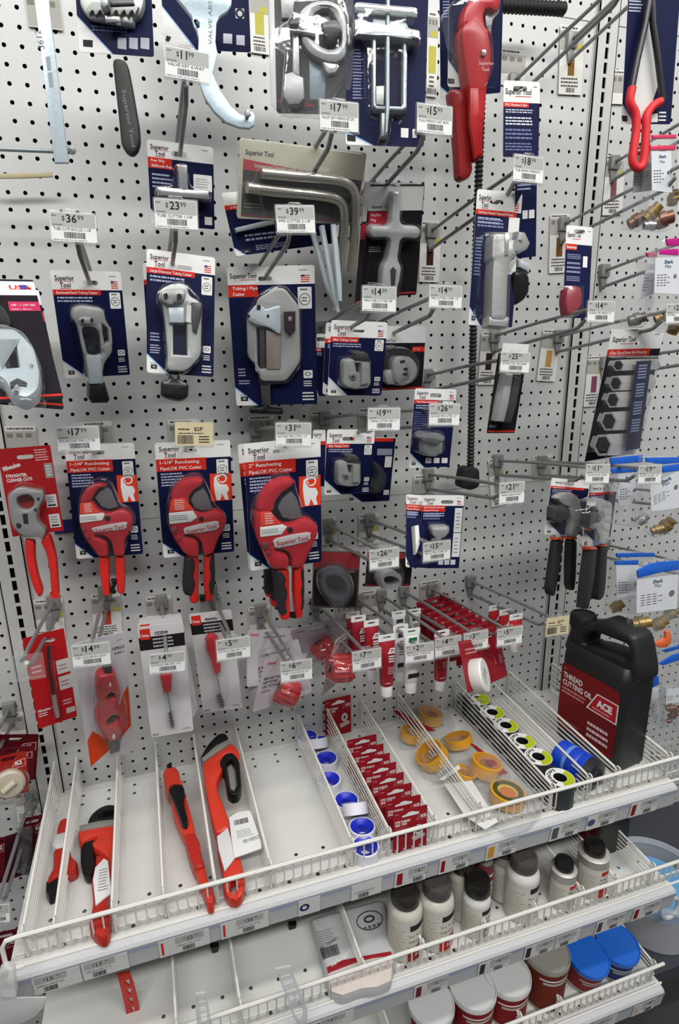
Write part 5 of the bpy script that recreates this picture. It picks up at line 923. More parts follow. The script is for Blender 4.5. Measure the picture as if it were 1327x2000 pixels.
c.part('bristles', 11, '580,592 600,570 620,577 620,600 600,610 584,606', .1, .5, M('#2c2626', 'rubber'), .05); c.part('bristles', 11, '582,720 610,692 640,692 643,720 620,743 592,748', .1, .5, M('#2c2626', 'rubber'), .05)
for q in ('590,512 600,508 606,520 598,530 588,526', '608,792 620,788 626,800 618,812 606,806'): c.part('screw', 11, q, .9, .97, CHROME, .03, 1)
c.part('top_brush', 11, '560,425 605,418 608,460 570,470', .1, .7, M('#2a2526', 'rubber'), .1); c.part('bottom_brush', 11, '585,835 645,820 650,880 600,895', .1, .7, M('#3a3536', 'rubber'), .1)
blister(c, 11, '520,440 560,410 620,410 650,500 690,640 695,760 660,820 655,890 585,905 560,840 510,740 505,600', 1.2)
GA = M('#c9c6c8')
def gordon(name, label, c0, dd, k, front=True, group='fitting brush cards', pw=8):
    c = Card(name, label, 'brush', c0, dd, k, group, pw=pw); X, Y = c.X, c.Y; mb = backer(c, GA, (.5, .07)); z = .036
    mb.rect(X(0), Y(.2), X(1), Y(.09), z, M('#1d1a1d')); mb.rect(X(.04), Y(.11), X(.26), Y(.02), z+.004, RED); mb.text('Oatey', X(.06), Y(.085), .2, WH, z+.008, w=c.w*.17, bold=.02)
    mb.lines(X(.3), Y(.19), X(.8), Y(.1), 3, M('#b9b5b9'), z+.006); mb.lines(X(.03), Y(.99), X(.2), Y(.965), 2, INK, z); mb.lines(X(.75), Y(.975), X(.97), Y(.95), 2, M('#77777a'), z); c.mb = mb; done(c); return c
for i in range(3): gordon('fitting_brush', ('rearmost of the three fitting brush cards peeking out above the front one', 'middle of the three fitting brush cards peeking out above the front one', 'fitting brush card right behind the front one on the $4 hook')[i], '%d,%d %d,%d %d,%d %d,%d' % (752+i*-4, 155+12*i, 978+i*3, 138+12*i, 1072-i*14, 655+i*22, 860-i*22, 690+i*24), 4.5+i*1.4, 11)
c = gordon('fitting_brush', 'front fitting brush card on the $4 hook, red handle and dark bristles', '740,205 990,180 1045,762 820,805', 8.6, 11)
def brush(c, k, h, wire, br, hm=M('#b5272c', 'plastic')):
    c.part('handle', k, h, .04, .6, hm, .15); rod(c, k, wire, .3, .06, M('#9b9b9b', 'metal'), 'twisted_wire', sm=0)
    P_ = c.fr.L(S(k, br), .35); a, b = np.array(P_[0]), np.array(P_[1]); d = b-a; L_ = np.linalg.norm(d); d = d/L_; q = np.array([-d[1], d[0]]); mb = MB(); R = random.Random(3); w_ = float(np.linalg.norm(np.array(P_[2])-b))
    for i in range(46):
        t = i/45*L_; an = i*2.4; s_ = w_*R.uniform(.75, 1); e = a+d*t+q*math.cos(an)*s_; mb.tube([(a[0]+d[0]*t, a[1]+d[1]*t, .35), (e[0], e[1], .35+math.sin(an)*s_*.7)], .035, M('#37332f', 'rubber'), 4)
    mb.build('bristles', c.root)
brush(c, 11, '860,455 930,452 925,560 885,570', '905,565 925,670', '918,665 932,748 948,745'); blister(c, 11, '850,440 940,440 935,600 950,640 955,750 920,765 895,745 890,620 870,560', .95)
c = gordon('fitting_brush', 'single brush card with whole red handle visible, beside the $5 label', '1020,135 1250,112 1310,640 1100,670', 5.2, 11, pw=8); brush(c, 11, '1108,290 1122,262 1150,258 1178,275 1192,350 1192,460 1155,465 1140,400 1112,330', '1172,465 1190,560', '1180,570 1202,635 1222,630'); blister(c, 11, '1100,270 1150,245 1190,265 1205,440 1230,590 1215,645 1170,640 1160,480', .95)
# tube cleaners
def cleaner(label, c0, dd, k, cyl=None, text=True, pw=4):
    c = Card('tube_brush', label, 'brush', c0, dd, k, 'tube cleaning brush cards', pw); X, Y = c.X, c.Y; mb = backer(c, M('#bfb9be'), (.5, .07)); z = .036
    mb.text('Oatey', X(.06), Y(.1), .22, RED, z, w=c.w*.2, bold=.03); mb.text('TUBE CLEANING', X(.35), Y(.16), .14, INK, z, w=c.w*.5, bold=.02)
    if text:
        for i, t in enumerate(('BROSSE POUR', 'NETTOYER', 'LES TUYAUX')): mb.text(t, X(.08), Y(.40+.08*i), .2, INK, z, w=c.w*(.42 if i != 1 else .33), bold=.03)
        mb.lines(X(.08), Y(.66), X(.3), Y(.6), 2, INK, z)
    c.mb = mb; done(c)
    if cyl:
        x, y, r, L_, ang = cyl; q = S(k, '%f,%f' % (x, y))[0]; P_ = np.array(c.fr.loc(q[0], q[1], .7)); d = np.array([math.cos(ang), math.sin(ang), .75]); d /= np.linalg.norm(d); A = np.cross(d, (0, 0, 1.)); A /= np.linalg.norm(A); B = np.cross(d, A)
        mb = MB(); n = 60; prof = [(.35, -.5), (.9, -.5), (1, -.42), (1, .42), (.93, .5), (.5, .5), (.45, .1), (.02, .1)]; vs = []; fs = []
        for pr_, h in prof:
            for i in range(n): t = 2*math.pi*i/n; rr = pr_*r*(1+.05*math.sin(t*15)) if pr_ > .8 else pr_*r; vs.append(tuple(np.array([P_[0], P_[1], .7])+d*h*L_+(A*math.cos(t)+B*math.sin(t))*rr))
        for i in range(len(prof)-1):
            for j in range(n): fs.append((i*n+j, i*n+(j+1) % n, (i+1)*n+(j+1) % n, (i+1)*n+j))
        mb.add(vs, fs, M('#a92b2f', 'plastic')); mb.build('red_sleeve', c.root); mb = MB()
        mb.lathe([(.02, .2), (.42*r, .2), (.42*r, .52*L_)], M('#3a2b2b', 'rubber'), 16, (P_[0], P_[1], .7), np.array([A, B, d])); mb.build('bristles', c.root)
        bp = [(P_[0]+r*1.25*math.cos(t), P_[1]+r*1.2*math.sin(t)) for t in [2*math.pi*i/20 for i in range(20)]]; MB().prism(bp, .04, .7+r, CLEAR, .3, False).build('blister', c.root)
    return c
cleaner('rearmost brown topped tube brush card below the largest red cutter', '200,770 520,712 560,1180 150,1200', 2.5, 12, None, False); cleaner('tube brush card with french text, second from the left', '125,960 590,815 690,1230 215,1320', 4.0, 12); cleaner('front left tube brush card with a red ribbed sleeve, behind the $6 label', '320,990 670,940 560,1310 225,1418', 6.8, 12, (500, 1245, .95, 1.5, -.25))
c = sup('copper_brush', 'orange cornered card sticking out behind the left ribbed red sleeve', '520,1150 690,1110 690,1235 560,1320', 4.4, [], 12, hdr=1, bar=0, logo=None, slot=None, flag=False, badge=False, icon=False, foot=False, sub=0, num=False, cut=(0, 1)); c.mb = backer(c, WH, None); c.mb.poly(c.P((.3, 0), (1, 0), (.9, .4), (.3, .7)), .04, OR); done(c)
cleaner('upper rear tube brush card with a red sleeve seen under the rods', '530,760 945,622 1000,985 620,1060', 3.4, 12, (790, 890, .95, 1.2, -1.0), False); cleaner('narrow edge-on tube brush card with ribbed red sleeve, left of the $7 label', '905,835 1015,735 900,1195 760,1290', 7.0, 12, (930, 1055, 1.05, 1.7, .0), pw=1)
# compound tubes
def tube_pack(label, x, y, dd, L_, wpx, k, body, kind, cat='tube', grp='squeeze tubes on pegs', cap='#dadad8', yaw=0):
    """flat crimped top with hang tab, soft tube body, white screw cap; x,y = top centre on the photo, L_ length"""
    q = S(k, '%f,%f' % (x, y))[0]; f = vframe(q[0], q[1], dd, yaw); r = thing('squeeze_tube', label, cat, f, grp); w = wpx; mb = MB()
    mb.prism([rrect(-w*.62, -.5, w*.62, 0, .06), rrect(-.3, -.3, .3, -.14, .07)], -.03, .03, WH); mb.build('hang_tab', r)
    mb = MB(); n = 20; vs = []; fs = []; H = [(0.5, .06), (.75, .2), (1.3, .36), (2.2, .44), (L_-1.0, .46), (L_-.85, .42), (L_-.8, .3)]; ww = [.6, .58, .56, .52, .48, .44, .3]
    for (h, d), a in zip(H, ww):
        for i in range(n): t = 2*math.pi*i/n; vs.append((w*a*math.cos(t), -h, d*math.sin(t)))
    for i in range(len(H)-1):
        for j in range(n): fs.append((i*n+j, (i+1)*n+j, (i+1)*n+(j+1) % n, i*n+(j+1) % n))
    mb.add(vs, fs, M(body, 'plastic')); mb.build('body', r)
    mb = MB(); zf = lambda h: .49
    if kind == 'ace':
        mb.prism([[(.3, -.9), (.42, -.9), (.42, -1.3), (-.1, -1.3), (.1, -.9)], [(.14, -.96), (.36, -.96), (.36, -1.24), (0.02, -1.24)][::1]], .4, .445, WH); mb.text('ACE', .06, -1.18, .13, WH, .44, w=.26, bold=.03); mb.lines(-.05, -2.0, .42, -1.4, 3, WH, .475, .6); mb.lines(-.1, -2.9, .42, -2.3, 4, M('#d8a5a8'), .485); mb.lines(-.3, -L_+1.3, .2, -L_+1.1, 1, M('#d8a5a8'), .485)
    else: mb.rect(-w*.42, -L_+1.7, w*.42, -L_+1.35, .48, INK); mb.lines(-.3, -2.3, .35, -1.0, 6, M('#55555a'), .48); mb.rect(-w*.3, -.95, w*.3, -.6, .25, M('#1e6b3a' if kind == 'g' else '#33333a'))
    mb.build('print', r)
    mb = MB(); ax = np.array([[1, 0, 0], [0, 0, 1], [0, -1, 0]]); mb.lathe([(.01, L_-.85), (w*.40, L_-.85), (w*.42, L_-.75), (w*.40, L_-.02), (w*.36, L_), (.01, L_)], M(cap, 'plastic'), 20, (0, 0, 0), ax); mb.build('cap', r); return r
for a in (('small red compound tube, rearmost of the column above the $7 label', 1035, 600, 6.0, 4.7, .9, 12, '#7d1620', 'ace'), ('red compound tube, second from the back above the $7 label', 1080, 630, 7.2, 4.6, .95, 12, '#861722', 'ace'), ('red compound tube, third from the back, cap showing below the $7 label', 1185, 668, 8.6, 4.7, .95, 12, '#8c1722', 'ace'),
          ('front red compound tube with white lettering and a big white cap', 1350-40, 785, 10.2, 4.8, 1.05, 12, '#8e1824', 'ace')): tube_pack(*a)
for a in (('back white and black tube, partly hidden by the rods', 385, 395, 6.4, 4.4, .95, 13, '#b9b9b8', 'w'), ('middle white and black tube just left of the front white one', 395, 470, 8.4, 4.6, 1.0, 13, '#c6c6c4', 'w'), ('front white tube with black band below the $2 label', 455, 490, 10.6, 5.0, 1.05, 13, '#cfcfcd', 'g'), ('rear white tube tab with red stripe at the right of the white tubes', 470, 385, 5.2, 3.4, .9, 13, '#a9a9a7', 'w'),
          ('single red tube with white cap hanging below the right $4 label', 618, 500, 9.6, 4.9, 1.0, 13, '#9a1a28', 'ace'), ('small dark red and green tube, rearmost of the three at the $5 label', 905, 365, 4.6, 2.4, .95, 13, '#9a1c22', 'ace'), ('small red and green tube, middle of the three at the $5 label', 962, 388, 6.2, 2.6, .95, 13, '#a01c22', 'ace'), ('small red tube with white cap, front one below the $5 label', 1020, 412, 8.4, 3.2, 1.0, 13, '#a31d24', 'ace')): tube_pack(*a)
# dark red flat packets with round white jar in front
for i in range(9):
    t = i/8; x0, y0 = 475+t*300, 350+t*195; w_ = 180-t*12
    if i == 8: c0 = '700,560 930,530 968,745 762,842'
    else: c0 = '%f,%f %f,%f %f,%f %f,%f' % (x0, y0, x0+w_, y0-50, x0+w_+20, y0+170, x0+40, y0+225)
    lb = ('rearmost of the nine dark red packets on the $3 hook', 'second dark red packet from the wall', 'third dark red packet from the wall', 'fourth dark red packet from the wall', 'fifth and middlemost dark red packet', 'sixth dark red packet from the wall, white lettering at its corner', 'seventh dark red packet, third from the front', 'dark red packet right behind the front one', 'front dark red packet with a round white jar')[i]
    c = Card('grease_packet', lb, 'packet', c0, 2.0+i*1.02, 13, 'dark red packets on one peg', pw=9); mb = backer(c, M('#8a1722'), (.5, .1), .05); mb.text('ACE', c.X(.62), c.Y(.24), .3, WH, .036, w=c.w*.24, bold=.03); mb.rect(c.X(.02), c.Y(.06), c.X(.98), c.Y(.02), .036, M('#a0303a')); mb.lines(c.X(.1), c.Y(.3), c.X(.4), c.Y(.15), 2, M('#c88a8f'), .036)
    if i == 8: mb.lines(c.X(.25), c.Y(.5), c.X(.5), c.Y(.42), 1, WH, .036); mb.lines(c.X(.72), c.Y(.65), c.X(.98), c.Y(.45), 5, M('#c88a8f'), .036)
    c.mb = mb; done(c)
    if i == 8:
        p = np.array(c.T(13, '830,745', .6)[0]); mb = MB(); R_ = 1.15; mb.lathe([(.01, 0), (R_*.95, 0), (R_, .1), (R_, .75), (R_*.93, .85), (.01, .85)], M('#d3d2cc', 'plastic'), 36, (p[0], p[1], .05)); mb.build('round_jar', c.root)
        mb = MB(); mb.text('ACE', p[0]-.05, p[1]+.45, .16, INK, .91, ang=-62, bold=.02); 
        for j in range(4): a_ = math.radians(-62); mb.text(('WHITE PIPE', 'THREAD COMPD', 'NON TOXIC', 'NET WT'), 0, 0, 0, INK) if 0 else mb.text(('PIPE', 'THREAD', 'COMPOUND', 'NET WT')[j], p[0]-.15-.23*j*0+.0-(.2*j)*math.cos(math.radians(28)), p[1]+.42-.2*j*math.sin(math.radians(28)), .12, M('#44444a'), .91, ang=-62)
        mb.build('jar_print', c.root)
# ================================================================== things on the top shelf
WR = M('#c2331f', 'paint'); WR2 = M('#a6231a', 'paint'); JAW = M('#1c1b1c', 'metal'); STL = M('#8b8a84', 'zinc')
def lying(name, label, cat, z, x, y, tilt=0.0, k=17, group=None, yo=0):
    """frame lying on the shelf; tilt raises its far end"""
    o = atz(x, y, z); t = math.radians(tilt); C_ = Card.__new__(Card); C_.fr = Frame(o, (1, 0, 0), (0, math.cos(t), math.sin(t)), (0, -math.sin(t), math.cos(t))); C_.fr.w = C_.fr.h = 1; C_.w = C_.h = 1
    C_.root = thing(name, label, cat, C_.fr, group); C_.k = k; return C_
c = lying('pipe_wrench', 'smallest red pipe wrench, lying head down in the leftmost bay of the top shelf', 'wrench', Z1+.1, 95, 1735)
c.part('handle_loop', 17, '265,600 262,560 275,525 300,510 320,520 315,560 300,600', .1, .8, M('#b3241e', 'paint'), .2); c.part('paper_wrap', 17, '250,590 305,575 322,640 262,658 238,640', .0, .9, M('#c9c9c6'), .2)
c.part('body', 17, '245,655 320,640 330,690 357,705 355,745 300,765 215,812 218,790 245,740', .05, 1.0, WR2, .25); c.part('jaw', 17, '212,808 290,765 302,800 290,845 225,872 210,850', .0, .8, JAW, .15)
c = lying('pipe_wrench', 'short red pipe wrench with black hook jaw and narrow white paper tag', 'wrench', Z1+.15, 200, 1815)
c.part('hook_jaw', 17, '405,532 420,498 460,465 500,450 548,455 548,482 505,476 470,488 452,512 470,515 530,500 535,525 410,540', .1, 1.0, JAW, .15); c.part('jaw_plate', 17, '368,548 450,528 532,518 532,545 450,556 366,574', .1, 1.15, STL, .1)
c.part('body', 17, '358,572 450,556 534,542 535,600 520,680 505,700 470,672 430,650 422,628 450,608 440,596 400,615 372,628 360,605', .0, 1.05, WR, .2); c.part('handle', 17, '440,660 505,690 522,760 515,800 500,900 512,960 505,1040 482,1070 440,1055 415,1020 410,1000 430,900 420,800 440,720', 0, .8, WR2, .25)
c.part('hook_shank', 17, '372,660 388,625 445,612 455,632 432,652 438,740 424,775 388,768 372,720', .1, .95, JAW, .12); c.part('paper_tag', 17, '440,745 480,702 500,712 516,860 485,882 442,918 430,800', .8, .92, M('#d4d4d2'), .04)
c.mb = MB(); p = c.T(17, '455,830 500,810', .93); c.mb.lines(p[0][0], p[0][1]-.5, p[1][0], p[1][1]+1.2, 8, M('#66666a'), .935, .3); c.mb.build('tag_print', c.root)
c = lying('pipe_wrench', 'slim red pipe wrench lying on its side, in the bay left of the largest wrench', 'wrench', Z1+.2, 410, 1755, 4)
c.part('head', 17, '752,300 762,282 810,270 828,288 836,340 852,362 800,352 775,378 762,345', 0, 1.6, WR, .3); c.part('jaw_tip', 17, '770,270 778,262 795,264 796,276 775,282', .3, 1.2, JAW, .1)
c.part('body', 17, '785,400 800,380 850,470 850,395 866,425 892,520 905,580 920,620 930,680 900,640 870,600 848,590 800,480', 0, 1.2, WR, .2); c.part('grip', 17, '848,590 900,575 925,620 932,680 952,735 905,750 880,700', 0, 1.25, WR2, .2)
c.part('handle_end', 17, '903,748 950,732 960,790 992,870 986,905 960,908 945,860 915,790', 0, 1.0, WR, .2); c.part('adjusting_screw', 17, '778,385 800,355 850,360 857,400 842,412 872,520 862,548 842,538 800,425', .4, 1.7, JAW, .15)
c = lying('pipe_wrench', 'largest red pipe wrench, its black jaw leaning on the back board, with white paper wrap', 'wrench', Z1+.25, 465, 1758, 13)
c.part('hook_jaw', 17, '928,232 960,175 1008,125 1040,119 1058,136 1050,152 1000,182 962,220 932,240', .0, 1.0, JAW, .15); c.part('jaw_plate', 17, '932,238 1000,178 1055,150 1072,165 1010,205 940,255', .0, 1.15, STL, .1)
c.part('body', 17, '938,256 1010,205 1072,165 1100,188 1112,222 1108,270 1080,225 1042,220 1020,250 1036,282 1012,330 1005,372 1035,450 1062,520 1068,562 1000,592 970,480 945,340', 0, 1.1, WR, .25)
c.part('adjusting_nut', 17, '1012,262 1040,214 1080,208 1110,248 1120,370 1105,402 1075,410 1052,392 1038,300', .2, 1.2, JAW, .2, holes=('1048,262 1070,242 1088,272 1098,362 1085,388 1066,380',)); c.part('steel_shank', 17, '1048,262 1070,242 1088,272 1098,362 1085,388 1066,380', .1, .6, STL, .05)
c.part('handle', 17, '1000,592 1068,540 1085,600 1120,720 1136,790 1130,862 1100,896 1060,890 1034,850 1028,760 1010,680', 0, .9, WR, .3, holes=('1070,800 1088,792 1098,830 1086,862 1072,850',))
c.part('paper_wrap', 17, '1060,512 1100,487 1155,478 1168,500 1212,630 1212,655 1085,700 1070,600', 1.15, 1.25, M('#d0d0ce'), .05); c.part('paper_wrap', 17, '1004,600 1056,560 1072,620 1088,700 1040,762 1012,660', 1.0, 1.15, M('#c4c2c4'), .05)
c.mb = MB(); p = c.T(17, '1085,545 1145,500 1200,640', 1.26); c.mb.bars(p[0][0], p[0][1]-.1, p[0][0]+1.0, p[1][1]-.2, INK, 1.26, 14); c.mb.lines(p[0][0]+.05, p[2][1]+.8, p[2][0]-.2, p[0][1]-.5, 8, M('#66666a'), 1.26, .3); c.mb.text('PIPE WRENCH', p[0][0]+.4, p[2][1]+.35, .26, INK, 1.26, w=1.15, ang=6); c.mb.build('wrap_print', c.root)
# thread tape rolls, white with blue hubs
BLU = M('#1428b4', 'plastic'); WPL = M('#d8d8e0', 'plastic')
def roll_mesh(R, h, outer, hub, cup=.3, rh=.42):
    a = MB(); a.lathe([(R*.86, 0), (R, 0.02), (R, h-.02), (R*.94, h), (R*.88, h), (R*.88, h-.04)], outer, 32)
    b = MB(); b.lathe([(rh, .02), (rh, h-cup), (R*.55, h-cup*.9), (R*.86, h-.02), (R*.9, h-.02), (R*.9, h-.1)], hub, 32); b.lathe([(R*.86, .0), (rh, .02)], hub, 32); return a, b
protoA = None
rl = (('rearmost blue and white tape roll against the back board', 598, 1432, 0), ('tilted blue and white tape roll, second from the back', 620, 1452, 28), ('third blue and white tape roll from the back, standing flat', 638, 1480, 0), ('fourth blue and white tape roll from the back', 643, 1521, 0), ('fifth blue and white tape roll, white disc inside', 677, 1562, 0),
      ('tilted roll on its edge with printed white side, third from the fence', 696, 1586, 40), ('seventh tape roll, second from the fence', 708, 1616, 4), ('frontmost tape roll right behind the fence', 714, 1652, 0))
for i, (lb, x, y, tl) in enumerate(rl):
    zt = Z1+.85; P_ = atz(x, y, zt); t = math.radians(tl); fr = Frame((P_[0], P_[1]-.15*(i == 0)*3, Z1+.02+(math.sin(t)*.9)), (math.cos(t*.2), math.sin(t*.2), 0), (-math.sin(t*.2), math.cos(t*.2), 0), (0, 0, 1))
    if tl: n = np.array([.15*math.sin(t), math.sin(t), math.cos(t)]); n /= np.linalg.norm(n); u = np.cross((0, 1, 0), n); u /= np.linalg.norm(u); fr = Frame(fr.o, u, np.cross(n, u), n)
    r = thing('tape_roll', lb, 'tape', fr, 'blue and white tape rolls on the shelf'); a, b = roll_mesh(.98, .85, WPL, BLU)
    if i == 0: protoA = (a.build('tape', r), b.build('hub', r))
    else:
        for o in protoA: q = o.copy(); COL.objects.link(q); q.parent = r
# red tape cards in a row
cl = ((348,175,535,138),(512,465,722,418),(555,530,772,487),(597,598,818,553),(637,672,863,617),(685,745,918,690),(737,825,975,768),(790,908,1040,853),(842,985,1088,925))
nth = ('red thread seal tape card standing alone against the back board', 'first red tape card of the close row, furthest from the fence', 'second red tape card of the close row', 'third red tape card of the close row', 'fourth red tape card of the close row', 'fifth red tape card of the close row', 'sixth red tape card of the close row', 'red tape card just behind the front one', 'front red thread seal tape card with whole face visible behind the fence')
CR = M('#8f1a24')
for i, (x0, y0, x1, y1) in enumerate(cl):
    a, b = S(15, '%d,%d %d,%d' % (x0, y0, x1, y1)); zt = Z1+3.45; 
    if i == 0: A_, B_ = aty(a[0], a[1], .5), aty(b[0], b[1], .35); zt = (A_[2]+B_[2])/2
    else: A_, B_ = atz(*a, zt), atz(*b, zt)
    d = B_-A_; d[2] = 0; w = float(np.linalg.norm(d)); u = d/w; h = zt-Z1-.03; o = (A_+B_)/2; o[2] = Z1+.03+h/2
    fr = Frame(o, u, (0, 0, 1), np.cross(u, (0, 0, 1.))); fr.w, fr.h = w, h; c = Card.__new__(Card); c.fr, c.w, c.h, c.k = fr, w, h, 15; c.root = thing('tape_card', nth[i], 'tape', fr, 'red thread seal tape cards'); X, Y = c.X, c.Y
    mb = MB(); sl = [(X(.25), Y(.17)), (X(.27), Y(.13)), (X(.38), Y(.115)), (X(.45), Y(.075)), (X(.55), Y(.07)), (X(.66), Y(.1)), (X(.75), Y(.115)), (X(.76), Y(.15)), (X(.7), Y(.17))]
    mb.prism(rrect(-w/2, -h/2, w/2, h/2, .06), -.01, .015, CR); mb.poly(sl, .02, WH); mb.lines(X(.05), Y(.1), X(.2), Y(.06), 1, M('#c88a8f'), .02)
    mb.text('PTFE THREAD', X(.06), Y(.30), h*.055, WH, .02, w=w*.44, bold=.03); mb.text('SEAL TAPE', X(.06), Y(.37), h*.055, WH, .02, w=w*.34, bold=.03); mb.lines(X(.06), Y(.46), X(.45), Y(.40), 2, M('#b35a62'), .02)
    mb.text('ACE', X(.79), Y(.27), h*.06, WH, .022, w=w*.17, bold=.05); mb.prism([[(X(.68), Y(.31)), (X(.76), Y(.20)), (X(.99), Y(.20)), (X(.99), Y(.31))], [(X(.70), Y(.304)), (X(.768), Y(.207)), (X(.983), Y(.207)), (X(.983), Y(.304))]], .015, .02, M('#c8888c'))
    mb.poly(circ(X(.75), Y(.56), w*.12, 18, w*.17), .02, M('#c9c9c9')); mb.poly(circ(X(.75), Y(.56), w*.05, 14, w*.08), .022, M('#55555a')); mb.poly(c.P((.55, .72), (.85, .66), (.95, .7), (.93, .76), (.6, .83)), .024, M('#b9b0b2')); mb.build('card', c.root)
    mb = MB(); mb.lathe([(.2, -.3), (.78, -.3), (.8, .25), (.2, .25)], WPL, 24, (X(.38), Y(.72), -.33), ); mb.build('tape_roll', c.root)
# yellow gas tape in bags
YL, YL2 = M('#d69a22', 'plastic'), M('#b87a1c', 'plastic')
def ytape(label, x, y, R, h, tilt, film, card=None, lab=None, az=0, ring=None):
    q_ = S(16, '%f,%f' % (x, y))[0]; P_ = atz(q_[0], q_[1], Z1+h); t = math.radians(tilt); n = np.array([math.sin(t)*math.cos(az), math.sin(t)*math.sin(az), math.cos(t)]); u = np.cross((0, 1, 0), n); u /= np.linalg.norm(u); zz = Z1+.05+abs(math.sin(t))*R
    fr = Frame((P_[0], P_[1], zz), u, np.cross(n, u), n); r = thing('yellow_tape', label, 'tape', fr, 'bagged yellow tape rolls'); a, b = roll_mesh(R, h, YL, ring or YL2, .2, R*.45); a.build('tape', r); b.build('hub', r)
    if ring:
        mb = MB(); mb.prism([circ(0, 0, R*.86, 28), circ(0, 0, R*.6, 28)], h, h+.02, M('#4a4a2c')); mb.build('printed_ring', r)
        mb = MB(); mb.poly(circ(0, 0, R*.45, 24), h-.15, M('#cc6a1c', 'plastic')); mb.build('core_plug', r)
    g = flat(0); inv = None
    fl = Frame((P_[0], P_[1], Z1+.03), (1, 0, 0), (0, 1, 0), (0, 0, 1))
    def put(mb, nm): o = mb.build(nm, r); o.matrix_local = fr.mat().inverted() @ fl.mat(); return o
    F_ = fl.L(S(16, film), h+.1); mb = MB(); mb.prism(F_, .02, h+.2, BAGC, .25); put(mb, 'plastic_bag')
    if card: mb = MB(); mb.prism(fl.L(S(16, card), h+.3), h+.22, h+.27, M('#8f1822')); put(mb, 'red_card')
    if lab: mb = MB(); q = fl.L(S(16, lab), h+.3); mb.prism(q, h+.22, h+.25, M('#d5d5d2')); cx_, cy_ = np.array(q).mean(0); mb.lines(cx_-.5, cy_-.9, cx_+.4, cy_+.8, 10, M('#77777a'), h+.26, .3); put(mb, 'paper_label')
ytape('yellow tape roll standing upright in a bag at the back of its bay', 190, 175, 1.15, .9, 8, '95,170 150,120 250,130 300,215 240,262 190,250', '20,158 48,155 130,205 215,248 175,250 90,215')
ytape('yellow tape roll dimly seen behind wires, back left of the bag bay', 100, 262, 1.0, .8, 10, '40,240 120,220 160,270 110,300 60,300')
ytape('yellow tape roll seen from the side beside a red card strip', 325, 300, 1.2, .8, 20, '250,290 330,265 420,300 440,370 380,430 300,380', '368,302 400,318 470,375 545,442 508,452 430,368', az=2)
ytape('yellow ribbed tape roll leaning at the left divider, bagged', 212, 372, 1.3, 1.0, 35, '140,360 200,310 270,330 290,400 240,450 160,420', None, '232,470 318,402 328,420 250,475', az=3)
ytape('yellow tape roll lying right of the middle of the bag bay', 440, 405, 1.25, 1.1, 12, '360,400 420,360 520,380 560,450 470,490 390,460')
ytape('small orange tape piece above the white paper label', 342, 448, .9, .7, 15, '290,430 350,410 400,440 390,480 300,490', None, '252,492 380,476 440,570 500,664 440,700 350,640')
ytape('front yellow tape roll with printed dark ring, lying flat in a clear bag', 540, 535, 1.35, .9, 6, '390,480 470,450 570,455 660,510 700,600 640,660 560,690 470,640', ring=M('#cfb13a', 'plastic'))
# black pipe tape rolls with white and yellow-green tops
MEG = (('rearmost dark pipe tape roll at the back board', 292, 108), ('second pipe tape roll, yellow green top half seen', 380, 112), ('third pipe tape roll from the back', 445, 172), ('fourth pipe tape roll, in the middle of the row', 515, 230), ('fifth pipe tape roll from the back', 590, 302), ('pipe tape roll second from the fence with a white ring top', 680, 370), ('frontmost pipe tape roll, right behind the fence', 778, 466))
GRN, DGR = M('#a5b21c'), M('#2f3335', 'satin')
for i, (lb, x, y) in enumerate(MEG):
    q = S(16, '%d,%d' % (x, y))[0]; P_ = atz(q[0], q[1], Z1+2.2); R = 1.1; fr = Frame((max(P_[0], 33.68), min(P_[1], -1.42), Z1+.02), (1, 0, 0), (0, 1, 0), (0, 0, 1)); r = thing('pipe_tape_roll', lb, 'tape', fr, 'dark pipe tape rolls with green and white tops')
    if i == 0:
        a = MB(); a.lathe([(.5, 0), (R, 0), (R, 2.18), (.5, 2.18), (.5, .0)], DGR, 36); A0 = a.build('roll', r)
        a = MB(); a.prism([circ(0, 0, R*.97, 36), circ(0, 0, .5, 36)], 2.18, 2.2, WH)
        seg = [(R*.93*math.cos(t), R*.93*math.sin(t)) for t in [math.radians(-110+i_*7) for i_ in range(21)]]+[(.52*math.cos(t), .52*math.sin(t)) for t in [math.radians(30-i_*7) for i_ in range(21)]]; a.poly(seg, 2.205, GRN)
        for k_, ch in enumerate('MEGATAPE'): an = 205-k_*17; a.text(ch, R*.62*math.cos(math.radians(an)), R*.62*math.sin(math.radians(an)), .26, INK, 2.21, ang=an-90, bold=.04, al='c')
        A1 = a.build('printed_top', r); a = MB(); a.lathe([(.49, .01), (.49, 2.1)], DARK, 24); A2 = a.build('core', r)
    else:
        for o in (A0, A1, A2): c_ = o.copy(); COL.objects.link(c_); c_.parent = r
# big blue roll on its side
a0, a1 = np.array([36.35, -10.5, Z1+1.32]), np.array([37.3, -13.9, Z1+1.32]); d = (a1-a0)/np.linalg.norm(a1-a0); u = np.cross((0, 0, 1.), d); u /= np.linalg.norm(u); fr = Frame(a0, u, np.cross(d, u), d); r = thing('blue_tape_roll', 'big blue tape roll lying on its side beside the oil jug', 'tape', fr)
mb = MB(); mb.lathe([(.9, 0), (1.2, 0), (1.3, .12), (1.3, 1.0), (1.27, 1.05), (1.3, 1.1), (1.3, 2.0), (1.27, 2.05), (1.3, 2.1), (1.3, 2.6), (1.25, 2.65), (.9, 2.65)], M('#1440b8', 'plastic'), 36); mb.build('tape', r)
mb = MB(); mb.lathe([(1.28, 2.62), (1.2, 3.3), (.7, 3.4), (.5, 3.2), (.01, 3.2)], M('#20262c', 'plastic'), 30); mb.build('dark_end', r)
mb = MB(); mb.lathe([(1.315, .95), (1.325, 1.0), (1.325, 1.22), (1.315, 1.25)], M('#5f86cc', 'plastic'), 36); mb.build('light_band', r)
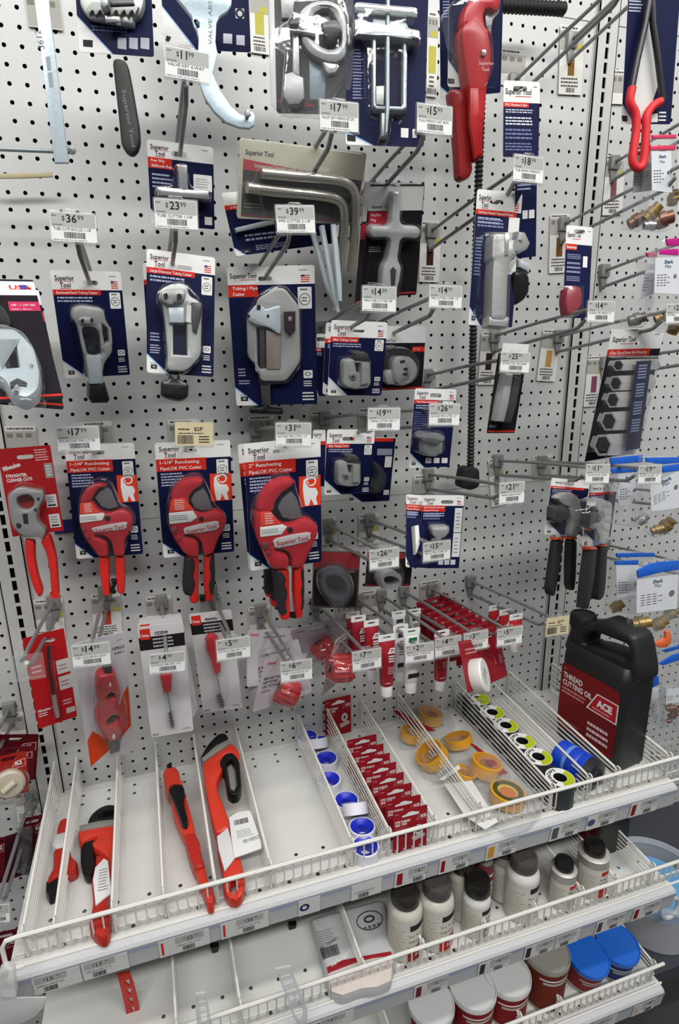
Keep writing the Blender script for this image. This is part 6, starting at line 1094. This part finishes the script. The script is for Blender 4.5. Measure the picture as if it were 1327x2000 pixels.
# black jug
def jug(label, o, ang, s=1.0, full=True):
    e1 = np.array([math.sin(ang), -math.cos(ang), 0]); fr = Frame(np.array(o, float), e1, (0, 0, 1), np.cross(e1, (0, 0, 1.))); r = thing('oil_jug', label, 'jug', fr); JB = M('#17171a', 'satin')
    mb = MB(); # body: rounded box sections, shoulders drawn in
    secs = [(0, 3.0, 1.78, .5), (.25, 3.1, 1.88, .5), (8.2*s, 3.1, 1.88, .55), (8.8*s, 3.05, 1.8, .55), (9.3*s, 2.8, 1.4, .5)]; n = 0; vs = []; fs = []
    for v, hu, hn, rr in secs:
        L_ = rrect(-hu, -hn-1.9, hu, hn-1.9, rr, 4); n = len(L_); vs += [(a, v, b) for a, b in L_]
    for i in range(len(secs)-1):
        for j in range(n): fs.append((i*n+j, (i+1)*n+j, (i+1)*n+(j+1) % n, i*n+(j+1) % n))
    fs += [tuple(range(n)), tuple((len(secs)-1)*n+j for j in range(n))[::-1]]; mb.add(vs, fs, JB); mb.build('body', r)
    if full:
        part(fr, r, 'handle', 14, '262,905 272,850 280,790 300,780 420,780 440,765 480,755 560,790 670,850 705,880 725,950 735,1010 752,1110 750,1190 680,1220 500,1160 262,1060', -3.0, -.8, JB, .55, 0, holes=('345,930 362,875 400,852 450,850 520,880 600,910 650,932 666,970 660,1035 600,1000 440,945',), steps=3)
        q = fr.loc(*S(14, '352,790')[0], -1.9); mb = MB(); ax = np.array([[1, 0, 0], [0, 0, -1], [0, 1, 0]]); nk = q[0]; mb.lathe([(1.25, 8.4), (1.1, 9.2), (.95, 9.8), (.95, 10.9)], JB, 28, (nk, 0, -1.9), ax); mb.build('neck', r)
        mb = MB(); n = 40; prof = [(.98, 10.55), (1.06, 10.6), (1.06, 11.55), (.98, 11.7), (.8, 11.72), (.78, 11.66), (.01, 11.66)]; vs = []; fs = []
        for R_, h in prof:
            for j in range(n): t = 2*math.pi*j/n; q_ = R_*(1+(.025 if j % 2 else 0)*(R_ > 1)); vs.append((nk+q_*math.cos(t), h, -1.9+q_*math.sin(t)))
        for i in range(len(prof)-1):
            for j in range(n): fs.append((i*n+j, (i+1)*n+j, (i+1)*n+(j+1) % n, i*n+(j+1) % n))
        mb.add(vs, fs, M('#0f0f10', 'rubber')); mb.build('cap', r)
    mb = MB(); w0, w1, h0, h1 = -2.95, 2.75, 1.2*s, 7.5*s; LB = M('#7b1d1e'); mb.prism(rrect(w0, h0, w1, h1, .4), .0, .02, LB); mb.poly([(w0+.1, h0+2.2*s), (w0+3.4, h0+3.9*s), (w1, h0+3.3*s), (w1, h0+2.2*s), (w1, h0+.4), (w0+.4, h0+.1)], .023, M('#6d181a'))
    if full:
        mb.text('THREAD', w0+.25, h1-1.35, .5, WH, .03, w=2.0, bold=.03); mb.text('CUTTING OIL', w0+.25, h1-2.05, .5, WH, .03, w=3.0, bold=.03); mb.lines(w0+.25, h1-2.9, w0+2.9, h1-2.2, 2, M('#c58a86'), .03, .55); mb.lines(w0+.25, h1-.6, w0+.6, h1-.4, 1, M('#c58a86'), .03)
        L1 = [(w1-2.9, h1-3.0), (w1-2.0, h1-1.2), (w1, h1-1.2), (w1, h1-3.0)]; mb.prism([L1, [(w1-2.72, h1-2.9), (w1-1.93, h1-1.3), (w1-.1, h1-1.3), (w1-.1, h1-2.9)]], .02, .032, WH); mb.poly([(w1-2.72, h1-2.9), (w1-1.93, h1-1.3), (w1-.1, h1-1.3), (w1-.1, h1-2.9)], .028, M('#b0202a'))
        mb.text('ACE', w1-1.95, h1-2.3, .6, WH, .034, w=1.45, bold=.06); mb.lines(w1-2.3, h1-2.75, w1-.3, h1-2.5, 1, M('#d8a0a0'), .034)
        mb.lines(w1-2.6, h0+.6, w1-.3, h0+2.3, 3, M('#d8c0c0'), .03, .5); mb.lines(w0+.3, h0+.3, w0+2.5, h0+1.0, 2, M('#a06060'), .03)
    else: mb.lines(w1-2.6, h0+.6, w1-.3, h0+2.3, 4, M('#a07070'), .03)
    mb.build('label', r); return r
jug('black plastic oil jug with red label standing at the right end of the top shelf', (39.5, -9.75, Z1+.02), .15)
jug('dark jug below the shelf, standing at the right end of the middle shelf', (39.6, -9.2, Z2+.02), .05, .85, False)
# ================================================================== middle shelf
def bottle(label, x, y, R, H, rc, hc, body, cap, band, lab, z=Z2, k=19, metal=False, txt=('Gray Performance', 'Compound')):
    q = S(k, '%f,%f' % (x, y))[0]; P_ = atz(q[0], q[1], z+H); P_[1] = max(P_[1], -16+R+.45); r = thing('compound_bottle' if not metal else 'cement_can', label, 'bottle' if not metal else 'can', Frame((P_[0], P_[1], z+.02), (1, 0, 0), (0, 1, 0), (0, 0, 1)), 'jars and bottles on the middle shelf')
    Hb = H-hc; mb = MB(); mb.lathe([(.01, 0), (R*.94, 0), (R, .1), (R, Hb-.65), (R*.96, Hb-.42), (R*.82, Hb-.2), (rc*.95, Hb-.1), (rc*.95, Hb+.1)] if not metal else [(.01, 0), (R, 0), (R*1.02, .06), (R, .1), (R, Hb-.1), (R*1.03, Hb-.05), (R*.98, Hb), (rc, Hb+.05)], body, 36); mb.build('body', r)
    mb = MB(); n = 44; vs = []; fs = []; prof = [(rc, Hb), (rc*1.03, Hb+.05), (rc*1.0, H-.12), (rc*.93, H), (rc*.8, H), (rc*.76, H-.06), (.01, H-.06)]
    for R_, h in prof:
        for j in range(n): t = 2*math.pi*j/n; q_ = R_*(1+(.02 if j % 2 and R_ > rc*.95 else 0)); vs.append((q_*math.cos(t), q_*math.sin(t), h))
    for i in range(len(prof)-1):
        for j in range(n): fs.append((i*n+j, i*n+(j+1) % n, (i+1)*n+(j+1) % n, (i+1)*n+j))
    mb.add(vs, fs, cap); mb.build('cap', r)
    # wrapped label facing the aisle
    def wrap(mb, a0, a1, h0, h1, m, e=.012, n=10):
        vs = [((R+e)*math.cos(t), (R+e)*math.sin(t), h) for h in (h0, h1) for t in [math.radians(a0+(a1-a0)*i/n) for i in range(n+1)]]; mb.add(vs, [(i, i+1, n+2+i, n+1+i) for i in range(n)], m)
    mb = MB(); T = Hb-.75; wrap(mb, 170, 350, .25, T, M('#c2beb4'), .008, 24); wrap(mb, 255, 340, .3, T*.42, lab, .014); wrap(mb, 262, 335, T*.80, T*.93, band, .014)
    for i, s_ in enumerate(txt):
        for j, ch in enumerate(s_[:14]):
            an = math.radians(258+j*76/14); h = T*(.66-.13*i); v, f = textmesh(ch, .02)
            if f: mb.add([((R+.016)*math.cos(an+a*.17/R), (R+.016)*math.sin(an+a*.17/R), h+b*.22) for a, b in v-np.array([v[:, 0].min(), 0])], f, INK)
    for i in range(7): wrap(mb, 185, 245-(i % 3)*6, T*(.3+.08*i), T*(.3+.08*i)+.04, M('#77736b'), .012, 6)
    if not metal:
        for j, ch in enumerate('ACE'):
            v, f = textmesh(ch, .04); an = math.radians(280+j*12); mb.add([((R+.02)*math.cos(an+a*.3/R), (R+.02)*math.sin(an+a*.3/R), T*.18+b*.4) for a, b in v-np.array([v[:, 0].min(), 0])], f, WH)
    mb.build('label', r); return r
CAPB, CAPG, BB = M('#2a2624', 'plastic'), M('#4a4745', 'plastic'), M('#bdb9ae', 'plastic'); BR = M('#8e2422'); BR2 = M('#b02a26')
bottle('large white compound bottle with dark brown cap, left one of the pair', 118, 262, 1.27, 5.6, 1.0, 1.0, BB, CAPB, INK, BR)
bottle('large white compound bottle with grey cap and red label, right one of the pair', 272, 245, 1.3, 5.6, 1.0, 1.05, BB, CAPG, INK, BR2)
bottle('white bottle with black cap behind the shorter black capped bottle', 372, 120, 1.05, 5.4, .9, 1.0, BB, CAPB, INK, BR)
bottle('shorter white bottle with a black cap, right of the pair of large bottles', 465, 255, 1.05, 4.9, .95, 1.1, M('#d0d0ce', 'plastic'), M('#1a1817', 'plastic'), INK, M('#8a8580'), txt=('Pipe Joint', 'Compound'))
bottle('grey capped white bottle standing alone, dark red panel low on the label', 665, 140, 1.27, 5.5, 1.0, 1.0, M('#c9c7c2', 'plastic'), CAPG, INK, M('#b9b4ac'), txt=('Gray', 'Pipe Joint'))
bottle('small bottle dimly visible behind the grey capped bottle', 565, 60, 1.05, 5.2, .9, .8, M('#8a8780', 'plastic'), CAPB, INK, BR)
bottle('small can with black cap and red lettering', 842, 158, .98, 4.1, .7, .7, M('#b8b4ac', 'zinc'), M('#1d1b1b', 'plastic'), BR2, M('#a9a49a'), metal=True, txt=('OATEY', 'Regular'))
bottle('larger red lettered can with black cap, left of the dark jug', 975, 80, 1.18, 4.6, .8, .8, M('#b8b4ac', 'zinc'), M('#1d1b1b', 'plastic'), BR2, BR2, metal=True, txt=('CLEAR', 'MEGALOC'))
bottle('dark red bottle far back between the caps', 470, 110, .7, 5.0, .6, .6, M('#6a2a30', 'plastic'), M('#8b8b88', 'plastic'), BR, BR)
# lying bag
c = lying('plastic_bag', 'grey white plastic bag with barcode and red band lying on the middle shelf', 'bag', Z2+.05, 700, 1900, 3, 18)
PB = M('#b4b5b6', 'foil'); c.part('pouch', 18, '625,415 780,370 1000,312 1030,330 1060,470 1085,610 1075,700 1060,760 990,790 900,800 800,838 740,820 712,760 700,690 660,520', .0, 1.0, PB, .45, 0, steps=3)
c.part('red_band', 18, '715,688 800,650 900,630 1060,602 1072,625 960,640 880,660 800,690 722,720', .95, 1.02, M('#8e1f2a'), .01); c.part('clear_lower_part', 18, '722,722 800,692 880,662 960,642 1074,628 1062,760 990,792 900,802 800,838 742,820', .98, 1.04, M('#c9bfb8', 'foil'), .02)
mb = MB(); p = c.T(18, '692,640 780,590 690,600 888,470 1030,470 960,430 740,690', 1.03); mb.bars(p[0][0], p[0][1]-.1, p[1][0], p[1][1]+.4, INK, 1.03, 18); mb.text('NC 1020RK1', p[2][0]-.05, p[2][1]+.1, .2, INK, 1.03, ang=14); mb.text('THE FILLABLE', p[6][0], p[6][1], .22, WH, 1.05, w=1.5, ang=16, bold=.03)
e = p[5]; mb.prism([circ(e[0]-.2, e[1], 1.05, 24, .75), circ(e[0]-.2, e[1], .98, 24, .68)], 1.0, 1.03, M('#33333a')); mb.prism([circ(e[0]-.2, e[1]+.1, .45, 18, .28), circ(e[0]-.2, e[1]+.1, .3, 18, .16)], 1.0, 1.035, M('#33333a'))
for i in range(4): mb.prism([circ(e[0]-.75+i*.36, e[1]-.5, .12, 10), circ(e[0]-.75+i*.36, e[1]-.5, .06, 10)], 1.0, 1.03, M('#33333a'))
mb.lines(p[3][0]-3.2, p[3][1]-.5, p[3][0]-1.9, p[3][1]+.6, 6, M('#77777a'), 1.03, .3); mb.build('bag_print', c.root)
# clear clip strips and hanging items in front of the lower shelves
TR = clear('frosted_strip', (.8, .82, .84), 1.0, .35, .2, .2)
def strip(label, k, body, holes, dep, m, hook=None, name='clip_strip'):
    q = S(k, body)[0]; C_ = Card.__new__(Card); C_.fr = vframe(q[0], q[1], dep); C_.fr.w = C_.fr.h = 1; C_.w = C_.h = 1; C_.root = thing(name, label, 'strip', C_.fr, None); C_.k = k
    C_.part('strip', k, body, -.05, .08, m, .03, holes=holes)
    if hook: C_.part('black_hook', k, hook, -.15, .15, BLKP, .08)
strip('clear ladder shaped plastic strip crossing the middle fence', 18, '438,702 520,684 560,790 612,915 606,995 566,1010 535,960 500,860', tuple('%d,%d %d,%d %d,%d %d,%d' % (462+i*16, 728+i*40, 515+i*16, 716+i*40, 520+i*16, 730+i*40, 468+i*16, 744+i*40) for i in range(4))+('528,915 550,900 585,915 590,950 575,975 550,960',), 17.2, TR)
strip('clear ladder shaped strip at the left, ending at the lower picture edge', 18, '5,836 60,828 80,920 90,995 60,1040 20,1030 8,950', ('20,860 58,855 60,875 24,880', '26,905 62,900 66,918 30,922', '32,945 66,935 70,975 40,985'), 17.2, TR)
strip('red perforated strap hanging below the front of the top shelf', 20, '632,565 700,550 725,620 745,700 758,780 762,860 690,860 680,760 655,650', tuple('%d,%d %d,%d %d,%d' % (670+i*9, 600+i*48, 700+i*9, 590+i*48, 698+i*9, 625+i*48) for i in range(5)), 12.5, M('#b3211c', 'paint'), name='slotted_strap')
for i, (t, lb, d_) in enumerate((('85,580 132,572 128,620 100,655 62,682 50,668 85,640 95,610', 'black plastic hook under the top shelf, left one', 10), ('512,460 552,455 545,510 520,545 488,556 482,540 505,520', 'black plastic hook under the top shelf, right one', 10))):
    q = S(18, t)[0]; f = vframe(q[0], q[1], d_); mb = MB(); mb.prism(f.L(S(18, t), .1), -.2, .2, BLKP, .1); tag(mb.build('black_hook', None, frame=f), lb, 'hook')
q = S(20, '90,690')[0]; C_ = Card.__new__(Card); C_.fr = vframe(q[0], q[1], 16.3); C_.fr.w = C_.fr.h = 1; C_.w = C_.h = 1; C_.root = thing('sign_holder', 'clear rounded plastic sign holder at the left end of the top price channel', 'holder', C_.fr); FR = clear('frosted_holder', (.85, .84, .83), 1, .4, .15, .2)
C_.part('clear_disc', 20, '-60,620 40,600 90,690 250,688 235,740 190,790 120,825 40,840 -60,835', -.08, .0, FR, .03); C_.part('clip', 20, '-10,560 30,535 72,545 80,600 90,690 40,700 0,690', .0, .5, FR, .1)
# ================================================================== bottom shelf tubs
def tub(label, x, y, R, H, lidm, bodym, labm, z=Z3, k=19, tilt=0, name='tub', px=None):
    q = S(k, '%f,%f' % (x, y))[0]; P_ = atz(q[0], q[1], z+H); P_[1] = max(P_[1], -16.4+R+.3); t = math.radians(tilt); n = np.array([0, -math.sin(t), math.cos(t)]); fr = Frame((P_[0], P_[1]+math.sin(t)*H*.5, z+.03+math.sin(t)*R), (1, 0, 0), np.cross(n, (1., 0, 0)), n)
    r = thing('putty_tub', label, 'tub', fr, 'round tubs on the bottom shelf'); mb = MB(); mb.lathe([(.01, 0), (R*.84, 0), (R*.86, .08), (R*.93, H-.5), (R*.93, H-.4)], bodym, 40); mb.build('body', r)
    mb = MB(); mb.lathe([(R*.95, H-.48), (R, H-.45), (R, H-.12), (R*.985, H), (R*.95, H), (R*.92, H-.09), (R*.4, H-.1), (.01, H-.1)], lidm, 44); mb.build('lid', r)
    mb = MB(); nn = 24
    for a0, a1, h0, h1, m in ((180, 360, .35, H-.7, labm), (215, 330, H-1.3, H-1.15, WH), (225, 320, H-1.7, H-1.45, M('#a8a4a0'))):
        rr = lambda h: R*(.86+.07*h/(H-.5))+.012+(.008 if m is not labm else 0); vs = [(rr(h)*math.cos(tt), rr(h)*math.sin(tt), h) for h in (h0, h1) for tt in [math.radians(a0+(a1-a0)*i/nn) for i in range(nn+1)]]; mb.add(vs, [(i, i+1, nn+2+i, nn+1+i) for i in range(nn)], m)
    mb.build('label', r); return r
WL, WB = M('#c9cac9', 'satin'), M('#b5b4ae', 'plastic'); BL_ = M('#1a5fc0', 'plastic')
tub('white lidded round tub, leftmost of the three at the bottom edge', 250, 800, 1.85, 3.9, WL, WB, M('#6f1a20')); tub('white lidded tub with red label, middle of the three at the bottom edge', 440, 735, 1.9, 3.9, WL, WB, M('#7d1820')); tub('white lidded tub with red label, rightmost of the three', 610, 702, 1.95, 3.9, WL, WB, M('#7d1820'))
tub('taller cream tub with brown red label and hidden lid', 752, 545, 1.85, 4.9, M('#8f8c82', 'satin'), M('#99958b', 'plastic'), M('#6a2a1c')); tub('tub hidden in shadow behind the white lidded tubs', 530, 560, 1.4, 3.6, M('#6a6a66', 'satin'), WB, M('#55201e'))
tub('left one of the two tubs with bright blue lids', 943, 588, 1.75, 3.0, BL_, WB, M('#8a2a2a'), tilt=12); tub('right one of the two tubs with bright blue lids', 1070, 528, 1.8, 3.0, BL_, WB, M('#27306a'), tilt=10)
# clear bucket beyond the right end
fr = Frame((48.6, -11.2, 6.5), (1, 0, 0), (0, 1, 0), (0, 0, 1)); r = thing('clear_bucket', 'big translucent bucket with pale blue inside at the right picture edge', 'bucket', fr); BK = clear('bucket_plastic', (.8, .83, .87), 1, .3, .15, .2)
mb = MB(); mb.lathe([(.01, 0), (3.6, 0), (4.1, 5.2), (4.4, 5.3), (4.4, 5.6), (4.0, 5.7), (3.9, 5.3)], BK, 44); mb.build('body', r); mb = MB(); mb.lathe([(.01, 4.2), (3.4, 4.2), (3.5, 3.5), (.01, 3.5)], M('#5f9fd0', 'plastic'), 40); mb.build('blue_content', r)
mb = MB(); mb.tube([(-2.6+.9*math.cos(t), -3.6, 6.3+1.1*math.sin(t)) for t in [math.pi*2*i/20 for i in range(21)]], .2, M('#c9ccd0', 'plastic'), 8); mb.build('grip_ring', r)
struct(MB().box((44.6, -15.5, 5.0), (78, 0, 6.4), M('#3a3d45', 'paint')).build('trim_4', smooth=False))
# ================================================================== bags of fittings in the right bay
BRASS, COPPER = M('#9a8048', 'metal'), M('#7a5440', 'metal')
KS[30] = (1140, 240, 4.545); KS[31] = (1160, 860, 4.545); KS[32] = (1200, 1260, 8.33); KS[33] = (0, 1380, 3.843)
def bag(label, k, outline, dep, zipq, labq, fittings, zc='#1f5fc4', name2='SharkBite', yaw=0, words=True, dark=False):
    q = np.array(S(k, outline)); c0 = q.mean(0); C_ = Card.__new__(Card); C_.fr = vframe(c0[0], c0[1], dep, yaw); C_.fr.w = C_.fr.h = 1; C_.w = C_.h = 1; C_.root = thing('fitting_bag', label, 'bag', C_.fr, 'zip bags of pipe fittings'); C_.k = k
    C_.part('plastic_bag', k, outline, -.3, .35, BAGC, .25, back=True)
    for z_ in zipq: C_.part('zip_strip', k, z_, .3, .42, M(zc, 'plastic'), .04)
    if labq:
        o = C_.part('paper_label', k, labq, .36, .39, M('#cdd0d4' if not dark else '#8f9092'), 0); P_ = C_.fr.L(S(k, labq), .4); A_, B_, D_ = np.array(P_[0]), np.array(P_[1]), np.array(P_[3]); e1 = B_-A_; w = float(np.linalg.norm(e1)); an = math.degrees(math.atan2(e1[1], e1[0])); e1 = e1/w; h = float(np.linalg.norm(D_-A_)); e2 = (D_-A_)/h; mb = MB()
        at = lambda a, b: A_+e1*w*a+e2*h*b
        if words:
            p = at(.38, .17); mb.text('Shark', p[0], p[1], min(.3, w*.11), M('#2c4a66'), .4, ang=an, bold=.03); p = at(.42, .30); mb.text('Max', p[0], p[1], min(.3, w*.11), M('#2c4a66'), .4, ang=an)
        for j in range(5):
            for s_ in range(3+j % 2): p, p2 = at(.1+.14*s_, .48+.075*j), at(.2+.14*s_, .48+.075*j+.022); mb.poly([tuple(p), tuple(at(.2+.14*s_, .48+.075*j)), tuple(p2), tuple(at(.1+.14*s_, .48+.075*j+.022))], .4, M('#55585e'))
        p = at(.85, .55); mb.poly(circ(p[0], p[1], w*.07, 14), .4, M('#6a6d74')); mb.build('label_print', C_.root)
    for (x, y, r_, m, a) in fittings:
        r_ *= .72
        p = C_.fr.loc(*S(k, '%f,%f' % (x, y))[0], 0); d = np.array([math.cos(a), math.sin(a), .5]); d /= np.linalg.norm(d); u = np.cross(d, (0, 0, 1.)); u /= np.linalg.norm(u); w_ = np.cross(d, u)
        mb = MB(); mb.lathe([(r_*.55, -r_*1.3), (r_*.9, -r_*1.3), (r_*.9, -r_*.6), (r_*1.05, -r_*.5), (r_*1.05, r_*.3), (r_*.8, r_*.4), (r_*.8, r_*1.2), (r_*.5, r_*1.2), (r_*.5, -r_*.8)], m, 8 if int(x) % 2 else 18, (p[0], p[1], .0), np.array([u, w_, d])); mb.build('fitting', C_.root)
    return C_
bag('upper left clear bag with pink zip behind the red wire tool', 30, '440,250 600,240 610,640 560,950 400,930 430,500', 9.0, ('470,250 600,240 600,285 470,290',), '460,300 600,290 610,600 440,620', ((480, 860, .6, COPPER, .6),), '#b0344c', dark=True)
bag('upper clear bag with pink zip and copper fittings at the right edge', 30, '600,95 850,90 850,900 760,960 560,930 560,700 600,500', 10.0, ('615,105 830,100 830,135 620,138', '600,200 830,195 820,240 600,240'), '605,255 780,250 790,620 610,600', ((620, 790, .6, BRASS, 1), (700, 860, .75, COPPER, .3), (800, 660, .5, BRASS, 2), (590, 910, .4, CHROME, 0)), '#cc3a5c')
bag('pink topped bag behind the partly cut price label, left one', 30, '500,1145 660,1150 640,1600 560,1820 370,1800 460,1560 560,1350', 9.5, ('560,1150 660,1145 660,1190 580,1190',), '580,1195 660,1200 620,1520 500,1560', ((480, 1740, .6, M('#6a6660', 'metal'), .3),), '#c8486a', words=False)
bag('bag with magenta zip and white label, hanging behind the socket card', 30, '720,1020 860,1015 860,1830 720,1860 620,1700 610,1250', 10.5, ('740,1030 860,1020 860,1090 750,1090', '700,1120 850,1118 850,1175 680,1165'), '640,1200 855,1190 850,1520 630,1510', ((700, 1720, .5, BRASS, .5), (820, 1800, .6, BRASS, 1.5)), '#b3187a')
bag('blue zip bag left of the $19 label', 31, '150,135 440,130 450,700 400,780 160,740 210,400', 8.8, ('150,160 440,130 440,195 160,215', '160,250 390,240 390,280 170,295'), '215,300 385,290 340,575 220,580', ((375, 700, .3, CHROME, 0),))
bag('bright bag with blue zip and brass fittings at the right edge, upper row', 31, '460,150 770,150 770,830 560,870 500,820 490,500', 10.0, ('470,155 770,150 770,200 600,215 470,195', '610,230 770,210 770,270 620,290'), '500,400 765,270 765,600 515,630', ((570, 790, .5, BRASS, .4), (650, 750, .7, BRASS, 1.2), (440, 700, .5, CHROME, 1)))
bag('lower left blue zip bag with a small brass fitting', 31, '200,1000 540,1000 540,1100 400,1560 130,1530 180,1300', 8.5, ('205,1005 545,1000 545,1035 210,1040', '195,1075 400,1065 400,1105 195,1108'), '200,1110 400,1105 370,1400 205,1420', ((215, 1470, .6, BRASS, .8),), words=False)
bag('front blue zip bag with large brass fitting and orange hook tool', 31, '390,1150 590,1080 770,1060 770,1840 470,1860 350,1700 360,1300', 10.8, ('390,1160 500,1100 600,1080 760,1070 760,1150 590,1175 400,1225',), '385,1240 755,1190 740,1495 380,1535', ((430, 1620, .75, BRASS, .3), (590, 1620, .7, M('#a8966a', 'metal'), .9), (700, 1530, .6, M('#b8a888', 'metal'), 1.0)))
q = S(31, '610,1760')[0]; f = vframe(q[0], q[1], 11.3); mb = MB(); mb.prism(f.L(S(31, '530,1800 600,1785 640,1760 645,1700 670,1690 695,1740 690,1800 650,1840 580,1840'), .1), -.1, .12, M('#d8693c', 'plastic'), .05); tag(mb.build('release_tool', None, frame=f), 'orange hook shaped plastic tool at the bottom of the front blue zip bag', 'tool')
bag('bag with slanted blue zips low at the right edge', 31, '560,1840 770,1810 770,2010 590,2010', 9.5, ('610,1870 770,1815 770,1850 640,1885', '580,1985 700,1910 770,1890 770,1950 620,2000'), None, ())
bag('narrow white bag strip with black lines right of the oil jug', 32, '620,500 760,500 860,700 840,1400 580,1250 600,900', 7.0, ('635,510 730,510 740,640 640,690',), '620,700 730,690 720,1240 590,1240', (), words=False)
bag('bag of brown copper fittings behind a white card at the right edge', 32, '840,700 1060,700 1060,1450 860,1350 830,1000', 9.0, (), '850,720 1060,700 1060,930 850,950', ((930, 1020, .45, COPPER, .3), (960, 1140, .45, COPPER, 1), (1030, 1030, .4, COPPER, 2), (900, 1230, .3, COPPER, .5)), words=False)
bag('hazy bag below the right end of the top shelf', 32, '600,1650 1000,1600 1060,1900 700,2000', 5.0, (), None, ((700, 1800, .5, M('#8a8578', 'metal'), 0),))
# ================================================================== left bay
def acard(label, c0, dd, k, knob=None, dark=False):
    c = Card('red_card', label, 'card', c0, dd, k, 'red cards left of the shelf', pw=10); mb = backer(c, M('#8a2018' if not dark else '#561018'), (.5, .1), .15); mb.text('ACE', c.X(.66), c.Y(.30), .3, WH, .036, w=c.w*.2, ang=6, bold=.03)
    mb.prism([[(c.X(.52), c.Y(.38)), (c.X(.66), c.Y(.2)), (c.X(.96), c.Y(.16)), (c.X(.96), c.Y(.34))], [(c.X(.56), c.Y(.365)), (c.X(.675), c.Y(.215)), (c.X(.94), c.Y(.18)), (c.X(.94), c.Y(.33))]], .03, .036, M('#c88a84')); c.mb = mb; done(c)
    if knob:
        p = c.fr.loc(*S(k, '%d,%d' % knob)[0], .3); mb = MB(); mb.lathe([(.95, 0), (.95, .3), (.8, .45), (.2, .5), (.01, .5)], M('#b5ab97', 'plastic'), 30, (p[0], p[1], .04)); mb.tube([(p[0]-.4, p[1]-.25, .6), (p[0]+.35, p[1]+.25, .6)], .2, M('#c5bba6', 'plastic'), 10); mb.build('white_knob', c.root)
        MB().lathe([(1.2, .04), (1.15, .7), (.8, 1.0), (.01, 1.0)], CLEAR, 30, (p[0], p[1], 0)).build('blister', c.root)
acard('rearmost dark red card at the far left, below the grey tag', '-60,205 298,210 262,540 -60,560', 3.0, 33, dark=True); acard('second dark red card at the far left, in front of the rearmost', '-80,310 260,300 250,540 -80,600', 5.0, 33, dark=True); acard('front red card with a round white knob at the far left', '-60,400 185,320 230,640 -60,700', 7.5, 33, (70, 585))
acard('dark maroon card partly behind hook rods, lower left', '160,850 330,800 300,1160 130,1200', 3.0, 33, dark=True)
c = Card('red_pouch', 'dark maroon pouch with shiny silver beads in its lower end', 'pouch', '-40,1000 265,900 250,1230 -60,1350', 5.0, 33, 'red cards left of the shelf'); mb = backer(c, M('#3f0f1c'), None); c.mb = mb; done(c); R_ = random.Random(2); mb = MB()
for i in range(26): p = c.fr.loc(*S(33, '%f,%f' % (185+R_.uniform(-55, 55), 1215+R_.uniform(-28, 28)))[0], .3); mb.lathe([(.01, -.1), (.08, -.06), (.1, 0), (.08, .06), (.01, .1)], CHROME, 8, (p[0], p[1], R_.uniform(.1, .4)))
mb.build('beads', c.root); blister(c, 33, '130,960 250,940 250,1290 120,1260', .7, m=SMOKE)
acard('lowest dark maroon card at the bottom left behind the fence end', '-60,1700 150,1665 140,2000 -60,2060', 5.0, 33, dark=True); acard('dark maroon card stack at the left edge beside the maroon pouch', '-90,960 40,1000 30,1260 -90,1300', 6.0, 33, dark=True)
